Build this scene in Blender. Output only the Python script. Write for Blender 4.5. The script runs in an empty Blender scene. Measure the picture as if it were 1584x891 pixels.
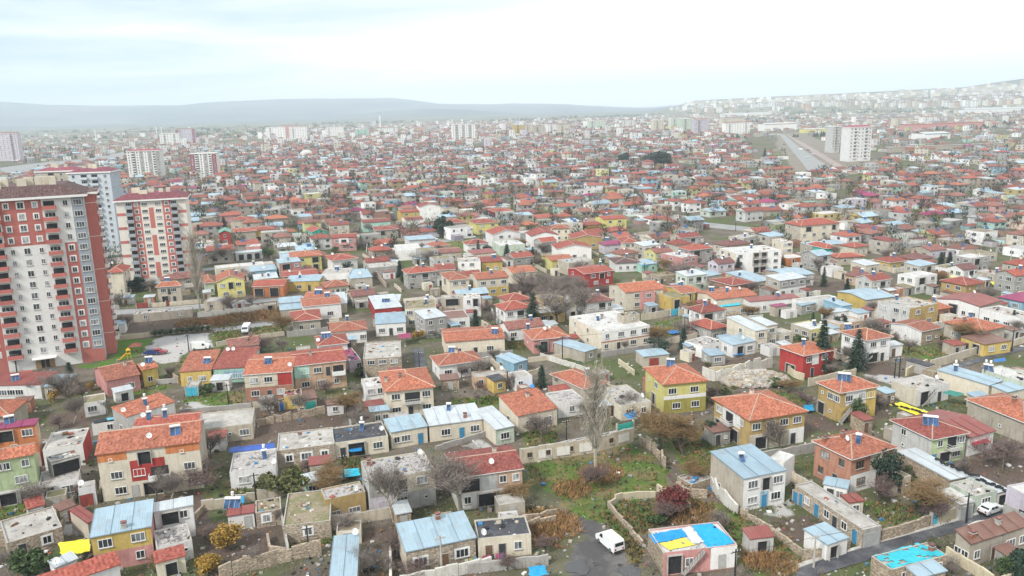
import bpy, math, random
import numpy as np
from mathutils import Matrix, Vector
R = math.radians
SC = bpy.context.scene
COL = SC.collection
# ------------------------------------------------------------------ camera
FPX, CX, CY = 1232.0, 792.0, 445.5
PITCH, ROLL, CAMH = R(12.76), R(1.5), 64.0
cam = bpy.data.cameras.new('camera'); cam.sensor_width = 36; cam.lens = FPX/1584*36
cam.clip_end = 40000; cam.clip_start = 1
camo = bpy.data.objects.new('camera', cam); COL.objects.link(camo)
CM = Matrix.Rotation(math.pi/2-PITCH, 3, 'X') @ Matrix.Rotation(-ROLL, 3, 'Z')
camo.matrix_world = Matrix.Translation((0, 0, CAMH)) @ CM.to_4x4()
SC.camera = camo
SC.view_settings.view_transform = 'Standard'; SC.view_settings.look = 'None'
SC.view_settings.exposure = 1.52; SC.view_settings.gamma = 1
SC.cycles.max_bounces = 5; SC.cycles.diffuse_bounces = 2; SC.cycles.glossy_bounces = 2
SC.cycles.volume_bounces = 2; SC.cycles.caustics_reflective = False; SC.cycles.caustics_refractive = False

# ------------------------------------------------------------------ sky and sun
SUN_EL, SUN_AZ = R(42), R(222)      # azimuth clockwise from north (+Y)
w = bpy.data.worlds.new('World'); SC.world = w; w.use_nodes = True
nt = w.node_tree; N = nt.nodes; L = nt.links; N.clear()
out = N.new('ShaderNodeOutputWorld'); bg = N.new('ShaderNodeBackground'); bg2 = N.new('ShaderNodeBackground')
sky = N.new('ShaderNodeTexSky'); sky.sky_type = 'NISHITA'; sky.sun_disc = False
sky.sun_elevation = SUN_EL; sky.sun_rotation = SUN_AZ; sky.altitude = 1050
bg.inputs[1].default_value = 0.08
L.new(sky.outputs[0], bg.inputs[0])
tc = N.new('ShaderNodeTexCoord'); mp = N.new('ShaderNodeMapping'); mp.inputs['Scale'].default_value = (1.0, 1.0, 11)
mp.inputs['Rotation'].default_value = (0, 0, R(20)); mp.inputs['Location'].default_value = (0.35, 0.1, 0.2)
L.new(tc.outputs['Generated'], mp.inputs[0])
no = N.new('ShaderNodeTexNoise'); no.inputs['Scale'].default_value = 1.5; no.inputs['Detail'].default_value = 8; no.inputs['Roughness'].default_value = .6
no.inputs['Distortion'].default_value = .4
L.new(mp.outputs[0], no.inputs[0])
# cloud cover is complete to the east (right) and thins to the west (left)
sx = N.new('ShaderNodeSeparateXYZ'); L.new(tc.outputs['Generated'], sx.inputs[0])
ad = N.new('ShaderNodeMath'); ad.operation = 'MULTIPLY_ADD'; ad.inputs[1].default_value = .42; L.new(sx.outputs[0], ad.inputs[0]); L.new(no.outputs[0], ad.inputs[2])
cr = N.new('ShaderNodeValToRGB'); L.new(ad.outputs[0], cr.inputs[0])
cr.color_ramp.elements[0].position = .22; cr.color_ramp.elements[0].color = (.92, .92, .92, 1)
cr.color_ramp.elements[1].position = .50; cr.color_ramp.elements[1].color = (1, 1, 1, 1)
cc = N.new('ShaderNodeValToRGB'); L.new(ad.outputs[0], cc.inputs[0])
cc.color_ramp.elements[0].position = .27; cc.color_ramp.elements[0].color = (.44, .56, .66, 1)
cc.color_ramp.elements[1].position = .55; cc.color_ramp.elements[1].color = (.93, .95, .96, 1)
L.new(cc.outputs[0], bg2.inputs[0]); bg2.inputs[1].default_value = .51
mx = N.new('ShaderNodeMixShader'); L.new(cr.outputs[0], mx.inputs[0]); L.new(bg.outputs[0], mx.inputs[1]); L.new(bg2.outputs[0], mx.inputs[2])
L.new(mx.outputs[0], out.inputs[0])
sl = bpy.data.lights.new('sun', 'SUN'); sl.energy = 1.5; sl.angle = R(10); sl.color = (1, .96, .9)
so = bpy.data.objects.new('sun', sl); COL.objects.link(so)
sd = Vector((math.sin(SUN_AZ)*math.cos(SUN_EL), math.cos(SUN_AZ)*math.cos(SUN_EL), math.sin(SUN_EL)))
so.rotation_euler = sd.to_track_quat('Z', 'Y').to_euler()

# ------------------------------------------------------------------ helpers
rnd = random.Random(7)
def ray(u, v): return CM @ Vector(((u-CX)/FPX, -(v-CY)/FPX, -1))
def px(u, v, z=0.0):
    d = ray(u, v); t = (z-CAMH)/d.z
    return Vector((d.x*t, d.y*t, z))
def proj(p):
    q = CM.transposed() @ (Vector(p)-Vector((0, 0, CAMH)))
    return (CX+FPX*q.x/-q.z, CY-FPX*q.y/-q.z, -q.z)
CROP = dict(A=(0, 240, 2.475), B=(0, 580, 2.8636), C=(320, 600, 3.0625), D=(540, 600, 3.0625), E=(780, 600, 3.0625), F=(1000, 600, 3.0625),
            G=(1264, 600, 3.0625), P=(160, 420, 3.7125), Q=(540, 420, 3.7125), R=(900, 380, 3.7118), S=(900, 460, 4.6588), T=(1184, 440, 3.96),
            U=(1040, 320, 5.24), V=(1284, 300, 5.24), W=(160, 320, 5.24), X=(420, 300, 5.24), Y=(680, 300, 5.24), Z=(0, 540, 6.0615), I=(0, 0, 1))
def cpx(c, x, y, z=0.0):
    a, b, s = CROP[c]; return px(a+x/s, b+y/s, z)
def tag(o, label, cat, group=None, kind=None):
    if label: o['label'] = label
    if cat: o['category'] = cat
    if group: o['group'] = group
    if kind: o['kind'] = kind
    return o
def empty(name, loc, rz=0, label=None, cat=None, group=None):
    o = bpy.data.objects.new(name, None); COL.objects.link(o); o.empty_display_size = .2
    o.location = loc; o.rotation_euler = (0, 0, rz)
    return tag(o, label, cat, group)
class MB:
    def __init__(s): s.v = []; s.f = []; s.m = []; s.uv = []; s.mats = []
    def mi(s, m):
        if m not in s.mats: s.mats.append(m)
        return s.mats.index(m)
    def face(s, pts, m, uv=None):
        i = len(s.v); s.v += [tuple(p) for p in pts]; s.f.append(tuple(range(i, i+len(pts)))); s.m.append(s.mi(m))
        s.uv += list(uv) if uv else [(0, 0)]*len(pts)
    def slope(s, pts, m, e0=None, e1=None):
        """a planar roof face; u runs along the eave (first edge), v up the slope, in metres"""
        P = [Vector(p) for p in pts]; a = (P[1]-P[0]).normalized(); n = (P[1]-P[0]).cross(P[2]-P[0]).normalized(); b = n.cross(a)
        s.face(pts, m, [((p-P[0]).dot(a), (p-P[0]).dot(b)) for p in P])
    def box(s, x0, x1, y0, y1, z0, z1, m, T=None):
        c = [(x0, y0, z0), (x1, y0, z0), (x1, y1, z0), (x0, y1, z0), (x0, y0, z1), (x1, y0, z1), (x1, y1, z1), (x0, y1, z1)]
        if T is not None: c = [tuple(T @ Vector(p)) for p in c]
        i = len(s.v); s.v += c; k = s.mi(m)
        for f in ((0, 3, 2, 1), (4, 5, 6, 7), (0, 1, 5, 4), (1, 2, 6, 5), (2, 3, 7, 6), (3, 0, 4, 7)):
            s.f.append(tuple(i+j for j in f)); s.m.append(k); s.uv += [(0, 0), (1, 0), (1, 1), (0, 1)]
    def tube(s, p0, p1, r0, r1, m, n=6, cap=True):
        p0 = Vector(p0); p1 = Vector(p1); d = (p1-p0)
        if d.length < 1e-6: return
        q = d.to_track_quat('Z', 'Y'); i = len(s.v); k = s.mi(m)
        for p, r in ((p0, r0), (p1, r1)):
            for j in range(n):
                a = 2*math.pi*j/n; s.v.append(tuple(p + q @ Vector((math.cos(a)*r, math.sin(a)*r, 0))))
        for j in range(n):
            s.f.append((i+j, i+(j+1) % n, i+n+(j+1) % n, i+n+j)); s.m.append(k); s.uv += [(0, 0)]*4
        if cap:
            s.f.append(tuple(i+n+j for j in range(n))); s.m.append(k); s.uv += [(0, 0)]*n
            s.f.append(tuple(i+n-1-j for j in range(n))); s.m.append(k); s.uv += [(0, 0)]*n
    def mesh(s, name, smooth=False):
        me = bpy.data.meshes.new(name); me.from_pydata(s.v, [], s.f)
        me.polygons.foreach_set('material_index', s.m)
        ul = me.uv_layers.new(name='UVMap'); ul.data.foreach_set('uv', [c for p in s.uv for c in p])
        for m in s.mats: me.materials.append(m)
        if smooth: me.polygons.foreach_set('use_smooth', [True]*len(s.f))
        me.update(); return me
    def build(s, name, parent=None, smooth=False, loc=None, rz=0):
        return inst(name, s.mesh(name, smooth), parent, loc, rz)
def inst(name, me, parent=None, loc=None, rz=0, sc=None):
    o = bpy.data.objects.new(name, me); COL.objects.link(o)
    if parent is not None: o.parent = parent
    if loc is not None: o.location = loc
    if rz: o.rotation_euler = (0, 0, rz)
    if sc is not None: o.scale = sc
    return o

# ------------------------------------------------------------------ materials
def nodes(name):
    m = bpy.data.materials.new(name); m.use_nodes = True; t = m.node_tree
    return m, t, t.nodes, t.links, t.nodes['Principled BSDF']
def noise(N, L, vec, scale, detail=4, rough=.55):
    n = N.new('ShaderNodeTexNoise'); n.inputs['Scale'].default_value = scale; n.inputs['Detail'].default_value = detail; n.inputs['Roughness'].default_value = rough
    if vec is not None: L.new(vec, n.inputs['Vector'])
    return n
def ramp(N, L, fac, a, b, ca=(0, 0, 0, 1), cb=(1, 1, 1, 1)):
    r = N.new('ShaderNodeValToRGB'); e = r.color_ramp.elements; e[0].position = a; e[1].position = b; e[0].color = ca; e[1].color = cb
    L.new(fac, r.inputs[0]); return r
def mixc(N, L, fac, a, b, mode='MIX'):
    m = N.new('ShaderNodeMix'); m.data_type = 'RGBA'; m.blend_type = mode
    for s, x in ((m.inputs[0], fac), (m.inputs[6], a), (m.inputs[7], b)):
        if isinstance(x, (int, float)): s.default_value = x
        elif isinstance(x, tuple): s.default_value = x if len(x) == 4 else (*x, 1)
        else: L.new(x, s)
    return m.outputs[2]
def geo(N): return N.new('ShaderNodeNewGeometry').outputs['Position']
def vscale(N, L, v, s):
    m = N.new('ShaderNodeVectorMath'); m.operation = 'MULTIPLY'; m.inputs[1].default_value = s; L.new(v, m.inputs[0]); return m.outputs[0]
MC = {}
def plaster(c, dirt=.35, name=None):
    key = ('pl', c, dirt)
    if key in MC: return MC[key]
    m, t, N, L, b = nodes(name or 'plaster'); g = geo(N)
    n1 = noise(N, L, g, .35, 6, .65); n2 = noise(N, L, vscale(N, L, g, (1.3, 1.3, .22)), 1.6, 4); n3 = noise(N, L, g, 3.2, 5, .7)
    d = tuple(x*.52*k for x, k in zip(c, (1, .94, .86)))
    f1 = ramp(N, L, n1.outputs[0], .42, .75, (0, 0, 0, 1), (dirt, dirt, dirt, 1)); f2 = ramp(N, L, n2.outputs[0], .50, .78, (0, 0, 0, 1), (dirt*1.3,)*3+(1,))
    c1 = mixc(N, L, f1.outputs[0], c, d); c2 = mixc(N, L, f2.outputs[0], c1, d)
    f3 = ramp(N, L, n3.outputs[0], .3, .8, (.86, .86, .86, 1), (1.1, 1.1, 1.1, 1)); oi = N.new('ShaderNodeObjectInfo'); c3 = mixc(N, L, 1.0, c2, f3.outputs[0], 'MULTIPLY'); c3 = mixc(N, L, 1.0, c3, ramp(N, L, oi.outputs['Random'], 0, 1, (.84, .84, .85, 1), (1.04, 1.03, 1.02, 1)).outputs[0], 'MULTIPLY')
    L.new(c3, b.inputs['Base Color']); b.inputs['Roughness'].default_value = .92; b.inputs['Specular IOR Level'].default_value = .15
    bp = N.new('ShaderNodeBump'); bp.inputs['Distance'].default_value = .05; bp.inputs['Strength'].default_value = .6; L.new(n3.outputs[0], bp.inputs['Height']); L.new(bp.outputs[0], b.inputs['Normal'])
    MC[key] = m; return m
def stone(c, name='stone'):
    key = ('st', c)
    if key in MC: return MC[key]
    m, t, N, L, b = nodes(name); g = geo(N)
    v = N.new('ShaderNodeTexVoronoi'); v.inputs['Scale'].default_value = 2.6; L.new(vscale(N, L, g, (1, 1, 1.5)), v.inputs['Vector'])
    n1 = noise(N, L, g, .5, 6, .7)
    r = ramp(N, L, v.outputs['Color'], .1, .9, tuple(x*.68 for x in c)+(1,), tuple(min(1, x*1.25) for x in c)+(1,))
    e = ramp(N, L, v.outputs['Distance'], .35, .75, (1, 1, 1, 1), (.62, .58, .55, 1))
    c1 = mixc(N, L, 1.0, r.outputs[0], e.outputs[0], 'MULTIPLY')
    f = ramp(N, L, n1.outputs[0], .45, .7, (0, 0, 0, 1), (.92, .92, .92, 1)); c2 = mixc(N, L, f.outputs[0], c1, tuple(x*.6 for x in c))
    L.new(c2, b.inputs['Base Color']); b.inputs['Roughness'].default_value = .95
    bp = N.new('ShaderNodeBump'); bp.inputs['Distance'].default_value = .08; bp.invert = True; L.new(v.outputs['Distance'], bp.inputs['Height']); L.new(bp.outputs[0], b.inputs['Normal'])
    MC[key] = m; return m
def tile(c, name='roof_tiles'):
    key = ('ti', c)
    if key in MC: return MC[key]
    m, t, N, L, b = nodes(name); uv = N.new('ShaderNodeUVMap').outputs[0]; g = geo(N)
    s = vscale(N, L, uv, (3.2, 2.6, 1)); fl = N.new('ShaderNodeVectorMath'); fl.operation = 'FLOOR'; L.new(s, fl.inputs[0])
    wn = N.new('ShaderNodeTexWhiteNoise'); L.new(fl.outputs[0], wn.inputs['Vector'])
    n1 = noise(N, L, g, .45, 6, .7); n2 = noise(N, L, g, 2.6, 5, .7)
    r = ramp(N, L, wn.outputs['Value'], 0, 1, tuple(x*.66 for x in c)+(1,), tuple(min(1, x*k) for x, k in zip(c, (1.25, 1.5, 1.7)))+(1,))
    f = ramp(N, L, n1.outputs[0], .48, .74, (0, 0, 0, 1), (.62, .62, .62, 1)); c1 = mixc(N, L, f.outputs[0], r.outputs[0], (c[0]*.48, c[1]*.62, c[2]*.8))
    f = ramp(N, L, n2.outputs[0], .56, .74, (0, 0, 0, 1), (.55, .55, .55, 1)); c1 = mixc(N, L, f.outputs[0], c1, (min(1, c[0]*1.15), c[1]*1.75, c[2]*2.1))
    wv = N.new('ShaderNodeTexWave'); wv.bands_direction = 'Y'; wv.inputs['Scale'].default_value = .42; wv.wave_profile = 'SAW'; L.new(uv, wv.inputs['Vector'])
    w2 = N.new('ShaderNodeTexWave'); w2.bands_direction = 'X'; w2.inputs['Scale'].default_value = .5; L.new(uv, w2.inputs['Vector'])
    mm = N.new('ShaderNodeMath'); L.new(wv.outputs['Fac'], mm.inputs[0]); L.new(w2.outputs['Fac'], mm.inputs[1])
    bp = N.new('ShaderNodeBump'); bp.inputs['Distance'].default_value = .05; L.new(mm.outputs[0], bp.inputs['Height']); L.new(bp.outputs[0], b.inputs['Normal'])
    oi = N.new('ShaderNodeObjectInfo'); c1 = mixc(N, L, 1.0, c1, ramp(N, L, oi.outputs['Random'], 0, 1, (.70, .76, .84, 1), (1.1, 1.06, 1.0, 1)).outputs[0], 'MULTIPLY')
    L.new(c1, b.inputs['Base Color']); b.inputs['Roughness'].default_value = .85; b.inputs['Specular IOR Level'].default_value = .25
    MC[key] = m; return m
def metal(c, rust=.25, name='sheet_metal'):
    key = ('me', c, rust)
    if key in MC: return MC[key]
    m, t, N, L, b = nodes(name); uv = N.new('ShaderNodeUVMap').outputs[0]; g = geo(N)
    s = vscale(N, L, uv, (1.1, .25, 1)); fl = N.new('ShaderNodeVectorMath'); fl.operation = 'FLOOR'; L.new(s, fl.inputs[0])
    wn = N.new('ShaderNodeTexWhiteNoise'); L.new(fl.outputs[0], wn.inputs['Vector'])
    r = ramp(N, L, wn.outputs['Value'], 0, 1, tuple(x*.88 for x in c)+(1,), tuple(min(1, x*1.1) for x in c)+(1,))
    n1 = noise(N, L, g, .5, 7, .7); n2 = noise(N, L, vscale(N, L, uv, (2, .25, 1)), 1.3, 4)
    f = ramp(N, L, n1.outputs[0], .50, .80, (0, 0, 0, 1), (rust*1.6,)*3+(1,)); c1 = mixc(N, L, f.outputs[0], r.outputs[0], (.26, .19, .14))
    f = ramp(N, L, n2.outputs[0], .45, .8, (0, 0, 0, 1), (rust, rust, rust, 1)); c1 = mixc(N, L, f.outputs[0], c1, tuple(x*.55 for x in c))
    L.new(c1, b.inputs['Base Color']); b.inputs['Roughness'].default_value = .5; b.inputs['Metallic'].default_value = .15
    wv = N.new('ShaderNodeTexWave'); wv.bands_direction = 'X'; wv.inputs['Scale'].default_value = .9; L.new(uv, wv.inputs['Vector'])
    bp = N.new('ShaderNodeBump'); bp.inputs['Distance'].default_value = .03; L.new(wv.outputs['Fac'], bp.inputs['Height']); L.new(bp.outputs[0], b.inputs['Normal'])
    MC[key] = m; return m
def plain(c, rough=.7, name='paint', var=.12, metallic=0, spec=.3, sc=1.5):
    key = ('p', c, rough, name)
    if key in MC: return MC[key]
    m, t, N, L, b = nodes(name); n1 = noise(N, L, geo(N), sc, 5, .65)
    r = ramp(N, L, n1.outputs[0], .3, .75, tuple(x*(1-var*1.8) for x in c)+(1,), tuple(min(1, x*(1+var)) for x in c)+(1,))
    L.new(r.outputs[0], b.inputs['Base Color']); b.inputs['Roughness'].default_value = rough; b.inputs['Metallic'].default_value = metallic; b.inputs['Specular IOR Level'].default_value = spec
    MC[key] = m; return m
def patchy(cols, sc=.5, name='concrete', rough=.95, bump=.05, lo=.3, hi=.7):
    key = ('pa', cols, sc, name)
    if key in MC: return MC[key]
    m, t, N, L, b = nodes(name); g = geo(N); n1 = noise(N, L, g, sc, 9, .72)
    r = N.new('ShaderNodeValToRGB'); e = r.color_ramp.elements
    for i, c in enumerate(cols):
        p = lo+(hi-lo)*i/(len(cols)-1)
        if i < 2: e[i].position = p; e[i].color = (*c, 1)
        else: x = e.new(p); x.color = (*c, 1)
    L.new(n1.outputs[0], r.inputs[0]); L.new(r.outputs[0], b.inputs['Base Color']); b.inputs['Roughness'].default_value = rough; b.inputs['Specular IOR Level'].default_value = .2
    n2 = noise(N, L, g, 4, 5, .7); bp = N.new('ShaderNodeBump'); bp.inputs['Distance'].default_value = bump; L.new(n2.outputs[0], bp.inputs['Height']); L.new(bp.outputs[0], b.inputs['Normal'])
    MC[key] = m; return m
WC = dict(white=(.80, .79, .77), cream=(.69, .63, .51), beige=(.50, .45, .37), yellow=(.62, .46, .15), lemon=(.68, .63, .24), ochre=(.47, .34, .15), pink=(.62, .31, .29),
          peach=(.62, .43, .30), orange=(.60, .23, .10), red=(.42, .06, .055), green=(.50, .60, .36), mint=(.40, .64, .55), teal=(.06, .58, .45), blue=(.42, .62, .72), grey=(.40, .39, .37),
          lgrey=(.54, .54, .52), brick=(.45, .23, .16), tan=(.42, .34, .25), palegreen=(.58, .66, .55), lilac=(.60, .55, .62), olive=(.42, .38, .10), stone=(.44, .37, .29), brown=(.28, .20, .14),
          turq=(.05, .42, .55), dkred=(.28, .05, .05), black=(.03, .03, .035), sky=(.30, .50, .62), purple=(.30, .06, .16))
def wallmat(c):
    if c in ('stone', 'tan'): return stone(WC[c])
    return plaster(WC[c], .32 if c == 'white' else .42 if c in ('cream', 'lemon') else .58)
RC = dict(O=tile((.39, .125, .072)), R=tile((.33, .084, .058)), K=tile((.25, .10, .078)), N=tile((.14, .075, .065)), M=metal((.33, .44, .51), .38), W=metal((.50, .54, .56), .3), r=metal((.26, .07, .06), .4), b=metal((.20, .10, .075), .6),
          P=metal((.27, .04, .11), .15), g=metal((.12, .33, .24), .2), S=metal((.27, .37, .44), .3),
          G=patchy(((.20, .19, .17), (.33, .31, .28), (.42, .40, .37), (.52, .50, .46)), .45), D=patchy(((.035, .037, .045), (.07, .072, .08), (.11, .11, .115)), .5),
          E=patchy(((.20, .15, .11), (.30, .24, .18), (.17, .17, .08), (.38, .31, .24)), .35), L=patchy(((.34, .33, .31), (.50, .49, .47), (.62, .61, .59)), .5), J=patchy(((.14, .12, .11), (.28, .25, .22), (.45, .43, .42), (.10, .09, .085), (.5, .49, .48)), .8))
M_WHITE = plain((.75, .75, .73), .5, 'white_paint', .05); M_CONC = patchy(((.28, .27, .25), (.40, .38, .35), (.50, .48, .45)), .8, 'cement')
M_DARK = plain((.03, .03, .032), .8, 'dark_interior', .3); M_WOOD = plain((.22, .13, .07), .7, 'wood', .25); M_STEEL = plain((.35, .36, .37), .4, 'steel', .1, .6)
M_IRON = plain((.05, .045, .045), .6, 'iron', .2, .3); M_BRICK = plain((.33, .14, .09), .9, 'brick', .35, sc=4)
def glass(name, c, rough=.12):
    m, t, N, L, b = nodes(name); n1 = noise(N, L, geo(N), .7, 2); r = ramp(N, L, n1.outputs[0], .4, .6, tuple(x*.5 for x in c)+(1,), tuple(x*1.3 for x in c)+(1,))
    L.new(r.outputs[0], b.inputs['Base Color']); b.inputs['Roughness'].default_value = rough; b.inputs['Specular IOR Level'].default_value = .6; return m
PANES = [glass('window_glass', (.035, .04, .045)), glass('window_glass_green', (.06, .085, .085)), glass('curtained_glass', (.34, .35, .35), .3), glass('dim_glass', (.13, .14, .15), .2)]
M_SOLAR = glass('solar_glass', (.025, .07, .17), .18)
# ------------------------------------------------------------------ windows, doors
PC = {}
def wmesh(w, h, fr, lod=0, pm=0):
    k = (round(w, 1), round(h, 1), fr, lod, pm)
    if k in PC: return PC[k]
    fm = {'w': M_WHITE, 'b': M_WOOD, 's': M_STEEL}[fr]; b = MB(); t = .09; p = .06
    b.box(-w/2, w/2, -p, .02, h/2-t, h/2, fm); b.box(-w/2, w/2, -p, .02, -h/2, -h/2+t, fm)
    b.box(-w/2, -w/2+t, -p, .02, -h/2+t, h/2-t, fm); b.box(w/2-t, w/2, -p, .02, -h/2+t, h/2-t, fm)
    if w > .8:
        n = 2 if w < 1.8 else 3
        for i in range(1, n): x = -w/2+w*i/n; b.box(x-.035, x+.035, -p+.01, .02, -h/2+t, h/2-t, fm)
    b.box(-w/2-.08, w/2+.08, -.16, .02, -h/2-.09, -h/2-.003, M_CONC)
    g = MB(); g.box(-w/2+t, w/2-t, -.02, -.005, -h/2+t, h/2-t, PANES[pm])
    if lod: 
        b.box(-w/2+t, w/2-t, -.02, -.005, -h/2+t, h/2-t, PANES[pm]); PC[k] = (b.mesh('window'), None)
    else: PC[k] = (b.mesh('window'), g.mesh('pane'))
    return PC[k]
def add_window(par, x, y, z, rz, w, h, fr='w', lod=0, pm=None):
    if pm is None: pm = rnd.choice((0, 0, 0, 3, 3, 2, 1))
    fm, gm = wmesh(w, h, fr, lod, pm)
    o = inst('window', fm, par, (x, y, z), rz)
    if gm: inst('pane', gm, o)
    return o
def surround(par, x, y, z, rz, w, h):
    k = ('sur', round(w, 1), round(h, 1))
    if k not in PC:
        b = MB(); t = .22
        b.box(-w/2-t, w/2+t, -.03, .01, h/2, h/2+t, M_WHITE); b.box(-w/2-t, w/2+t, -.03, .01, -h/2-t, -h/2, M_WHITE)
        b.box(-w/2-t, -w/2, -.03, .01, -h/2, h/2, M_WHITE); b.box(w/2, w/2+t, -.03, .01, -h/2, h/2, M_WHITE); PC[k] = b.mesh('window_surround')
    inst('window_surround', PC[k], par, (x, y, z), rz)
DC = dict(d=plain((.17, .10, .06), .6, 'brown_door', .2), D=plain((.05, .24, .42), .6, 'blue_door', .2), k=plain((.05, .05, .055), .6, 'dark_door'), t=plain((.05, .45, .38), .5, 'green_gate', .15), c=plain((.08, .45, .60), .5, 'cyan_gate', .15),
          g=plain((.38, .40, .40), .5, 'steel_shutter', .12), h=plain((.42, .42, .40), .6, 'grey_door'), v=plain((.30, .06, .05), .6, 'red_door', .2), q=plain((.03, .16, .45), .5, 'navy_gate', .15))
def door_mesh(w, h, c):
    k = ('door', round(w, 1), round(h, 1), c)
    if k not in PC:
        b = MB(); m = DC[c]; b.box(-w/2, w/2, -.04, .01, 0, h, m)
        b.box(-w/2-.07, -w/2, -.07, .01, 0, h, M_CONC); b.box(w/2, w/2+.07, -.07, .01, 0, h, M_CONC); b.box(-w/2-.07, w/2+.07, -.07, .01, h, h+.08, M_CONC)
        if w > 1.6:
            for i in range(1, int(h/.45)): b.box(-w/2, w/2, -.055, -.04, i*.45, i*.45+.04, m)
        else: b.box(w/2-.2, w/2-.12, -.08, -.04, 1, 1.06, M_STEEL)
        PC[k] = b.mesh('door')
    return PC[k]
RAIL = {}
def balcony(par, x, y, z, rz, w, d=1.3, col=None, solid=False):
    col = col or M_WHITE; k = ('bal', round(w, 1), round(d, 1), col.name, solid)
    if k not in RAIL:
        s = MB(); s.box(-w/2, w/2, -d, -.005, -.16, 0, M_CONC)
        r = MB()
        if solid:
            r.box(-w/2, w/2, -d, -d+.1, .003, 1.0, col); r.box(-w/2, -w/2+.1, -d+.1, -.01, .003, 1.0, col); r.box(w/2-.1, w/2, -d+.1, -.01, .003, 1.0, col)
        else:
            for zz in (.5, .95): r.box(-w/2, w/2, -d, -d+.05, zz, zz+.05, col); r.box(-w/2, -w/2+.05, -d+.05, -.01, zz, zz+.05, col); r.box(w/2-.05, w/2, -d+.05, -.01, zz, zz+.05, col)
            n = max(3, int(w/.35))
            for i in range(n+1): xx = -w/2+.02+(w-.07)*i/n; r.box(xx, xx+.03, -d+.01, -d+.04, 0.003, .95, col)
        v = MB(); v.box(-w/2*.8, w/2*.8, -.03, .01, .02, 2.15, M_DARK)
        RAIL[k] = (s.mesh('balcony_slab'), r.mesh('railing'), v.mesh('opening'))
    s, r, v = RAIL[k]
    o = inst('balcony', s, par, (x, y, z), rz); inst('railing', r, o); inst('opening', v, o)
def facade(par, rows, x0, y0, rz, W, h, lod, fr, sur, balcol):
    """rows: storeys from the ground up separated by '/', each a list of 'fraction+kind'"""
    if not rows or rows == '-': return
    fl = rows.split('/'); sh = h/max(len(fl), 1)
    ca, sa = math.cos(rz), math.sin(rz)
    for i, row in enumerate(fl):
        for it in row.replace('-', ' ').split():
            j = 0
            while j < len(it) and it[j] in '.0123456789': j += 1
            f = float(it[:j]); k = it[j:] or 'n'
            lx = f*W; X = x0+ca*lx; Y = y0+sa*lx; z = i*sh; nx, ny = sa, -ca
            X += nx*.01; Y += ny*.01
            zc = z+min(1.65, sh*.55)
            if k[0] in 'nws1':
                ww, hh = {'n': (1.2, 1.3), 'w': (1.9, 1.35), 's': (.65, .6), '1': (.8, 1.2)}[k[0]]
                hh = min(hh, sh*.5); ww = min(ww, W*.8)
                add_window(par, X, Y, zc, rz, ww, hh, fr, lod)
                if sur: surround(par, X, Y, zc, rz, ww, hh)
            elif k[0] in 'dDktcghvq':
                gw = 2.6 if k[0] in 'gtcqv' and k[-1] != '1' else 1.0
                inst('door', door_mesh(min(gw, W*.8), min(2.15, sh*.8), k[0]), par, (X, Y, z), rz)
            elif k[0] == 'o':
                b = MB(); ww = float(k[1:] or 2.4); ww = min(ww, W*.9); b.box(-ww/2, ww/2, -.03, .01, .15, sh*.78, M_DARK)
                b.box(-ww/2-.12, -ww/2, -.35, .01, 0, sh*.85, M_CONC); b.box(ww/2, ww/2+.12, -.35, .01, 0, sh*.85, M_CONC); b.box(-ww/2-.12, ww/2+.12, -.35, .01, sh*.85, sh*.85+.12, M_CONC)
                b.build('porch', par, loc=(X, Y, z), rz=rz)
            elif k[0] in 'Bx':
                balcony(par, X, Y, z+.1, rz, min(float(k[1:] or 3), W), 1.2, balcol, k[0] == 'x')
PANELS = [('long cream three', 'F', 0, .28, 7.1, 8.5, 'orange'), ('long cream three', 'F', .66, 1, 7.1, 8.5, 'orange'), ('long cream three', 'F', .30, .64, 2.9, 6.7, 'red'), ('long cream three', 'R', 0, 1, 7.3, 8.5, 'beige'),
          ('mustard house', 'F', .0, .16, 3.2, 6.3, 'ochre'), ('mustard house', 'F', .72, 1, .2, 6.3, 'yellow'), ('large ochre house', 'F', .0, .72, 0.1, 3.0, 'beige'), ('large ochre house', 'L', .25, .75, 3.2, 6.0, 'white'),
          ('cream two-storey house with orange tiles', 'F', .7, 1, 3.2, 6.1, 'red'), ('cluttered', 'F', 0, 1, 2.6, 2.9, 'brick'), ('cream and white terrace', 'F', 0, 1, 2.6, 2.95, 'brick'), ('bright lemon', 'F', 0, 1, 3.1, 3.9, 'white'),
          ('peach house with raspberry', 'F', .0, .3, 3.3, 6.1, 'mint'), ('peach house with orange', 'F', .28, .62, 3.0, 5.6, 'lgrey'), ('bright red house behind', 'F', .28, .5, 2.9, 5.5, 'white'), ('grey and cream two', 'F', 0, .4, 0.1, 3, 'lilac'), ('grey and cream two', 'F', 0, .38, 3.05, 5.9, 'grey'),
          ('pink and white house', 'F', .3, .7, 3.3, 6.2, 'white'), ('pink house with blue', 'F', .64, 1, .05, 3.4, 'white'), ('tall white two', 'F', .4, .6, 0.1, 2.7, 'sky'), ('pink brick house', 'F', .45, .75, 3.1, 6.0, 'cream'), ('bungalow with plain red', 'F', .3, .9, .8, 2.9, 'sky'), ('large cream three', 'F', .37, .7, 2.8, 8, 'beige')]
FOOT = []; HOUSES = []; USED = set(); LAST = [None]
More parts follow.
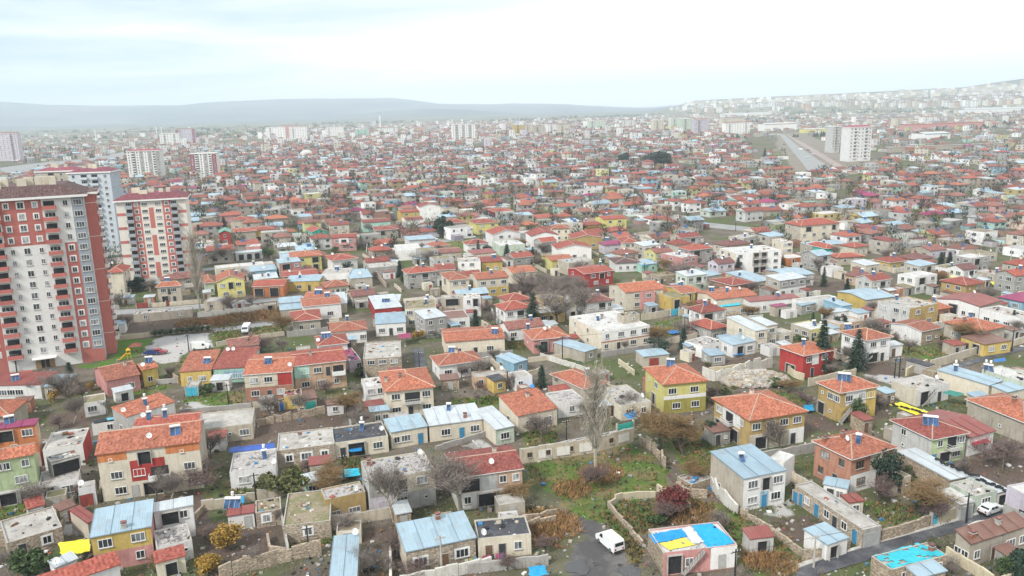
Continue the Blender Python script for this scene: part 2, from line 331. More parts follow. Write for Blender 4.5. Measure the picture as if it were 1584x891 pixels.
def roof_parts(root, kind, rc, w, d, h, rise, ov, lod):
    """local frame: x 0..w along the front, y 0..d away from the viewer; eaves overhang by ov"""
    m = RC[rc]; x0, x1, y0, y1 = -ov, w+ov, -ov, d+ov; t = .14; b = MB(); ridge = None
    cm = (M_WHITE if rc in 'OR' and rnd.random() < .5 else m)
    if kind == 'flat':
        b.box(.18, w-.18, .18, d-.18, h-.32, h-.22, m); zf = lambda x, y: h-.22
    elif kind == 'shed':
        zf = lambda x, y: h+.02+rise*(y+ov)/(d+2*ov)
        z0, z1 = h, h+rise
        b.slope([(x0, y0, z0+t), (x1, y0, z0+t), (x1, y1, z1+t), (x0, y1, z1+t)], m); b.face([(x0, y1, z1), (x1, y1, z1), (x1, y0, z0), (x0, y0, z0)], M_WOOD)
        b.face([(x0, y0, z0), (x1, y0, z0), (x1, y0, z0+t), (x0, y0, z0+t)], m); b.face([(x1, y0, z0), (x1, y1, z1), (x1, y1, z1+t), (x1, y0, z0+t)], m)
        b.face([(x1, y1, z1), (x0, y1, z1), (x0, y1, z1+t), (x1, y1, z1+t)], m); b.face([(x0, y1, z1), (x0, y0, z0), (x0, y0, z0+t), (x0, y1, z1+t)], m)
    elif kind == 'gable':
        ym = d/2; zf = lambda x, y: h+rise*(1-abs(y-ym)/(ym+ov))+t
        for s in (0, 1):
            ya = y0 if s == 0 else y1
            q = [(x0, ya, h+t), (x1, ya, h+t), (x1, ym, h+rise+t), (x0, ym, h+rise+t)]
            if s: q = [q[1], q[0], q[3], q[2]]
            b.slope(q, m); b.face([(p[0], p[1], p[2]-t) for p in reversed(q)], M_WOOD)
            e = [(q[0][0], ya, h), (q[1][0], ya, h), q[1], q[0]]; b.face(e, cm)
        for x, sg in ((x0, 1), (x1, 0)):
            for ya, yb in ((y0, ym), (ym, y1)):
                za, zb = (h, h+rise) if ya == y0 else (h+rise, h)
                q = [(x, ya, za), (x, yb, zb), (x, yb, zb+t), (x, ya, za+t)]
                b.face(q if not sg else q[::-1], cm)
        ridge = [((x0, ym, h+rise+t), (x1, ym, h+rise+t))]
    elif kind == 'gabler':
        xm = w/2; zf = lambda x, y: h+rise*(1-abs(x-xm)/(xm+ov))+t
        for s in (0, 1):
            xa = x0 if s == 0 else x1
            q = [(xa, y1, h+t), (xa, y0, h+t), (xm, y0, h+rise+t), (xm, y1, h+rise+t)]
            if s: q = [q[1], q[0], q[3], q[2]]
            b.slope(q, m); b.face([(p[0], p[1], p[2]-t) for p in reversed(q)], M_WOOD)
            b.face([(xa, q[0][1], h), (xa, q[1][1], h), q[1], q[0]], cm)
        for y, sg in ((y0, 0), (y1, 1)):
            for xa, xb in ((x0, xm), (xm, x1)):
                za, zb = (h, h+rise) if xa == x0 else (h+rise, h)
                q = [(xa, y, za), (xb, y, zb), (xb, y, zb+t), (xa, y, za+t)]
                b.face(q if not sg else q[::-1], cm)
        ridge = [((xm, y0, h+rise+t), (xm, y1, h+rise+t))]
    else:  # hip
        W_, D_ = x1-x0, y1-y0; k = min(W_, D_)/2
        if W_ >= D_: a, c = (x0+k, (y0+y1)/2, h+rise+t), (x1-k, (y0+y1)/2, h+rise+t)
        else: a, c = ((x0+x1)/2, y0+k, h+rise+t), ((x0+x1)/2, y1-k, h+rise+t)
        zf = lambda x, y: h+t+rise*min(1, min(x-x0, x1-x, y-y0, y1-y)/k)
        A, B_, C_, D2 = (x0, y0, h+t), (x1, y0, h+t), (x1, y1, h+t), (x0, y1, h+t)
        if W_ > D_+.05: fs = [[A, B_, c, a], [B_, C_, c], [C_, D2, a, c], [D2, A, a]]
        elif D_ > W_+.05: fs = [[A, B_, a], [B_, C_, c, a], [C_, D2, c], [D2, A, a, c]]
        else: fs = [[A, B_, a], [B_, C_, a], [C_, D2, a], [D2, A, a]]
        for q in fs: b.slope(q, m)
        b.face([(p[0], p[1], h) for p in (D2, C_, B_, A)], M_WHITE)
        for p, q in ((A, B_), (B_, C_), (C_, D2), (D2, A)): b.face([(p[0], p[1], h), (q[0], q[1], h), q, p], cm)
        ridge = [(A, a), (B_, c), (a, c)] if W_ >= D_ else [(A, a), (B_, a), (a, c)]
        ridge += [(C_, c), (D2, a if W_ >= D_ else c)]
    ro = b.build('roof', root)
    if ridge and rc in 'ORKN' and lod < 2:
        r = MB(); rm = tile((.50, .30, .20), 'ridge_tiles')
        for p, q in ridge:
            if (Vector(p)-Vector(q)).length > .3: r.tube(p, q, .13, .13, rm, 5)
        r.build('ridge_cap', ro)
    if rc in 'MWrbPgS' and kind in ('shed', 'gable') and lod == 0:
        n = max(2, int(w/2.1)); lst = []
        ym = d/2 if kind == 'gable' else y1; zz1 = h+rise+t
        for i in range(n):
            s = MB(); xa = x0+(x1-x0)*i/n+.02; xb = x0+(x1-x0)*(i+1)/n-.02; e = .015+.02*(i % 2)
            s.slope([(xa, y0-.04, h+t+e), (xb, y0-.04, h+t+e), (xb, ym, zz1+e), (xa, ym, zz1+e)], m)
            s.box(xa-.03, xa+.03, y0-.04, y0-.02, h+t-.04, h+t+e+.05, m)
            L_ = math.hypot(ym-y0, rise); T = Matrix.Translation((xa, y0-.03, h+t+e)) @ Matrix.Rotation(math.atan2(rise, ym-y0), 4, 'X')
            s.box(-.035, .035, .01, L_-.02, 0.0, .06, m, T); s.build('metal_sheet', ro)
    return ro, zf
def chimney(ro, x, y, z, s=1):
    k = 'chim%d' % rnd.randint(0, 2)
    if k not in PC:
        b = MB(); mm = {'chim0': plaster(WC['cream']), 'chim1': M_BRICK, 'chim2': M_CONC}[k]
        b.box(-.32, .32, -.3, .3, -.8, .75, mm); b.box(-.4, .4, -.38, .38, .753, .85, M_CONC); b.box(-.2, .2, -.2, .2, .853, 1.05, mm); b.box(-.42, .42, -.4, .4, 1.053, 1.12, RC['K']); PC[k] = b.mesh('chimney')
    inst('chimney', PC[k], ro, (x, y, z), 0, (s, s, s))
SOL = {}
def solar(loc, rz, label, kind=0):
    if not SOL:
        for n in (1, 2, 3):
            p = MB(); T = Matrix.Translation((0, 0, .35)) @ Matrix.Rotation(R(38), 4, 'X')
            p.box(-.46, .46, 0, 1.9, 0, .1, M_SOLAR, T)
            f = MB()
            for a, c, e, g_ in ((-.5, -.46, -.04, 1.94), (.46, .5, -.04, 1.94), (-.46, .46, -.04, 0), (-.46, .46, 1.9, 1.94)): f.box(a, c, e, g_, -.01, .13, M_STEEL, T)
            st = MB(); wd = n*.53
            for x in (-wd+.1, wd-.1):
                st.box(x-.03, x+.03, 1.35, 1.42, -.6, 1.72, M_STEEL); st.box(x-.03, x+.03, -.02, .04, -.6, .4, M_STEEL); st.box(x-.03, x+.03, 0.05, 1.34, .28, .33, M_STEEL)
            tk = MB(); tk.tube((-wd*.85-.15, 1.5, 1.95), (wd*.85+.15, 1.5, 1.95), .3, .3, M_WHITE, 12)
            br = MB(); br.tube((0, 1.5, 2.55), (0, 1.5, 3.25), .3, .3, plain((.75, .52, .05), .5, 'yellow_tank') if n == 2 else M_WHITE, 10)
            SOL[n] = (p.mesh('panel'), f.mesh('frame'), st.mesh('stand'), tk.mesh('tank'), br.mesh('feed_tank'))
    n = kind % 3+1; p, f, s, tk, br = SOL[n]
    o = empty('solar_heater', loc, rz, label, 'solar heater', 'solar water heaters on roofs'); o.scale = (.84, .84, .84)
    for i in range(n):
        q = inst('panel', p, o, ((i-(n-1)/2)*1.03, 0, 0)); inst('frame', f, q)
    inst('stand', s, o); inst('tank', tk, o)
    if kind >= 3: inst('feed_tank', br, o)
DISH = []
def dish(loc, rz, label):
    if not DISH:
        b = MB(); T = Matrix.Translation((0, -.1, .95)) @ Matrix.Rotation(R(58), 4, 'X'); n = 14
        prev = None
        for k, (r, z) in enumerate(((.02, 0), (.25, .04), (.47, .13), (.5, .15))):
            ring = [T @ Vector((r*math.cos(2*math.pi*j/n), r*math.sin(2*math.pi*j/n), z)) for j in range(n)]
            if prev:
                for j in range(n): b.face([prev[j], prev[(j+1) % n], ring[(j+1) % n], ring[j]], M_WHITE)
            prev = ring
        DISH.append(b.mesh('reflector', True)); m = MB(); m.tube((0, 0, -.2), (0, 0, .95), .035, .035, M_STEEL, 5); m.tube(T @ Vector((0, -.45, .1)), T @ Vector((0, -.05, .62)), .02, .02, M_STEEL, 4); m.box(-.06, .06, -.68, -.58, 1.10, 1.22, M_STEEL); DISH.append(m.mesh('mast'))
    o = empty('satellite_dish', loc, rz, label, 'satellite dish', 'satellite dishes on roofs')
    inst('reflector', DISH[0], o); inst('mast', DISH[1], o)
def house(A, yaw, w, d, h, roof, rise, walls, front, side, extras, label, short, lod=0, name='house', cat='house', group=None, seed=None):
    """A: world ground point of the front-left wall corner"""
    root = empty(name, (A.x, A.y, 0), yaw, label, cat, group); LAST[0] = root
    kind, rc = roof; ws = walls.split('/'); up = wallmat(ws[0]); low = wallmat(ws[1]) if len(ws) > 1 else up; sdm = wallmat(ws[2]) if len(ws) > 2 else up
    ov = {'flat': 0, 'shed': .18, 'gable': .3, 'gabler': .3, 'hip': .5}[kind]
    b = MB(); ns = max(1, (front or '-').count('/')+1); hl = h/ns if (len(ws) > 1 and ns > 1) else 0
    if hl and ws[1] == '': low = up
    # walls as separate faces so that front, side and ground floor can differ in paint
    zt = h; e = .16
    C4 = [(0, 0), (w, 0), (w, d), (0, d)]
    for i in range(4):
        p, q = C4[i], C4[(i+1) % 4]; mm = up if i == 0 else sdm
        zb = -.3
        if hl: b.face([(p[0], p[1], -.3), (q[0], q[1], -.3), (q[0], q[1], hl), (p[0], p[1], hl)], low if (i == 0 or len(ws) < 3) else sdm); zb = hl
        zp, zq = zt, zt
        if kind == 'shed': zp += rise*(p[1]+ov)/(d+2*ov); zq += rise*(q[1]+ov)/(d+2*ov)
        b.face([(p[0], p[1], zb), (q[0], q[1], zb), (q[0], q[1], zq), (p[0], p[1], zp)], mm)
    if kind == 'gable':
        for x, r_ in ((0, 1), (w, 0)):
            g = [(x, 0, h), (x, d, h), (x, d/2, h+rise*(d/2)/(d/2+ov))]; b.face(g[::-1] if r_ else g, sdm)
    if kind == 'gabler':
        for y, r_ in ((0, 0), (d, 1)):
            g = [(0, y, h), (w, y, h), (w/2, y, h+rise*(w/2)/(w/2+ov))]; b.face(g[::-1] if r_ else g, up)
    if kind == 'flat':
        I4 = [(.18, .18), (w-.18, .18), (w-.18, d-.18), (.18, d-.18)]
        for i in range(4):
            p, q, r_, s_ = C4[i], C4[(i+1) % 4], I4[(i+1) % 4], I4[i]
            b.face([(p[0], p[1], h), (q[0], q[1], h), (r_[0], r_[1], h), (s_[0], s_[1], h)], M_CONC)
            b.face([(s_[0], s_[1], h), (r_[0], r_[1], h), (r_[0], r_[1], h-.22), (s_[0], s_[1], h-.22)], up)
    b.build('wall', root)
    for key, where, a0, a1, z0_, z1_, pc in PANELS:
        if label.startswith(key):
            pm_ = M_BRICK if pc == 'bricks' else wallmat(pc); pb = MB(); ln = w if where == 'F' else d
            pb.box(a0*ln, a1*ln, -.035, .02, z0_, z1_, pm_)
            if where == 'F': pb.build('wall_panel', root)
            elif where == 'L': pb.build('wall_panel', root, loc=(0, d, 0), rz=-math.pi/2)
            else: pb.build('wall_panel', root, loc=(w, 0, 0), rz=math.pi/2)
    ro, zf = roof_parts(root, kind, rc, w, d, h, rise, ov, lod)
    fr = 'b' if ws[0] in ('brick', 'brown') else 'w'; sur = (ws[0] in ('stone',) and lod == 0)
    bc = None
    rs = random.Random(label)
    if rs.random() < .3: bc = wallmat(ws[0])
    facade(root, front, 0, 0, 0, w, h, min(lod, 1), fr, sur, bc)
    # the side facing the viewer
    ca, sa = math.cos(yaw), math.sin(yaw)
    if side and side != '-':
        left = (A.x*ca+A.y*sa) > 0       # viewer lies to the left of the front-left corner
        if left: facade(root, side, 0, d, -math.pi/2, d, h, min(lod, 1), fr, False, bc)
        else: facade(root, side, w, 0, math.pi/2, d, h, min(lod, 1), fr, False, bc)
    if kind == 'flat' and lod < 2:
        pass
    cs = 0
    for it in (extras or '').split():
        k = it[0]; a, c = it[1:].split(',')[:2]; x, y = float(a)*w, float(c)*d; z = zf(x, y)
        if k == 'C': chimney(ro, x, y, z)
        else:
            wp = Vector((A.x+ca*x-sa*y, A.y+sa*x+ca*y, z))
            if k in 'STUVXY':
                cs += 1; lb = 'solar water heater on the %s%s' % (SHORT(short, 11 if cs == 1 else 8), '' if cs == 1 else ', further right' if cs == 2 else ', at the back')
                if lb in USED: continue
                USED.add(lb); wp.z -= .35
                solar(wp, -math.atan2(wp.x, wp.y)*.6+rs.uniform(-.25, .25), lb, 'STUVXY'.index(k))
            elif k == 'A': 
                cs += 0; lb = 'satellite dish on the %s' % SHORT(short, 12)
                if lb not in USED: USED.add(lb); dish(wp, rs.uniform(.3, .9), lb)
            elif k == 'a': dish(wp, rs.uniform(.3, .9), 'second satellite dish on the %s' % SHORT(short, 11))
    cx, cy = A.x+ca*w/2-sa*d/2, A.y+sa*w/2+ca*d/2
    FOOT.append((cx, cy, yaw, w/2, d/2, h)); HOUSES.append((cx, cy, short, math.hypot(w, d)/2, w, d, yaw, h))
    return root, zf
def overlap(cx, cy, yaw, hw, hd, m=1.0):
    def corners(c, s=0):
        x, y, a, p, q = c[:5]; p += s; q += s; ca, sa = math.cos(a), math.sin(a)
        return [(x+ca*i*p-sa*j*q, y+sa*i*p+ca*j*q) for i, j in ((-1, -1), (1, -1), (1, 1), (-1, 1))]
    me = (cx, cy, yaw, hw, hd)
    for f in FOOT:
        if math.hypot(f[0]-cx, f[1]-cy) > math.hypot(hw, hd)+math.hypot(f[3], f[4])+m: continue
        A_, B_ = corners(me, m/2), corners(f, m/2); sep = False
        for ang in (yaw, yaw+math.pi/2, f[2], f[2]+math.pi/2):
            ux, uy = math.cos(ang), math.sin(ang); a = [p[0]*ux+p[1]*uy for p in A_]; b = [p[0]*ux+p[1]*uy for p in B_]
            if max(a) < min(b) or max(b) < min(a): sep = True; break
        if not sep: return f
    return None
TRIM = set('and with a the of its on in by at under above below behind beside between right left near long cut next to facing open light dark pale whose one big two three an right. blue cream clean hipped'.split())
def SHORT(label, n=11):
    w = label.replace(',', '').split()
    if len(w) > n:
        w = w[:n]
        while w[-1] in TRIM: w = w[:-1]
    return ' '.join(w)
def house_line(line):
    p = [s.strip() for s in line.split('|')]
    c, fl, frr, bk, h, roof, walls, front, side, ex, label = p[:11]
    h = float(h); P2 = lambda s: tuple(float(x) for x in s.split(','))
    rp = roof.split(); kind = {'f': 'flat', 's': 'shed', 'g': 'gable', 'e': 'gabler', 'h': 'hip'}[rp[0][0]]; rc = rp[0][1]
    rise = float(rp[1]) if len(rp) > 1 else {'flat': 0, 'shed': .7, 'gable': 1.7, 'gabler': 1.6, 'hip': 1.9}[kind]
    A = cpx(c, *P2(fl), h); B = cpx(c, *P2(frr), h)
    hb = h+(rise if kind in ('shed', 'gable') else 0)
    C_ = cpx(c, *P2(bk), hb)
    yaw = math.atan2(B.y-A.y, B.x-A.x); ex_, ey_ = Vector((math.cos(yaw), math.sin(yaw), 0)), Vector((-math.sin(yaw), math.cos(yaw), 0))
    W = (B-A).length; D_ = (C_-A).dot(ey_)*(2 if kind == 'gable' else 1)
    ov = {'flat': 0, 'shed': .18, 'gable': .3, 'gabler': .3, 'hip': .5}[kind]
    dd0 = (A+B).length/2
    if dd0 > 225:
        if yaw > R(33) or yaw < R(2): yaw = R(18); ex_, ey_ = Vector((math.cos(yaw), math.sin(yaw), 0)), Vector((-math.sin(yaw), math.cos(yaw), 0))
        W = min(W, 22) if 'long' not in label else W
    if kind in ('gable', 'hip', 'gabler'): D_ = min(D_, 13 if dd0 > 200 else 16)
    elif dd0 > 230: D_ = min(D_, 17)
    D_ = max(2.5, D_); w, d = max(1.5, W-2*ov), max(1.8, D_-2*ov)
    A = A+ex_*ov+ey_*ov; A.z = 0
    dist = A.length; lod = 0 if dist < 190 else 1
    nm = 'house'
    for k in ('shed', 'garage', 'carport', 'annex', 'kiosk'):
        if k in label.split(' with ')[0].split(' of ')[0].split(' beside ')[0].split(' by ')[0].split(' next ')[0].split(' below ')[0].split(' above ')[0].split(' left ')[0].split(' behind ')[0].split(): nm = {'garage': 'garage', 'carport': 'carport', 'annex': 'annex', 'kiosk': 'kiosk'}.get(k, 'shed')
    ov_ = overlap(A.x+math.cos(yaw)*w/2-math.sin(yaw)*d/2, A.y+math.sin(yaw)*w/2+math.cos(yaw)*d/2, yaw, w/2, d/2, -1.2)
    if DEBUG: print('%5.1f x %5.1f d%5.0f yaw%4.0f %s %s' % (w, d, dist, math.degrees(yaw), 'OVER:'+HOUSES[FOOT.index(ov_)][2][:22] if ov_ else '', label[:50]))
    return house(A, yaw, w, d, h, (kind, rc), rise, walls, front, side, ex, label, SHORT(label), lod, nm, nm)
DEBUG = False
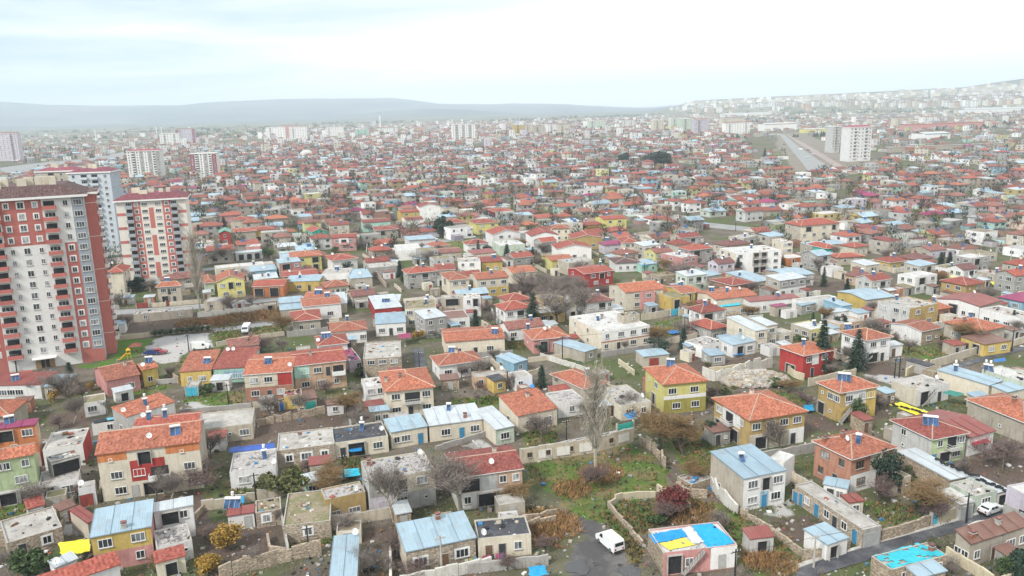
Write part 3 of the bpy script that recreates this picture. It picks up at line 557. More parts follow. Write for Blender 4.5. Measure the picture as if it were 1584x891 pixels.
HOUSE_DATA = '''
B|395,725|672,673|668,553|5.6|sM .7|yellow/pink/pink|.77/.22w .77w|-|C.55,.1|yellow and pink house, light blue sheet roof, near the bottom left corner
B|675,612|857,578|852,538|5.2|sW .3|white|-/.4o .75|-||white annex with pale tin roof right of the yellow and pink house
B|694,768|850,728|852,648|3.0|fJ|white|.3o .8s|.3k1||low white annex with a rubble strewn terrace beside the yellow and pink house
B|418,358|888,298|882,205|8.6|gO 1.9|cream/cream/beige|.18w .32h .5o3 .9w/.16w .38w .58x3.5 .88w/.12s .45o2 .82s|.5|T.76,.2 A.5,.15|long cream three-storey house, orange tiled roof and red central balconies
B|588,232|882,205|870,172|6.3|gR .6|white|-|-|V.2,.3 V.45,.35 A.1,.4|red metal roofed house directly behind the long cream three-storey house
B|560,190|778,120|795,52|4.6|sO .8|white/white/grey|.8|.5|V.5,.35 A.02,.3|white walled house with a slanting orange lean-to roof, vacant lot to its right
Z|-260,790|338,714|450,640|8.2|sP .3|orange/beige/peach|.5/.3 .6/.5o .85w|-|T.55,.6 C.3,.5|bright orange house with purple sheet roof at the left edge
B|-150,408|157,352|158,305|8.4|gO 1.0|green/white/green|.5o .75k/.3 .75w/.45 .55 .85|.5||light green house above a white ground floor at the left edge
B|168,492|348,458|342,400|3.2|fJ|white|.25o1.5 .7w|-||low white annex with dark doorway right of the light green house
B|222,387|352,352|347,325|5.8|fG|grey|.5/.5o5|-||unfinished grey concrete house with open front right of the light green house
B|188,332|366,306|395,232|4.2|fG|white/white/red|.35 .75|-||flat grey roofed house right of the bright orange house
Z|-300,662|92,628|228,472|4.0|hO 1.6|beige|.3|-||orange hip roofed house behind the bright orange house, cut by left edge
B|30,745|275,672|200,590|3.0|fG|stone|.25k .7|-||low stone outbuilding with flat concrete roof in the bottom left yard
B|-90,710|20,690|60,640|2.6|fG|stone|.5d|-||stone shed at the left edge beside the green plot
B|240,860|350,815|340,780|2.4|sW .2|white|.3 .7o1|-|A.1,.1|small white lean-to shed with tyres, below the yellow tarpaulin
B|180,960|535,842|520,850|2.8|sR 1.0|white|-|-||red tiled shed roof cut by the bottom edge, lower left
B|345,505|420,490|415,470|3.4|fG|white|.4v|-|A.2,.3|small white annex with a red door left below the long cream house
B|385,660|410,650|405,560|3.0|sr .2|beige|-|-||narrow rusty-roofed shed beside the yellow and pink house
C|332,298|603,265|592,185|3.4|fG|stone|.2 .5w .82|-|C.4,.6|single-storey stone house with two white-framed windows and concrete roof
C|603,262|858,225|838,155|3.3|fD|cream|.15k .4o3 .8w|-|V.55,.6 A.9,.3|dark flat roofed cream house with a blue tarpaulin across its porch
C|107,400|325,372|320,285|3.4|fJ|white|.3w .75|-|V.75,.5 A.95,.1|white bungalow with junk and blue sheeting on its roof
C|562,530|750,490|738,437|3.8|fJ|ochre|.2w .7w/|-|A.75,.1|shabby brown two-storey house with leaf-littered flat roof
C|358,655|585,628|547,482|3.0|fE|stone|.52|-||earth roofed stone house in the middle of the lower left
C|230,592|352,572|350,515|2.7|fE|stone|.4|-||low stone shed with mossy earth roof
C|92,612|228,592|224,555|2.5|sr .2|white|.75h|-|Y.1,.9|dark red roofed shed with a white door
C|575,930|712,915|668,698|3.0|sM .3|beige|-|-|A.85,.95|long narrow shed with light blue sheet roof at the bottom edge
C|468,458|545,440|535,393|2.3|sW .15|mint|.5w|-||small pale shed with white corrugated roof and greenish front
C|-60,200|215,168|200,95|3.3|fG|beige/beige/beige|.35 .6s .85w|.5||long low vine-covered house with grey roof beside a bare plot
C|365,42|450,32|430,5|3.0|fr|yellow|.55|-||little yellow kiosk house with red flat roof
C|455,60|524,50|505,10|2.5|sb .1|beige|.5t|-||rusty shed with a bright green gate
C|565,85|650,75|640,55|2.3|sb .2|white|.5|-||ramshackle white shed with rusty roof above the bare brown lane
D|92,442|405,388|357,297|6.1|fJ|cream/lgrey/lgrey|.2w .48w .85s/.2w .48B2.4 .8w|.4|A.9,.8 C.1,.8|grey and cream two-storey house with weathered flat roof
D|265,782|605,712|555,582|3.6|sM .9|stone/stone/cream|.2w .55d .8w|-|C.6,.9|stone bungalow under a wide light blue sheet roof
D|610,715|862,690|808,605|3.3|fD|cream|.2d1 .45k1 .75|.3|A.1,.1|cream bungalow with black bitumen flat roof
D|503,432|830,385|740,305|5.8|gR 1.1|peach/white|.15 .45o3 .8/.2o3 .7 .9|-|A.55,.15 C.7,.6|peach house with orange roof and arched window behind laundry
D|195,215|375,183|340,120|3.3|sM .6|cream|.15 .4w .8D|-||cream bungalow with light blue roof next to the dark flat roof
D|377,184|637,150|600,72|3.3|sW .8|cream|.3w .6D .85w|-|S.45,.7 C.7,.2|cream bungalow with pale grey roof, blue door and one solar panel
D|692,202|787,182|700,82|3.2|sW .5|palegreen/palegreen/cream|.5w|-||narrow pale roofed house with turquoise painted front
D|798,138|990,97|930,-8|3.6|sO 1.6|cream|.3w .75w|.5|C.6,.7|single-storey cream house under a steep orange tiled slope
Q|200,697|497,665|480,548|6.0|hO 1.8|cream|.2w .5k .85w/.2w .55B4 .85w|.5|C.35,.3 C.05,.4|cream two-storey house, hipped orange roof, washing on its long balcony
Q|95,665|203,650|150,605|5.4|fL|white|.5o2/.3w .75|-||white flat-topped annex left of the cream house with washing
Q|115,812|235,798|225,775|3.0|sM .3|beige|.4 .8|-||low blue-grey roofed shed below the cream house with washing
E|255,75|385,55|350,0|3.2|fJ|white|.5 .85|-||grey roofed white bungalow left of the tall poplar
S|280,782|500,748|305,628|3.3|fG|cream|.3w .75|.5|A.85,.2|deep grey flat roofed cream house right of the tall poplar
F|460,435|668,392|320,300|5.6|sS .7|white/white/beige|.22w .5D .78w/.22w .52o1.5 .82w|.3s|S.35,.45|tall white two-storey house with blue-grey sloping metal roof
F|487,160|770,113|275,55|6.2|hO 2.2|ochre/white/ochre|.2o2.5 .5s .8k/.12w .38w .62w .86w|.2o3 .6o3/.15w .45B3 .75w|C.5,.7|large ochre house with broad orange hipped roof above the white house
G|165,345|385,283|-38,255|6.2|hO 1.8|brick/white/brick|.25w .7o2.5/.2w .6|.2 .6k/.3w .75|S.35,.25 C.3,.6 C.05,.8 A.2,.4|pink brick house with orange hipped roof and blue solar panel
G|25,458|147,482|95,430|2.7|sM .2|white|.3k1 .7|-||tiny white kiosk with light blue roof beside the pink brick house
G|150,548|228,538|205,505|2.4|sr .15|cream|.5|-||tiny cream kiosk with red awning roof above the concrete strip
G|218,672|305,652|-88,455|3.0|fG|grey/grey/stone|.5g|.1D .2 .35D .5 .62k .75 .9D||long narrow stone garage row with concrete roof beside the yard
F|855,748|962,712|770,662|2.5|sM .2|white|.3o1.5|-||small shed with square light blue roof by the asphalt road
F|80,782|430,742|300,637|3.5|fL|pink/pink/tan|.15o2 .35 .8h|-||pink house with blue and yellow tarpaulins on its flat roof
G|545,250|728,215|332,155|5.0|hR 1.6|green/green/lgrey|.1D .4o2.5 .75w/.25 .6B2.5 .85w|.3s/.3|U.3,.3|pale green house with red tiled hipped roof and three solar panels
G|722,240|850,205|612,155|3.6|gr 1.0|white|.3 .7|-||white house with dark red metal roof right of the pale green house
G|985,170|1180,135|755,45|4.2|hO 1.7|beige|.3 .7|.6s|C.4,.45|big low beige house under orange tiles at the right edge
G|630,440|725,420|390,300|2.8|sW .2|tan|.5|-||long lean-to shed with tyres along its whitish roof
G|752,512|855,487|650,445|3.0|fG|palegreen|.5w|-||pale green garage with a grey flat roof beside the parked white car
G|680,557|752,540|560,490|2.7|sL .1|lgrey|.5g|-||grey garage with steel shutter next to the pale green garage
G|852,502|912,485|745,420|2.5|sW .1|brown|.5o2|-||dark carport with tyres on its roof above the white car
G|727,745|1015,652|562,702|3.6|sb .9|beige|.13 .42d .7w .9|.25 .7|C.1,.3 C.6,.6|old stone-coloured house with rusty brown corrugated roof
G|352,862|618,792|265,795|3.1|fG|tan|.25 .6 .85|-|C.9,.5|tan house covered with a turquoise tarpaulin beside the road
G|985,600|1100,580|880,545|3.2|fL|grey|.5|-||grey house with pinkish flat roof at the right edge
G|985,505|1100,485|930,455|6.0|fL|lilac|.3/.3|-||lilac and white house at the right edge behind the grey house
G|480,905|620,870|560,850|2.6|sM .3|tan|.5|-||small blue roofed shed cut by the bottom edge
T|458,670|705,627|285,605|6.4|hO 1.6|white/yellow/ochre|.2k .7w/.25w .6w .85w|.2o2 .6s/.2s .6w .85w|U.3,.35|mustard house with white bay and three white solar panels
T|235,442|440,402|45,388|5.6|hO 1.4|red|.3k1 .7/.2w .7w|.5o3/-|S.3,.4|bright red house behind two dark fir trees
T|618,348|787,322|418,295|6.0|hO 1.5|white|.3o3 .7k1/.3w .7w|.4o4/.25w .6w .85|T.2,.9|white house with orange hipped roof and outside stairs behind the fir
T|885,148|1062,115|738,92|6.2|fG|ochre/ochre/lgrey|.3 .7w/.3w .75w|.2 .55k .8/.2w .6w .85|S.5,.85|grey and ochre cube house with flat concrete roof
T|1330,292|1487,257|1085,230|4.2|hO 1.6|beige|.3 .7|.3w .6 .85|S.5,.6 C.2,.6|wide orange hipped house right of the ochre cube house
T|960,292|1085,266|805,258|3.8|gO .8|tan/tan/white|.4w .8s|.5s||half-ruined tan house with pale orange roof beside a green plot
T|1340,372|1445,330|1190,315|3.0|sb .3|yellow|.3w .75w|.3k .7o2||ruined yellow fronted house with broken brown roof
V|290,862|445,812|135,790|4.0|gM .7|cream/cream/yellow|.3 .7|.2|A.8,.4|yellow sided house with broad light blue roof
T|1315,138|1452,98|1055,58|4.4|gr 1.0|beige/beige/white|.4 .8|.15w .4o2.5 .65 .85w|A.7,.5|long white house with dark red corrugated roof
T|470,135|537,126|340,95|3.5|sM .3|sky|.5w|.5|S.3,.6|light blue cottage with two-part blue roof and solar panel
T|385,178|470,150|355,150|2.6|sW .2|white|.3s .7|.5||white shed with red and green boards beside the light blue cottage
T|935,648|1128,605|738,598|3.6|fG|white/white/cream|.2o2.5 .7k1|-|A.9,.4|white flat concrete roofed house with outside stairs and blue door
T|1370,622|1462,590|1062,520|3.6|sM .3|cream|.5|.1k|V.4,.75|long cream walled house with wide light blue roof
T|1480,665|1600,640|1400,618|3.2|sM .3|cream|.5|-||light blue roofed annex at the right edge below the wide blue roof
T|1590,600|1700,575|1345,515|3.0|fL|palegreen|.5|.4|V.1,.8 V.0,.9|pale green flat house with solar panels at the right edge
T|1560,205|1680,185|1410,130|4.4|fG|white|.3w .7w|.2w .45w .7w||white flat roofed house with balcony near the right edge
T|1000,505|1040,492|840,470|2.4|sD .1|grey|.5c1|-||dark roofed shed with turquoise door beside the road
U|625,772|1035,738|1000,702|3.8|sr .4|white|.08 .3 .55k .8w|-|S.65,.5|long white arched house under a thin dark red roof
U|1035,765|1222,705|1180,675|3.8|fG|white|.2 .7|-||white blank-walled house right of the long arched house
T|60,140|140,128|120,112|3.0|sP .1|beige|.4k .75|-||small porch annex with crimson roof on the arched house
U|515,378|885,350|380,335|8.2|fL|white/white/cream|.1w .45o2 .6o2 .88w/.1w .45B2.5 .62B2.5 .88w/.1w .45B2.5 .62B2.5 .88w|.2w .6w/.2w .6w/.2w .6w|S.6,.7 A.2,.3|large cream three-storey flat roofed block in the middle right
U|892,285|978,280|700,265|7.6|fL|cream|.3w .7w/.3w .7w/.3w .7w|.3/.3||cream flat block directly behind the large three-storey flat block
U|1040,158|1222,100|868,130|9.0|hR 2.0|cream/cream/beige|.2w .5w .8w/.1w .35w .6w .85w/.2o3 .6w .85o2|.3/.3s .7s/.3 .7|C.1,.5|tall beige three-storey house with big red hipped roof
U|1130,322|1345,283|1035,290|3.5|sM .4|beige|.3 .6 .9|.5||beige walled depot with light blue roof
U|1245,342|1388,350|1400,298|3.6|hR 1.4|teal|.3 .7|-|S.85,.6|teal green walled house with orange roof in the middle right
U|1480,332|1600,315|1500,288|3.6|hR 1.3|cream|.3 .7|-||cream hipped house right of the teal green walled house
U|1330,415|1570,402|1500,372|3.0|hR 1.0|beige|.3 .7|-||low orange roofed house in front of the teal green house
U|80,412|207,393|-20,365|6.0|fL|pink|.3w .7w/.3w .7w|.5/.5|S.5,.5|pink flat roofed cube with a tilted solar panel
U|215,578|405,545|352,505|3.2|sM .4|beige|.3w .7k|-||grey blue roofed low house among bare trees, right centre
U|680,612|832,590|600,510|3.3|sM .5|beige|.3w .7w|.5|S.1,.6|blue roofed low house in front of the large flat block
U|485,642|675,612|600,545|3.2|hR 1.2|brick|.3 .7|-||brick cottage with weathered red hipped roof below the flat block
U|922,568|1157,545|1090,485|4.0|gM .8|white/white/beige|.2w .5 .8w|.5||long white barn-like house with blue roof beside the fir
U|350,755|545,682|285,688|4.4|gO .9|cream|.3 .7|.3s|S.45,.4 A.75,.4|cream house with orange roof and purple-blue solar panel
U|75,705|212,715|160,655|4.8|gO .8|yellow|.3k .7/.5o2|-|S.7,.5|yellow house with orange roof and turquoise water tank
U|385,822|612,798|600,770|3.2|fE|cream|.3w .85w|.3||low cream house with turquoise sheeting along its roof edge
U|935,418|1080,445|1060,400|3.2|fL|orange|.3o1|-||low orange brick annex beside a dark fir
U|1298,502|1388,490|1360,462|3.2|fG|white|.5w|-||small white house with grey roof in bare plots
U|1050,805|1170,780|1150,762|2.8|sS .3|grey|.5w|-||grey shed with pale metal roof near a pole
S|583,635|920,603|445,508|6.6|hO 1.9|lemon/olive/lemon|.3w .75w/.2w .72w|.5o2/.2s .6w|T.4,.55 C.55,.7|bright lemon yellow house, orange hipped roof, white balcony band
S|140,252|492,200|30,120|5.6|fL|white/cream/cream|.1 .35k .65w .9/.12 .4w .65w .88w|.2 .6/.2 .6|S.35,.6 C.5,.7|cream and white terrace house with cluttered flat roof
S|300,135|418,118|400,95|7.6|fE|beige|-/-/.6s|-||beige rooftop annex room on the cluttered terrace house
S|930,236|1062,210|785,180|3.6|hR 1.4|grey|.3w .75w|.3w .7||low grey walled house with dark orange hipped roof
S|1250,245|1345,230|1135,130|5.8|sW .9|cream|.5w/.5w|.5/.5||cream two-storey house with stepped white metal roof
S|1335,208|1415,195|1250,145|6.2|sW .5|cream|.6w/.5w|-||taller cream annex right of the stepped white roof
S|1410,270|1525,245|1500,205|3.0|fG|cream|.2s .6w|-||small flat cream house right of the stepped white roof
S|1090,348|1260,315|1015,290|3.2|sM .4|white|.3o2 .75w|.5|A.6,.3|white cottage with light blue roof and blue awning
S|870,352|1020,312|822,292|3.2|fJ|white|.3 .7|.5w||white cottage with rubble covered roof
S|925,425|1042,412|850,380|2.5|sS .2|grey|.5w|.5||grey tin roofed shed beside leafless vines
S|445,432|635,410|560,365|2.6|sM .2|beige|.4v|-||shed under turquoise and white roof sheets
S|765,360|850,345|800,320|2.5|sS .3|grey|.4|-||little dark grey shed right of the turquoise sheets
R|250,272|345,222|148,222|5.8|gO 1.5|cream/cream/cream|.3w .75w/.3w .75w|.3w .75w/.3 .75|C.5,.6|pinkish cream two-storey house with orange saddle roof
R|345,266|392,250|348,232|5.8|fL|pink|.5w/.5w|-||narrow pink annex attached to the pinkish cream saddle-roofed house
R|432,275|565,258|398,226|3.6|hO 1.3|beige|.3w .75k|-|T.3,.4|beige cottage with orange hipped roof behind the cyan gate
R|513,300|620,318|590,270|4.6|fE|yellow|.3o2 .7w|-||small yellow house with stairs and blue gate
R|580,282|715,290|690,240|4.0|gO .8|lemon|.3w .7w|-|S.4,.6|lemon cottage with orange roof and blue solar panel
R|755,310|905,262|820,230|4.0|gO .8|cream|.4|-|T.2,.5 A.6,.4|cream end house of the orange roofed row
Y|1172,652|1415,622|1110,590|5.0|gR .9|red|.4w .8/.3w .6o2 .85|.3/.3|V.85,.5|bright red house with faded orange roof behind bare trees
R|190,102|340,95|325,62|3.6|hN 1.0|white|.2 .5 .8|-|S.6,.5|white bungalow with dark purple hipped roof
R|345,112|438,102|425,72|3.2|sM .3|mint|.7|-||mint annex with blue awning right of the dark purple roof
Q|1352,465|1432,440|1275,378|2.8|sM .2|beige|.5|-||blue-grey roofed shed beside the cluttered terrace house
Q|510,547|775,512|735,455|3.6|hO 1.5|white|.2w .58w .82w|.5|T.45,.85 C.5,.5|white bungalow, clean orange hipped roof, blue-purple solar panels
Q|548,408|900,382|872,325|4.2|gO .9|cream|.2w .5k .75w|-|T.85,.2 C.75,.7|long orange roofed house with timber gabled porch
Q|1052,397|1270,375|968,340|3.8|hO 1.6|pink|.3o2 .65w .85s|.4s|S.1,.85 A.4,.3 a.55,.35|pink bungalow with orange hipped roof and two dishes
Q|80,503|300,488|282,395|4.6|fG|stone|-/.2w .5w .8w|-||tan stone house with large grey flat roof
Q|148,305|328,293|302,232|3.6|sS .6|white|.2w .5k1 .8w|-||white cottage with grey and rust striped roof
Q|148,218|305,203|270,125|3.6|sW .5|red|.3 .7|-|U.5,.4|red walled cottage with pale metal roof and three panels
Q|320,215|500,205|480,155|5.8|fE|cream|.2w .5w .8w/.15w .5w .8w|-|S.7,.5 C.1,.5|cream two-storey house with rusty roof terrace
Q|655,150|755,145|738,123|6.2|fL|white|.6w/.3 .7o1.5|-||white cube house next to the open roof terrace
Q|530,152|652,146|640,130|5.6|fG|beige|.5w/.5o4|-||beige unfinished house with an open upper floor
Q|545,275|692,262|680,215|3.3|fb|white|.3w .7w|-||white ground-floor annex with rusty pergola
Q|945,532|1028,508|905,470|2.8|sM .3|sky|.5|.3||small bright blue shed with light metal roof
Q|720,608|905,590|870,560|3.0|fG|peach|.2 .7|-|A.6,.7 a.9,.7|low peach house with grey roof beside a winter garden
Q|830,634|905,618|800,600|2.8|sD .2|yellow|.5|-||little yellow shed with black roof
Q|955,612|1052,597|1030,560|3.2|fG|white|.3|-||white shed with grey roof next to the blue tarpaulin bundle
Q|1348,680|1500,640|1245,568|3.4|hO 1.3|beige|.3w .7w|.5|S.6,.3|orange roofed house half hidden behind the poplar
P|1300,352|1520,332|1275,300|3.8|hO 1.4|white|.3 .6w .9w|-|S.5,.6|white bungalow with orange hip roof by the narrow lane
Y|298,697|565,675|545,622|6.2|gO 1.1|cream/yellow|.2w .5w .85w/.2w .5w .85w|.5/.5|S.55,.3|cream and yellow two-storey house with orange roof beside bare trees
Y|72,705|252,688|210,618|5.6|hO 1.4|cream|.3w .7w/.3w .7w|.3/.5o2||cream house with orange hip roof and colourful side balcony
Y|-40,622|135,612|100,510|4.6|gR .9|beige|.5|-|A.4,.3|plain red roof house left of the white flat house
Y|152,553|332,545|310,512|5.2|fG|white|.2 .6w/.2 .6w|-||white flat house between two orange roofs in mid picture
Y|335,557|515,545|470,458|4.2|gR .9|yellow|.3 .7w|-|T.7,.3|yellow fronted house with red roof and blue panels in mid picture
Y|588,647|742,612|540,565|4.2|gO 1.0|cream|.4w .8|.3|C.3,.5|cream cottage with plain orange roof left of the bare grove
Y|905,545|1045,515|888,500|4.0|gO .8|lemon|.3w .7w|.5||pale yellow cottage with small orange roof
Y|1050,560|1250,535|1210,500|5.0|fG|beige|.3k .7w/.3 .7w|-||beige flat house with dark openings behind the red house
Y|490,420|693,405|620,368|4.6|fL|palegreen|.2 .5w .8w/|-||pale mint flat house with a small conifer in front
Y|428,332|672,330|560,258|6.0|eR 1.9|white|.3w .7/.3w .6|-||white house with gable facing us and red roof
Y|740,345|968,332|860,285|6.4|eR 1.7|white|.25o2 .6o3/.3w .7w|-||white house with brown gable and busy balconies
Y|1070,365|1325,355|1160,290|5.0|eR 1.5|ochre|.3w .7w|-||ochre house with grey gable and red roof
Y|950,450|1238,435|1080,380|5.0|eR 1.6|white|.2w .5w .8w|-||broad low gabled white house with brown-red roof
Y|905,285|1060,280|820,262|6.2|hO 1.4|cream|.4 .8/.4 .8|.5/.5||cream two-storey house with light orange hip roof
Y|1330,416|1512,402|1292,395|4.0|hP 1.2|lilac|.2w .6w .85|.5|T.3,.6|lilac walled house with crimson hip roof
Y|1480,400|1620,395|1600,350|5.2|hR 1.4|cream|.3w .7o2/.3w .7w|-||cream two-storey house right of the crimson hip roof
Y|432,148|603,138|580,112|5.4|hR 1.4|red|.3w .7w/.3w .7w|-||red walled two-storey house with red hip roof
Y|82,240|222,228|50,215|6.0|hR 1.4|beige|.3 .7/.3 .7|.5/.5||beige two-storey house beside the round dark tree
Y|290,243|485,228|440,195|5.8|hR 1.5|lemon|.2w .7/.3w .75w|-||pale lemon house with red hip roof
Y|225,414|405,398|180,393|3.8|hR 1.5|white|.25w .8w|-|S.5,.7|white bungalow with red hip roof and slim conifer
Y|0,482|185,470|170,418|3.8|gK .7|beige|.6w|-||long low house with pinkish tile roof
Y|1180,260|1325,245|1290,205|4.4|gR .9|yellow|.3w .7w|-|S.5,.6|yellow walled house with red saddle roof
Y|1325,210|1520,198|1470,160|6.0|gR 1.0|lemon|.3w .7w/.3w .7w|-|S.3,.5|tall lemon two-storey house with red saddle roof
X|325,312|452,300|420,262|6.0|eR 1.4|teal|.3 .7/.25w .7w|-||vivid turquoise two-storey house with gable
X|468,258|632,248|600,218|6.0|gR .8|cream|.3w .7w/.3w .7w|-|S.6,.3|cream two-storey house behind the vivid turquoise house
X|480,360|688,350|650,318|6.4|gR .8|pink/pink/grey|.2w .5w .8w/.2w .5x3 .8w|-||pink and white house with central balcony right of the turquoise house
X|148,518|412,498|375,455|6.0|hO 1.4|lemon|.35w .8o2/.35w .8o2.5|-|C.5,.4|pale yellow house with wide orange hip roof, left of centre
X|488,545|706,520|430,472|4.4|hR 1.4|white|.75w|-|A.2,.6|white house under a broad terracotta hip roof
X|735,236|968,222|945,180|5.0|gR .8|mint|.3w .6w|-||long mint house with brick red roof
X|840,298|1035,285|990,250|5.6|hR 1.2|beige|.2w .5k .8/.3o2 .8w|-||beige house with shadowed porch and red hip roof
X|1110,378|1268,345|1100,295|4.2|hM .9|white|.3w .7w|.5||white house with light blue hip roof near the round dark tree
X|1008,462|1215,450|1198,398|4.4|fL|white|-|-||blank white warehouse wall house
X|1045,152|1200,150|1185,110|6.0|gR .8|yellow|.3w .8/.3w .8|-||yellow two-storey house with red roof behind the white arched house
X|1085,215|1225,218|1200,180|4.6|gR .8|white|.4w .8w|.5||white arched-window house with red roof
X|1195,110|1372,100|1290,-5|8.4|eR 1.8|white|.3s .7s/.3s .7s/.5s|-||large blank white three-storey gable house
X|790,600|1042,580|1000,545|3.8|fG|grey|.2 .6|-||grey unfinished house with flat concrete roof
X|638,690|820,685|785,610|3.6|sM .5|beige|.5|-|A.5,.3|low house with pale blue metal roof near a dark pole
X|405,648|628,640|605,600|4.6|fG|white|.2w .5d .8w|-|T.45,.7|white flat house with bright blue balcony cloth
X|105,715|388,705|365,655|3.6|sM .4|yellow|.4w .7k1|-|V.35,.5|yellow walled low house with blue metal roof
X|85,675|380,650|370,612|3.6|gR .6|beige|-|-|A.2,.3|long red roof directly behind the blue metal roof
X|258,862|470,850|442,762|4.4|gO .8|white|.2o1.5 .5k1 .8w|-|U.5,.35|white cottage with orange roof and three blue panels
X|470,855|600,845|580,795|3.2|sW .3|beige|.5|-||beige shed with white sheet roof beside three blue panels
X|805,880|1040,870|1020,815|3.2|sW .3|beige|.5|-||low house with white metal roof and dark panels
X|50,880|250,870|240,835|3.2|sW .3|beige|.5|-||pale shed with blue-white sheets left of the three blue panels
W|910,612|1148,590|1040,510|6.2|eO 1.9|lemon|.3w .8w/.2w .5o1.5 .78w|-|S.75,.4|lemon gabled two-storey house by the bare poplar
W|808,622|908,612|880,560|4.6|hO 1.2|palegreen|.6w|-||small pale green house attached to the lemon gabled house
W|1200,650|1462,640|1440,590|4.0|gR 1.1|orange|.2o3 .7o3|-||orange timber pergola house with dark openings
W|420,655|632,640|325,645|5.8|hO 1.4|beige|.3o2 .7k/.25w .5k .7w|.5/.5|T.4,.6|beige house with turquoise terrace in front of the towers
W|930,218|1030,215|950,165|5.6|eg 1.4|red|.5w/.5|-||red walled house with green metal gable roof
W|1200,196|1400,190|1370,155|5.4|hR 1.3|yellow|.2o3 .55w .85w/|-||yellow house with red hip roof and dark veranda
W|1020,210|1190,180|1160,145|5.4|hR 1.1|beige|.3w .7|-||olive beige house with double red roof
W|1020,112|1185,106|1150,65|5.4|hR 1.5|beige|.3w .7w|-||beige house with bright red pyramid roof
W|735,295|905,288|890,265|4.0|fL|yellow|.5k|-||flat yellow house between two bare poplars
W|1068,380|1290,360|1270,345|3.4|sW .2|white|.2o2 .5o2 .8o2|-||white low house with open arches along the road
W|1150,325|1270,318|1250,298|3.6|fL|pink|.3w .7w|-||small salmon flat house
W|18,540|165,530|210,460|8.8|hR 1.4|cream/cream/cream|-/-/-|.3w .7w/.3w .7w/.3w .7w||cream three-storey house squeezed between the two red towers
P|-30,165|60,158|50,130|3.0|fE|beige|.5|-||grey ruined shed near the red tower base
P|432,580|620,566|610,452|3.6|sO 1.2|yellow|.3 .7w|-|T.75,.3|yellow bungalow with orange tile roof by the parking lot
P|624,563|842,550|822,437|3.6|sR 1.2|mint|.15 .55w .8w|-|A.15,.8 a.3,.8|bungalow with plain red roof and blue glazed veranda
P|798,598|1085,577|1050,482|6.2|gO 1.0|cream/brick/cream|.2w .5k .75w/.2w .5w|.5|T.45,.3 A.95,.1|cream two-storey house with orange tiles and red brick ground floor
P|1085,548|1398,512|1370,450|6.4|gR .9|peach|.2w .5w .8/.2w .45w .65k1 .85x3|-|C.35,.4|peach house with raspberry red roof and mint staircase
Z|985,310|1320,240|1270,70|3.8|gO 1.8|pink|.3s .7w|-|C.75,.4|salmon pink house with swept orange gable near the red tower
Z|1325,205|1490,170|1500,105|4.2|gO .8|yellow|.45|-|T.6,.4 A.1,.1|little yellow house joined to the salmon pink house
Z|-150,350|380,335|450,215|3.4|sr .5|white|.3w .45w .6w|-|T.45,.3|low white house with dark red metal roof below the red tower
Z|400,360|590,350|570,240|3.0|sS .4|beige|.3|-||beige shed with curved grey roof right of the dark red roof
Z|785,510|990,475|960,410|3.2|fE|white|.35w|-||white cottage with a grass-grown roof among bare trees
Z|860,705|1190,660|1180,640|2.4|fJ|white|.5|-||narrow white roofed shed with tattered black and blue sheeting
P|1075,292|1255,275|1045,225|3.6|hR 1.2|beige|.3 .7|.5||low beige house with rusty red hip roof
P|1142,205|1300,157|1265,90|4.6|gO .8|white|.3w .7w|.5|T.7,.5|white house under orange roof with twin blue panels
P|1010,185|1148,172|1130,140|3.4|sM .2|white|.5|-||white shed with layered light blue roofs
P|1012,225|1150,212|1135,180|2.8|sM .2|beige|.5|-||lower light blue roofed shed in the same yard
P|1302,190|1400,183|1380,130|3.0|sW .2|beige|.5|-||beige shed with white corrugated roof
P|1225,432|1412,412|1390,358|4.6|hR 1.4|white|.4w .8w|-|U.3,.3 A.0,.2|white house with red hip roof and triple panel group
P|170,248|440,262|430,235|2.6|fJ|beige|.2 .8|-||roofless rubble shed with white sheets by the road
P|1410,515|1480,505|1470,430|3.0|fP|lilac|.8|-||mauve roofed annex left of the tan stone house
P|575,175|680,170|660,145|3.2|fG|beige|.4|-||low grey shed near the bare poplar base
F|575,335|650,357|590,285|4.6|fL|white|.5s|-||little white rooftop box annex behind the tall white house
F|215,458|312,426|262,382|1.5|fJ|tan|-|-||roofless low stone ruin full of planks left of the tall white house
'''
# ------------------------------------------------------------------ trees
def bark(c, n='bark'): return plain(c, .9, n, .3, sc=3)
M_BARK = bark((.11, .09, .075)); M_PALE = bark((.42, .38, .31), 'pale_bark'); M_TWIG = bark((.25, .21, .185), 'twigs'); M_TWIGR = bark((.20, .14, .125), 'reddish_twigs'); M_TWIGP = bark((.48, .43, .35), 'pale_twigs'); M_TWIGB = bark((.26, .17, .08), 'brown_twigs')
def leafmat(c, n): 
    key = ('leaf', n)
    if key not in MC:
        m, t, N, L, b = nodes(n); n1 = noise(N, L, geo(N), 1.2, 4, .7); oi = N.new('ShaderNodeObjectInfo')
        r = ramp(N, L, n1.outputs[0], .32, .72, tuple(x*.45 for x in c)+(1,), tuple(x*1.5 for x in c)+(1,))
        v = ramp(N, L, oi.outputs['Random'], 0, 1, (.75, .8, .75, 1), (1.2, 1.12, 1.1, 1)); L.new(mixc(N, L, 1.0, r.outputs[0], v.outputs[0], 'MULTIPLY'), b.inputs['Base Color']); b.inputs['Roughness'].default_value = .8; MC[key] = m
    return MC[key]
M_FIR = leafmat((.028, .055, .034), 'fir_needles'); M_GREEN = leafmat((.06, .10, .03), 'green_leaves'); M_OLIVE = leafmat((.10, .11, .035), 'olive_leaves'); M_REDL = leafmat((.17, .032, .03), 'red_leaves'); M_YEL = leafmat((.32, .20, .035), 'yellow_leaves'); M_DRY = leafmat((.30, .17, .07), 'dry_stalks')
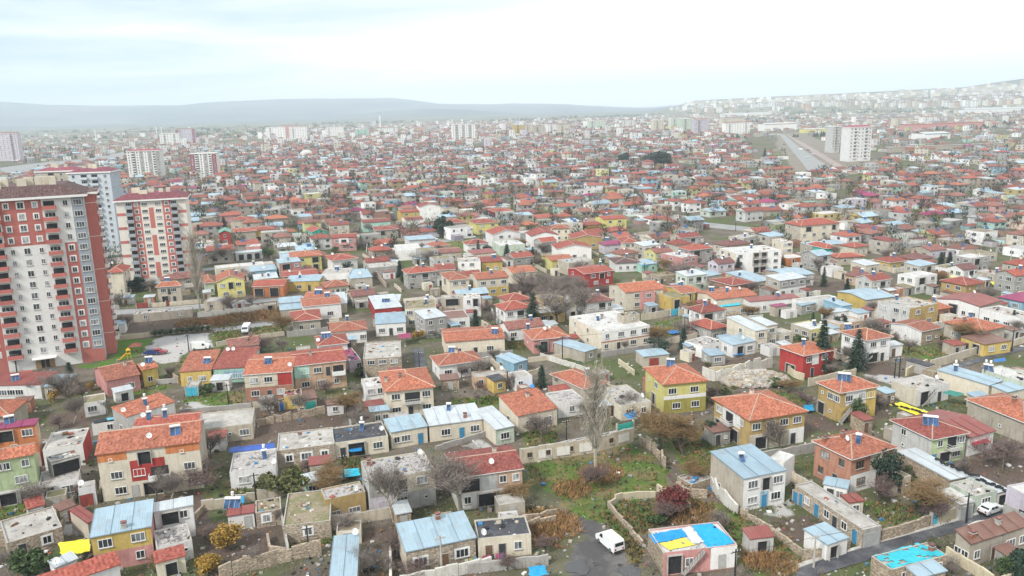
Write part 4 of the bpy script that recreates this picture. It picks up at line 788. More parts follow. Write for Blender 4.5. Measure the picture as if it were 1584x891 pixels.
def ribbon(b, p, q, w, m, r):
    p = Vector(p); q = Vector(q); d = (q-p)
    s = d.cross(Vector((r.uniform(-1, 1), r.uniform(-1, 1), r.uniform(-1, 1))))
    if s.length < 1e-5: return
    s = s.normalized()*w/2
    b.face([p-s, p+s, q+s*.35, q-s*.35], m)
def bare(seed, H=8, spread=.55, trunk=M_BARK, twig=M_TWIG, density=1.0, col=False, leaf=None, low=.22, weep=0):
    r = random.Random(seed); T = MB(); C = MB()
    def leafat(p, s=.15, n=1):
        for _ in range(n):
            c = Vector(p)+Vector((r.gauss(0, .25), r.gauss(0, .25), r.gauss(0, .25))); a = Vector((r.gauss(0, 1), r.gauss(0, 1), r.gauss(0, 1))).normalized()*s; e = a.cross(Vector((r.gauss(0, 1), r.gauss(0, 1), 1))).normalized()*s*.6
            C.face([c-a-e, c+a-e, c+a+e, c-a+e], leaf)
    def grow(p, d, L_, rad, lev):
        n = 3 if lev < 2 else 2; q = Vector(p); dd = Vector(d)
        for i in range(n):
            nd = (dd+Vector((r.gauss(0, .16), r.gauss(0, .16), r.gauss(0, .10)+(.10 if not weep else -.12*lev)))).normalized(); e = q+nd*L_/n
            ra, rb = rad*(1-.25*i/n), rad*(1-.25*(i+1)/n)
            if lev <= 1: T.tube(q, e, ra, rb, trunk, 5 if lev == 0 else 4, False)
            elif lev == 2: T.tube(q, e, ra, rb*.8, trunk, 3, False)
            else: ribbon(C, q, e, max(rad*2.4, .032), twig, r)
            q = e; dd = nd
            if lev < 5 and (lev > 0 or i > 0):
                k = {0: 3, 1: 3, 2: 3, 3: 3, 4: 2}[lev]; k = max(1, int(round(k*density))) if lev > 2 else k
                for _ in range(k):
                    a = r.uniform(0, 2*math.pi); sp = spread*(1.25 if lev == 0 else 1)
                    side = Vector((math.cos(a), math.sin(a), r.uniform(-.15, .5))).normalized()
                    nd2 = (dd*(1-sp*.5)+side*sp*(1.1 if not col else .42)).normalized()
                    grow(q, nd2, L_*r.uniform(.5, .78)*(1 if not (col and lev == 0) else .42), rad*.55, lev+1)
        if leaf and lev >= 3: leafat(q)
    if col:
        z = .06*H; T.tube((0, 0, -.2), (0, 0, H*.55), H*.014, H*.008, trunk, 6, False); T.tube((0, 0, H*.55), (0, 0, H*.97), H*.008, .02, trunk, 4, False)
        k = int(90*density)
        for i in range(k):
            f = .20+.74*i/k; a = r.uniform(0, 6.28); zz = f*H; ln = H*.27*(1-.8*abs(f-.4))*r.uniform(.6, 1.15)
            d = Vector((math.cos(a)*.5, math.sin(a)*.5, 1)).normalized(); q = Vector((0, 0, zz)); e = q+d*ln; T.tube(q, e, H*.003, .012, trunk, 3, False)
            for j in range(16):
                t = r.uniform(.08, 1); s = q.lerp(e, t); a2 = r.uniform(0, 6.28); ribbon(C, s, s+Vector((math.cos(a2)*.24, math.sin(a2)*.24, 1)).normalized()*ln*r.uniform(.15, .4), .035, twig, r)
    else:
        grow((0, 0, -.2), (r.gauss(0, .05), r.gauss(0, .05), 1), H*.42, H*.022, 0)
    zs = max(v[2] for v in C.v); sc = H/zs
    for M in (T, C): M.v = [(x*sc, y*sc, z*sc) for x, y, z in M.v]
    return T.mesh('trunk'), C.mesh('crown'), H
def conifer(seed, H=10, wd=.27, mat=M_FIR, n=1700):
    r = random.Random(seed); T = MB(); C = MB(); T.tube((0, 0, -.2), (0, 0, H*.96), H*.02, .03, M_BARK, 6, False)
    tiers = int(H*2.2)
    for t in range(tiers):
        f = .07+.91*t/tiers; R_ = H*wd*(1-f)**.85*r.uniform(.78, 1.12)+.12; nb = 9 if f < .7 else 6
        for k in range(nb):
            a = 2*math.pi*(k+r.random()*.8)/nb; L_ = R_*r.uniform(.72, 1.1); z0 = f*H
            steps = max(3, int(L_/.28))
            for s in range(steps):
                q = (s+1)/steps; x = math.cos(a)*L_*q; y = math.sin(a)*L_*q; z = z0-.28*L_*q*q+.1*L_*q
                for _ in range(2):
                    p = Vector((x+r.gauss(0, .08), y+r.gauss(0, .08), z+r.gauss(0, .05))); w_ = .17+.12*(1-q)
                    u = Vector((math.cos(a+r.gauss(0, .5)), math.sin(a+r.gauss(0, .5)), r.uniform(-.5, .1)))*.3; v = Vector((-math.sin(a), math.cos(a), r.uniform(-.4, .2)))*w_
                    C.face([p-u-v, p+u-v*.5, p+u+v*.5, p-u+v], mat)
    return T.mesh('trunk'), C.mesh('crown'), H
def bushy(seed, H=3, mat=M_GREEN, wd=.6, n=900, s=.16, trunk=M_BARK):
    r = random.Random(seed); T = MB(); C = MB(); T.tube((0, 0, -.1), (0, 0, H*.5), H*.03, H*.012, trunk, 5, False)
    cl = [(Vector((r.gauss(0, wd*.38)*H, r.gauss(0, wd*.38)*H, H*r.uniform(.32, .82))), H*r.uniform(.12, .24)) for _ in range(11)]
    for c, R_ in cl: T.tube((0, 0, H*.25), c, .03, .015, trunk, 3, False)
    for i in range(n):
        c, R_ = r.choice(cl); d = Vector((r.gauss(0, 1), r.gauss(0, 1), r.gauss(0, 1))).normalized()*R_*r.uniform(.55, 1.15); p = c+d; p.z = max(.05, min(p.z, H))
        u = Vector((r.gauss(0, 1), r.gauss(0, 1), r.gauss(0, 1))).normalized()*s*H/3; v = u.cross(Vector((r.gauss(0, 1), r.gauss(0, 1), r.gauss(0, 1)))).normalized()*s*.7*H/3
        C.face([p-u-v, p+u-v, p+u+v, p-u+v], mat)
    return T.mesh('trunk'), C.mesh('crown'), H
def stalks(seed, H=1.2, R_=1.6, mat=M_DRY, n=500):
    r = random.Random(seed); C = MB()
    for i in range(n):
        a, q = r.uniform(0, 6.28), R_*math.sqrt(r.random()); p = Vector((math.cos(a)*q, math.sin(a)*q, 0)); h = H*(1-.5*q/R_)*r.uniform(.5, 1.1)
        ribbon(C, p, p+Vector((r.gauss(0, .25), r.gauss(0, .25), h)), .09, mat, r)
    return None, C.mesh('crown'), H
TP = dict(bare=[bare(11+q, 8, sp, density=.7) for q, sp in enumerate((.55, .7, .5, .65, .8))], red=[bare(21, 6, .7, M_BARK, M_TWIGR, .7), bare(22, 6, .8, M_BARK, M_TWIGR, .7)],
          pale=[bare(31, 8, .5, M_PALE, M_TWIG, .55), bare(32, 8, .6, M_PALE, M_TWIG, .55)], poplar=[bare(41, 18, .5, M_PALE, M_TWIGP, 2.2, True), bare(42, 18, .5, M_PALE, M_TWIGP, 1.9, True)],
          brown=[bare(51, 7, .75, M_BARK, M_TWIGB, 1.0), bare(52, 7, .8, M_BARK, M_TWIGB, 1.0)], redleaf=[bare(61, 4, .8, M_BARK, M_TWIGR, .6, False, M_REDL)], yellow=[bare(62, 4, .8, M_BARK, M_TWIGB, .6, False, M_YEL)],
          fir=[conifer(71, 11, .30), conifer(72, 11, .25)], slim=[conifer(73, 8, .20)], pine=[bushy(81, 6, M_GREEN, .42, 1100, .085), bushy(82, 6, M_FIR, .40, 1100, .085)],
          bush=[bushy(83, 3, M_GREEN, .7, 900), bushy(84, 3, M_OLIVE, .8, 900)], ybush=[bushy(85, 3, M_YEL, .7, 500)], darkround=[bushy(86, 6, M_FIR, .55, 2200, .12)], dry=[stalks(91), stalks(92, 1.0, 2.2, M_DRY, 700)])
TN = dict(bare='bare_tree', red='bare_tree', pale='bare_tree', poplar='poplar_tree', brown='leafless_willow', redleaf='red_leaved_tree', yellow='autumn_tree', fir='fir_tree', slim='conifer', pine='pine_tree', bush='shrub', ybush='shrub', darkround='evergreen_tree', dry='dry_weed_clump')
NT = [0]; TREES = []
def tree(kind, p, h, label, wide=1.0, group=None):
    t, c, H0 = TP[kind][rnd.randrange(len(TP[kind]))]; s = h/H0; nm = TN[kind]
    cat = 'shrub' if nm == 'shrub' else ('weeds' if kind == 'dry' else 'tree')
    if kind == 'dry':
        o = inst(nm, c, None, p, rnd.uniform(0, 6.28), (s*wide, s*wide, s)); tag(o, label, cat, 'dry weed clumps')
    else:
        o = empty(nm, p, rnd.uniform(0, 6.28), label, cat, group or ('trees and shrubs in the yards')); o.scale = (s*wide, s*wide, s)
        inst('trunk', t, o); inst('crown', c, o)
    NT[0] += 1; TREES.append((p[0], p[1])); return o
def height_at(p, c, x, y):
    """height of the point above p that shows at that picture row"""
    a, b, s = CROP[c]; v = b+y/s; lo, hi = 0, 80
    for _ in range(30):
        m = (lo+hi)/2
        if proj((p[0], p[1], m))[1] > v: lo = m
        else: hi = m
    return lo
TREE_DATA = '''
poplar|E|432,392|429,-140|1.45|tall pale bare poplar standing in the green vacant lot
poplar|W|785,862|772,150|1|tall bare poplar beside the road right of the second red tower
poplar|W|930,462|915,190|1|slimmer bare poplar behind the flat yellow house
fir|T|345,535|335,205|1|taller dark fir in front of the bright red house
fir|T|560,522|590,262|1|second dark fir in front of the white house with outside stairs
pine|T|575,832|570,690|1|small green pine in front of the mustard house
slim|T|290,242|288,165|1|slim dark conifer above the bright red house
darkround|T|455,282|455,188|1|round dark brown-green evergreen right of the slim conifer
slim|T|1513,275|1520,150|1|slim conifer by the road near the right edge
pine|G|320,500|325,290|.75|broad green pine in front of the pink brick house
bush|G|400,470|405,385|1|green shrub right of the broad pine by the pink brick house
fir|U|1226,645|1222,478|.9|dark fir right of the long white barn-like house
slim|U|893,482|893,385|1|narrow dark conifer beside the large flat block
fir|Q|1060,318|1062,112|1.1|tall dark fir beside the bare grove in mid picture
slim|Q|1108,665|1112,530|1.2|dark green conifer behind the blue tarpaulin bundle
pine|Q|1105,482|1103,412|1|small blue-green conifer in the pink bungalow's front garden
darkround|X|1385,345|1385,180|1.0|large round dark evergreen above the warehouse wall
slim|Y|316,502|313,368|1|slim conifer in front of the white bungalow with red hip roof
slim|Y|548,532|545,400|1.5|broad small conifer in front of the mint flat house
slim|Y|1292,187|1292,135|1.5|tiny conifer beside the yellow saddle-roofed house
darkround|I|965,254|965,236|1.3|dark evergreen clump far off, left one of two
darkround|I|1008,254|1008,235|1.4|dark evergreen far off, left of the right-hand clump
darkround|I|1023,255|1023,233|1.4|dark evergreen far off, middle of the right-hand clump
fir|I|1036,255|1036,236|1.5|dark evergreen far off, right end of the right-hand clump
fir|I|1183,243|1183,228|1|dark fir left of the far highway
fir|I|1337,215|1337,201|1.2|dark fir behind the unfinished block
bush|C|262,485|262,385|1.2|dense dark green shrub right of the white bungalow
bush|C|348,492|350,378|1.3|olive green spreading shrub in front of the stone house
darkround|F|302,242|305,150|.8|dark round evergreen left of the large ochre house
bush|B|150,885|150,755|1.15|big green and olive shrub in the bottom left corner
pale|B|45,888|40,760|1|pale leafless tree in the bottom left corner
slim|A|765,330|770,262|1.2|dark conifer right of the second red tower
darkround|A|530,520|530,462|1.1|dark round shrub at the foot of the second red tower
bare|Y|760,868|760,585|1.3|big leafless tree, leftmost of the grey grove in mid picture
pale|Y|940,880|930,645|1.6|wide pale leafless tree in the middle of the grey grove
bare|Y|1085,850|1080,650|1.4|leafless tree right of centre in the grey grove
bare|Y|680,870|690,700|1.7|dark leafless tree at the grove's left front
pale|Y|1010,800|1000,640|1.7|pale leafless tree behind the grove's centre
bare|Y|860,800|860,620|1.7|grey leafless tree in the grove's left middle
red|Y|1150,800|1140,690|1.7|purplish leafless tree in the grove's right middle
red|Y|1210,850|1200,700|1.6|purplish leafless tree in front of the bright red house
red|Y|1310,830|1300,690|1.3|purplish leafless tree at the grove's right end
red|Y|650,800|650,690|1.3|purplish leafless tree left of the grey grove
red|Y|750,590|750,490|1.8|purplish thicket tree behind the orange roofs in mid picture
pale|D|528,582|478,290|1.5|large spreading bare tree in front of the peach house
pale|D|212,632|205,305|.9|tall thin bare tree in front of the grey and cream house
bare|D|92,888|80,735|1|bare tree in the white shed's yard at the bottom edge
bare|D|165,905|165,800|1.2|bare tree near the light blue sheet roof, bottom edge
red|D|370,905|370,805|1.6|purplish leafless bush before the stone bungalow
red|D|750,860|800,770|1.5|tangled vine bush in front of the black roofed bungalow
brown|D|760,560|760,450|1.8|brown vine tangle beside the peach house
bare|Z|640,560|640,160|1.2|large dark bare tree between the red tower and cottages
pale|Z|690,690|690,430|1.1|pale branching bare tree in the lower left wasteland
bare|Z|365,440|370,250|1.1|bare tree in front of the low dark red roof
bare|Z|1000,605|1000,450|1.2|bare tree in front of the grass-roofed white cottage
red|Z|560,745|560,600|1.5|red-brown leafless thicket in the lower left wasteland
red|Z|780,460|800,340|1.8|reddish thicket behind the grass-roofed cottage
ybush|Z|510,490|510,375|1.2|yellow autumn shrub near the low dark red roof
yellow|Z|860,390|870,300|1|small orange autumn tree right of the large dark tree
bare|B|690,560|690,420|1.3|bare tree before the long cream house's balconies
pale|B|755,555|750,440|1.1|pale bare tree at the right front of the long cream house
bare|B|170,590|170,440|1.2|leafless tree in front of the light green house
brown|B|720,850|700,780|1.4|brown bush below the white terrace annex
yellow|B|930,880|930,800|1.2|yellow shrub at the right of the bottom left yard
pale|C|222,842|225,735|1.3|small pale bare tree on the dark soil plot
yellow|C|95,775|90,645|1.1|orange leaved spreading tree on the dark soil plot
ybush|C|8,880|8,795|1.2|bright yellow shrub at the edge of the dark soil plot
red|C|60,470|55,330|1.6|reddish bare bush left of the white bungalow
bare|C|20,330|20,190|1.3|dark bare tree between long cream house and white bungalow
bare|C|300,120|300,15|1.3|bare tree before the red brick ground floor
bare|C|330,650|330,560|1|leafless vine tree by the earth roofed stone house
bare|C|640,705|640,580|1.4|thorny bare bush in front of the shabby brown house
red|C|480,400|480,330|1.6|bare reddish vine right of the dense green shrubs
bare|C|730,210|735,90|1.4|bare bush behind the dark flat roofed cream house
red|E|375,472|350,310|1.0|purplish leafless bush at the foot of the tall poplar
brown|E|740,290|735,75|1.35|large brown leafless willow behind the ruined stone wall
brown|E|850,325|850,160|1.35|second brown leafless willow, nearer the ochre house
brown|E|690,190|690,110|1.5|brown bush beside the green gate of the lane
redleaf|E|790,600|795,455|1.0|small tree with dark red leaves in the walled plot
red|E|770,645|770,520|1.6|bare purplish tangle below the red leaved tree
bare|E|180,265|175,110|1.3|bare tree in front of the steep orange tiled cottage
red|E|110,230|105,150|1.2|purplish bare tree left of the green yard
bare|E|570,120|575,10|1.4|bare tree in front of the deep grey flat roof
bush|E|720,650|730,590|1.2|olive green weeds in the walled plot
bare|F|632,305|632,140|1.2|grey leafless tree at the front corner of the ochre house
brown|F|240,440|240,345|1.6|brown thorn bush above the stone ruin
red|G|292,545|290,395|1.3|bare tree with spreading branches in the pink brick house's garden
bare|G|670,400|675,320|1.3|bare tree in front of the pale green house
bare|G|390,430|400,330|1.2|leafless tree right of the broad pine
red|G|880,400|900,260|1.6|rusty brown bush in the plot right of the dark red roof
bare|G|640,890|640,800|1.4|bare bush before the rusty roofed stone house
pine|G|870,890|880,790|1.1|green pine at the bottom right corner
darkround|G|960,900|960,765|.9|dark evergreen at the right bottom edge
bare|T|700,770|700,650|1.3|bare tree beside the mustard house's yellow side
bare|T|480,470|480,360|1.2|bare tree between the two dark firs
bare|T|880,420|880,310|1.3|leafless tree near the half-ruined tan house
red|T|1080,400|1090,330|1.4|bare brown bush beside the ruined house
bare|T|640,180|640,95|1.6|bare thicket behind the light blue cottage
bare|T|720,330|730,230|1.3|bare tree left of the half-ruined tan house
bare|T|420,560|420,470|1.6|tangled bare bush under the taller dark fir
brown|T|150,660|150,580|1.8|brown scrub on the rubble mound
bush|T|60,620|60,570|1.6|green shrub at the left foot of the rubble mound
pale|T|640,650|640,560|1.4|pale bare tree behind the mustard house
bare|P|745,235|745,120|1.5|spreading bare tree in front of the lemon gabled house
bare|P|860,205|860,130|1.4|bare tree right of the lemon gabled house's yard
red|P|100,310|100,235|1.5|bare bush beside the rubble shed
red|P|1160,310|1160,230|1.4|dark bare tree in front of the rusty hip roof
red|P|900,480|900,380|1.5|purplish thicket behind the red roofed bungalow
bare|P|1030,470|1030,380|1.6|bare thicket right behind the cream two-storey house
bare|P|960,800|955,700|1.2|bare tree in front of the brick ground floor
bush|P|590,700|590,640|1.5|green shrub above the puddled yard
red|P|1280,700|1280,610|1.7|brown leafless bushes under the mint staircase
bare|Q|645,610|640,520|1.3|bare tree in front of the clean orange hipped bungalow
red|Q|740,680|740,620|2|bare bush behind the winter garden
pale|Q|740,760|745,665|1.5|pale bare tree on the green plot in front of winter garden
bare|Q|910,680|910,560|1|bare tree beside the little yellow shed
bare|Q|1200,310|1190,80|1.35|tall bare grey tree right of the tall dark fir
pale|Q|1310,280|1310,80|1.3|pale bare tree at the right side of the grove
red|Q|800,270|800,150|1.3|bare dark tree beside the white cube house
ybush|Q|400,390|400,335|1.2|yellow-green shrub near the crimson awning
bare|Q|500,380|480,330|1.4|leafless vine over the courtyard wall
bare|Q|1220,680|1220,570|1.5|bare tree over the rubble yard left of the poplar
red|Q|1180,790|1175,710|1.3|reddish bare tree beside the steep orange tiled cottage
bare|S|320,395|300,295|1|crooked bare tree in front of the cluttered terrace house
bare|S|720,300|720,150|1.7|bare thicket around the crimson awning plot
bare|S|880,430|880,360|1.8|bare vines beside the grey tin roofed shed
bush|S|990,690|985,620|1.5|green shrub beside the lemon yellow house
bush|S|905,490|905,455|1.3|little green shrub on the mud road verge
brown|S|1420,650|1420,600|2.2|brown bush right of the rubble mound
bare|S|410,760|420,660|1.3|bare tree on the deep grey flat roofed house's side
bare|U|120,620|120,450|1.5|dark bare tree in front of the pink flat cube
pale|U|30,600|30,430|1.6|pale bare tree left of the pink flat cube
bare|U|1070,655|1070,540|1.6|bare tree in front of the barn-like house
bare|U|640,700|640,590|1.6|bare tree beside the weathered red hip roof
bare|U|830,500|825,440|1.5|bare tree at the large flat block's corner
bare|X|1240,590|1230,440|1.7|bare grey tree below the blank white warehouse
bare|X|1010,570|1010,470|1.5|dark bare tree left of the blank white warehouse
bare|X|730,460|720,360|1.5|dark bare tree right of the pink and white house
red|X|130,600|130,510|1.5|bare purplish tree left of the pale yellow house
bare|W|880,460|880,350|1.6|dark bare tree between the two slim poplars
bare|W|1000,450|1000,310|1.5|dark bare tree right of the slimmer poplar
bare|W|1100,300|1110,220|1.8|dark bare clump left of the dark veranda house
dry|E|200,640|200,600|1.5|orange dry weeds behind the low curved stone wall
dry|E|250,660|250,630|1.6|orange dry weeds right of the first clump, by the curved wall
dry|E|160,690|160,650|1.3|orange dry weeds beside the black roofed bungalow
dry|E|320,480|320,450|1.3|rust coloured weeds on the slope below the poplar
dry|E|455,410|455,375|1.3|rust coloured weeds at the poplar's foot
dry|E|870,600|870,560|1.4|dry weeds right of the red leaved tree
dry|F|540,820|540,780|1.4|straw coloured weeds above the wooden fence posts
dry|F|600,835|600,800|1.3|straw coloured weeds on the right of the fence posts
dry|P|500,300|500,270|2|rusty weeds left along the broken white wall
dry|P|640,290|640,260|2|rusty weeds in the middle along the broken white wall
dry|P|760,275|760,245|2|rusty weeds at the right end of the broken white wall
dry|P|960,250|960,220|2|rusty weeds beside the layered blue sheds
dry|T|700,710|700,670|1.5|dry brown weeds right of the mustard house
'''
def add_trees():
    for l in TREE_DATA.strip().split('\n'):
        k, c, b, t, wd, lb = l.split('|'); bx, by = map(float, b.split(',')); tx, ty = map(float, t.split(','))
        p = cpx(c, bx, by); h = max(.8, height_at(p, c, tx, ty))
        if DEBUG: print('tree %-8s h %.1f d %.0f %s' % (k, h, p.length, lb[:40]))
        tree(k, p, min(h, 30), lb, float(wd))
# ------------------------------------------------------------------ yard walls
def wallrun(pts, h, mat, label, th=.35, rag=.15, closed=False, cope=None, nm='yard_wall'):
    b = MB(); r = random.Random(label); k = 0
    cx = sum(p[0] for p in pts)/len(pts); cy = sum(p[1] for p in pts)/len(pts)
    for i in range(len(pts)-1):
        p, q = Vector(pts[i][:2]), Vector(pts[i+1][:2]); L_ = (q-p).length; n = max(1, int(L_/1.6)); d = (q-p).normalized(); s = Vector((-d.y, d.x))*th/2
        for j in range(n):
            a = p+d*(L_*j/n)-Vector((cx, cy)); e = p+d*(L_*(j+1)/n)-Vector((cx, cy)); z0 = h*(1+r.uniform(-rag, rag)); z1 = h*(1+r.uniform(-rag, rag)); a2 = a+Vector((r.gauss(0, rag*.3), r.gauss(0, rag*.3)))
            T = [(a2-s, 0), (e-s, 1), (e+s, 1), (a2+s, 0)]
            lo = [(v.x, v.y, -.3) for v, _ in T]; hi = [(v.x, v.y, z1 if w_ else z0) for v, w_ in T]
            b.face(hi, cope or mat)
            for m_ in range(4): b.face([lo[m_], lo[(m_+1) % 4], hi[(m_+1) % 4], hi[m_]], mat)
    o = b.build(nm, loc=(cx, cy, 0)); tag(o, label, 'wall', 'yard walls'); return o
WM = dict(s=stone((.45, .37, .28)), c=plaster((.60, .53, .42), .5), w=plaster((.70, .68, .62), .6), g=plaster((.40, .38, .36), .4), y=plaster((.62, .55, .40), .45))
WALL_DATA = '''
E|c|2.9|.05|75,357 250,332 430,302 610,252|long cream retaining wall with small dark windows along the vacant lot
E|g|1.1|.05|100,318 300,275 530,228|low concrete parapet wall above the long cream retaining wall
E|s|1.8|.35|640,262 700,300 740,345 762,382|ruined pale stone wall descending under the brown willows
E|s|1.0|.2|492,565 560,645 655,752|low straight mud wall between the van lot and the walled plot
E|y|1.2|.3|495,562 560,530 640,520 715,515|crumbling earthen wall along the top of the walled plot
E|s|1.3|.2|100,672 170,648 245,640|low pale stone wall behind the orange dry weeds
E|s|1.6|.3|820,480 880,520 960,520|broken stone ruin wall left of the tall white house
F|w|2.0|.3|300,462 340,520 430,600|whitewashed broken wall at the side of the tall white house
F|s|1.1|.15|440,600 560,665 660,740 740,805|low stone wall down the side of the dark plot
F|s|1.4|.15|740,812 850,800 960,765|stone wall between the dark plot and the road
F|c|1.8|.1|655,420 740,470 800,520|tan retaining wall right of the tall white house
G|s|1.8|.08|300,725 430,690 535,650|beige garden wall along the road left of the cyan gate
G|y|1.8|.05|565,643 615,630 675,608|beige garden wall along the road right of the cyan gate
G|w|2.2|.1|550,555 620,595 690,612|stained white wall enclosing the green garden
G|c|2.4|.1|380,345 500,400 630,470|tan boundary wall below the pale green house
C|c|1.6|.2|-20,580 90,565 240,530 430,500 560,480|cream rubble wall between the middle yards, lower left
C|s|2.2|.2|60,905 180,870 330,830 480,800 545,790|long patched stone and white wall at the bottom edge
C|s|1.4|.2|290,720 300,790 380,800|short low ruin wall on the dark soil plot
C|g|1.6|.1|348,600 372,700 388,808|grey dividing wall right of the dark soil plot
C|s|1.5|.25|235,180 400,150 560,118|rubble stone wall along the bare brown lane
C|c|1.8|.1|560,660 700,640 880,612|low stone wall in front of the shabby brown house
D|g|1.2|.1|585,275 640,330 700,352|grey wall right of the small concrete yard
D|g|1.1|.1|410,300 545,260 690,215|low wall in front of the two blue-roofed bungalows
D|s|1.2|.2|820,640 900,625 985,600|pale mud wall right of the black roofed bungalow
B|y|2.4|.15|0,755 130,730 270,695|cream mud wall with brown door at the lower left edge
B|s|1.2|.2|270,705 300,600 330,560|stone side wall of the stone outbuilding's yard
B|s|1.0|.2|865,640 900,600 950,590|stone wall at the right of the white terrace annex
P|w|1.8|.25|540,262 700,250 800,235 930,215|broken white painted wall with gaps above rusty weeds
P|c|1.4|.05|80,395 250,375 430,352 620,330|cream wall with hedge behind the parking lot
P|c|1.3|.05|650,430 800,400 1040,365|cream wall beside the lane right of the parking lot
P|c|1.2|.1|860,780 1010,765 1080,740|low pale wall in front of the brick ground floor
P|g|1.2|.1|60,680 250,650 460,635|pale wall behind the puddled yard
P|g|1.1|.1|440,820 640,800 850,780|grey wall at the near side of the puddled yard
P|c|1.4|.05|250,205 400,195 560,180|beige wall with rust-red gates along the street
P|c|1.6|.05|1000,200 1100,190 1300,235|pale wall in front of the layered blue sheds
Q|w|1.6|.05|760,530 880,505 890,560|white garden wall right of the clean orange hipped bungalow
Q|c|1.2|.05|1030,520 1200,500 1400,480 1485,450|concrete garden wall in front of the pink bungalow
Q|g|1.4|.1|860,300 940,340 960,380|grey wall between the long orange roof and pink bungalow
S|c|2.0|.05|430,165 560,145 638,130|cream street wall left of the cyan gate
S|c|2.0|.05|698,132 785,112|cream street wall between the cyan and navy gates
S|c|2.0|.05|845,110 900,100 965,95|cream street wall right of the navy gate
S|w|2.4|.35|870,590 960,600 1040,585 1140,565 1240,530 1370,500|broken whitewashed wall around the rubble mound
S|c|1.8|.15|545,380 640,330 740,320 830,300|beige courtyard wall with brown door right of the terrace house
S|y|1.6|.35|1470,530 1530,575 1600,600|broken cream wall at the right of the rubble mound
T|c|1.9|.05|1010,510 1120,480 1240,440 1340,415|cream wall along the upper road
T|c|1.6|.05|1440,400 1520,375 1600,350|beige roadside wall near the right edge
T|y|1.8|.05|985,500 900,540 860,560|pale wall beside the turquoise door shed
T|c|1.4|.05|530,170 620,190 720,215|cream slanting wall below the light blue cottage
T|g|1.4|.1|1200,870 1320,830 1430,830|rubble wall above the dark red roof, right
R|g|1.5|.1|355,205 430,200 520,195|low wall in front of the small green field
'''
def add_walls():
    for l in WALL_DATA.strip().split('\n'):
        c, m, h, rg, pts, lb = l.split('|'); pts = [cpx(c, *map(float, q.split(','))) for q in pts.split()]
        wallrun(pts, float(h), WM[m], lb, rag=float(rg), cope=(M_CONC if m in 'cg' else None))
        if 'dark windows' in lb:
            o = bpy.context.scene.collection.objects[-1]; w0 = o.location
            for sg, t in ((0, .25), (0, .75), (1, .35), (2, .4)):
                a, e = pts[sg], pts[sg+1]; p = a.lerp(e, t)-w0; yw = math.atan2(e.y-a.y, e.x-a.x); add_window(o, p.x+math.sin(yw)*.27, p.y-math.cos(yw)*.27, 1.5, yw, .9, 1.0, 'b', 0, 0)
                b = MB(); b.box(-1.3, 1.3, -.03, .02, -.9, .8, plaster((.78, .76, .70), .2)); b.build('plaster_patch', o, loc=(p.x+math.cos(yw)*3+math.sin(yw)*.25, p.y+math.sin(yw)*3-math.cos(yw)*.25, 1.4), rz=yw)
# ------------------------------------------------------------------ terrain
SKY_L = [(-900, 34), (0, 30), (100, 24), (180, 20), (300, 19), (345, 24), (450, 27), (620, 25), (650, 20), (690, 12), (760, 9), (800, 9), (900, 4), (1000, 1), (1100, 4), (1330, 5), (1584, 9), (2500, 14)]
SKY_R = [(-900, 0), (1000, 0), (1050, 1.2), (1100, 4.5), (1200, 6.5), (1330, 9), (1420, 11), (1480, 12), (1540, 17), (1584, 20), (1700, 24), (2500, 30)]
def smooth(t): t = np.clip(t, 0, 1); return t*t*(3-2*t)
def wob(x, y, s): return (np.sin(x*s+1.3*np.cos(y*s*.7+.4))+np.sin(y*s*1.31+2.1*np.sin(x*s*.61+1.7))+.5*np.sin((x+y)*s*2.3+1)+.5*np.cos((x-1.4*y)*s*3.1))/3
def terrain(x, y):
    x = np.asarray(x, float); y = np.asarray(y, float); r = np.hypot(x, y); az = np.arctan2(x, y)
    xp = CX+FPX*np.tan(np.clip(az, -1.0, 1.0))
    eL = np.interp(xp, *zip(*SKY_L))/1232*1.0; eR = np.interp(xp, *zip(*SKY_R))/1232
    f = np.where(np.abs(az) < 1.1, 1, np.clip((2.2-np.abs(az))/1.1, 0.3, 1))
    cz = np.cos(np.clip(az, -1, 1))
    dL = 12000; hL = (56+eL*.76*dL/cz)*smooth((r-7600)/(dL-7600))*f*(1+.03*wob(x, y, .0022))
    hL = np.where(eL < .0042, hL*smooth(eL/.0042), hL)
    bump = 70*np.exp(-((xp-690)/85)**2-((r-8600)/1200)**2)+35*np.exp(-((xp-600)/60)**2-((r-8200)/900)**2)
    dR = 6600; hR = (60*np.clip(eR/.002, 0, 1)+eR*.88*dR/cz)*smooth((r-3300)/(dR-3300))*f
    hR = np.where(r > dR, (60*np.clip(eR/.002, 0, 1)+eR*.88*dR/cz)*f, hR)
    hL = np.minimum(hL, 385); hR = np.minimum(hR, 300)
    return np.maximum(np.maximum(hL, hR), bump)+smooth((r-2500)/3000)*4*wob(x, y, .004)*(np.maximum(hL, hR) > 3)
def tz(x, y): return float(terrain(x, y))
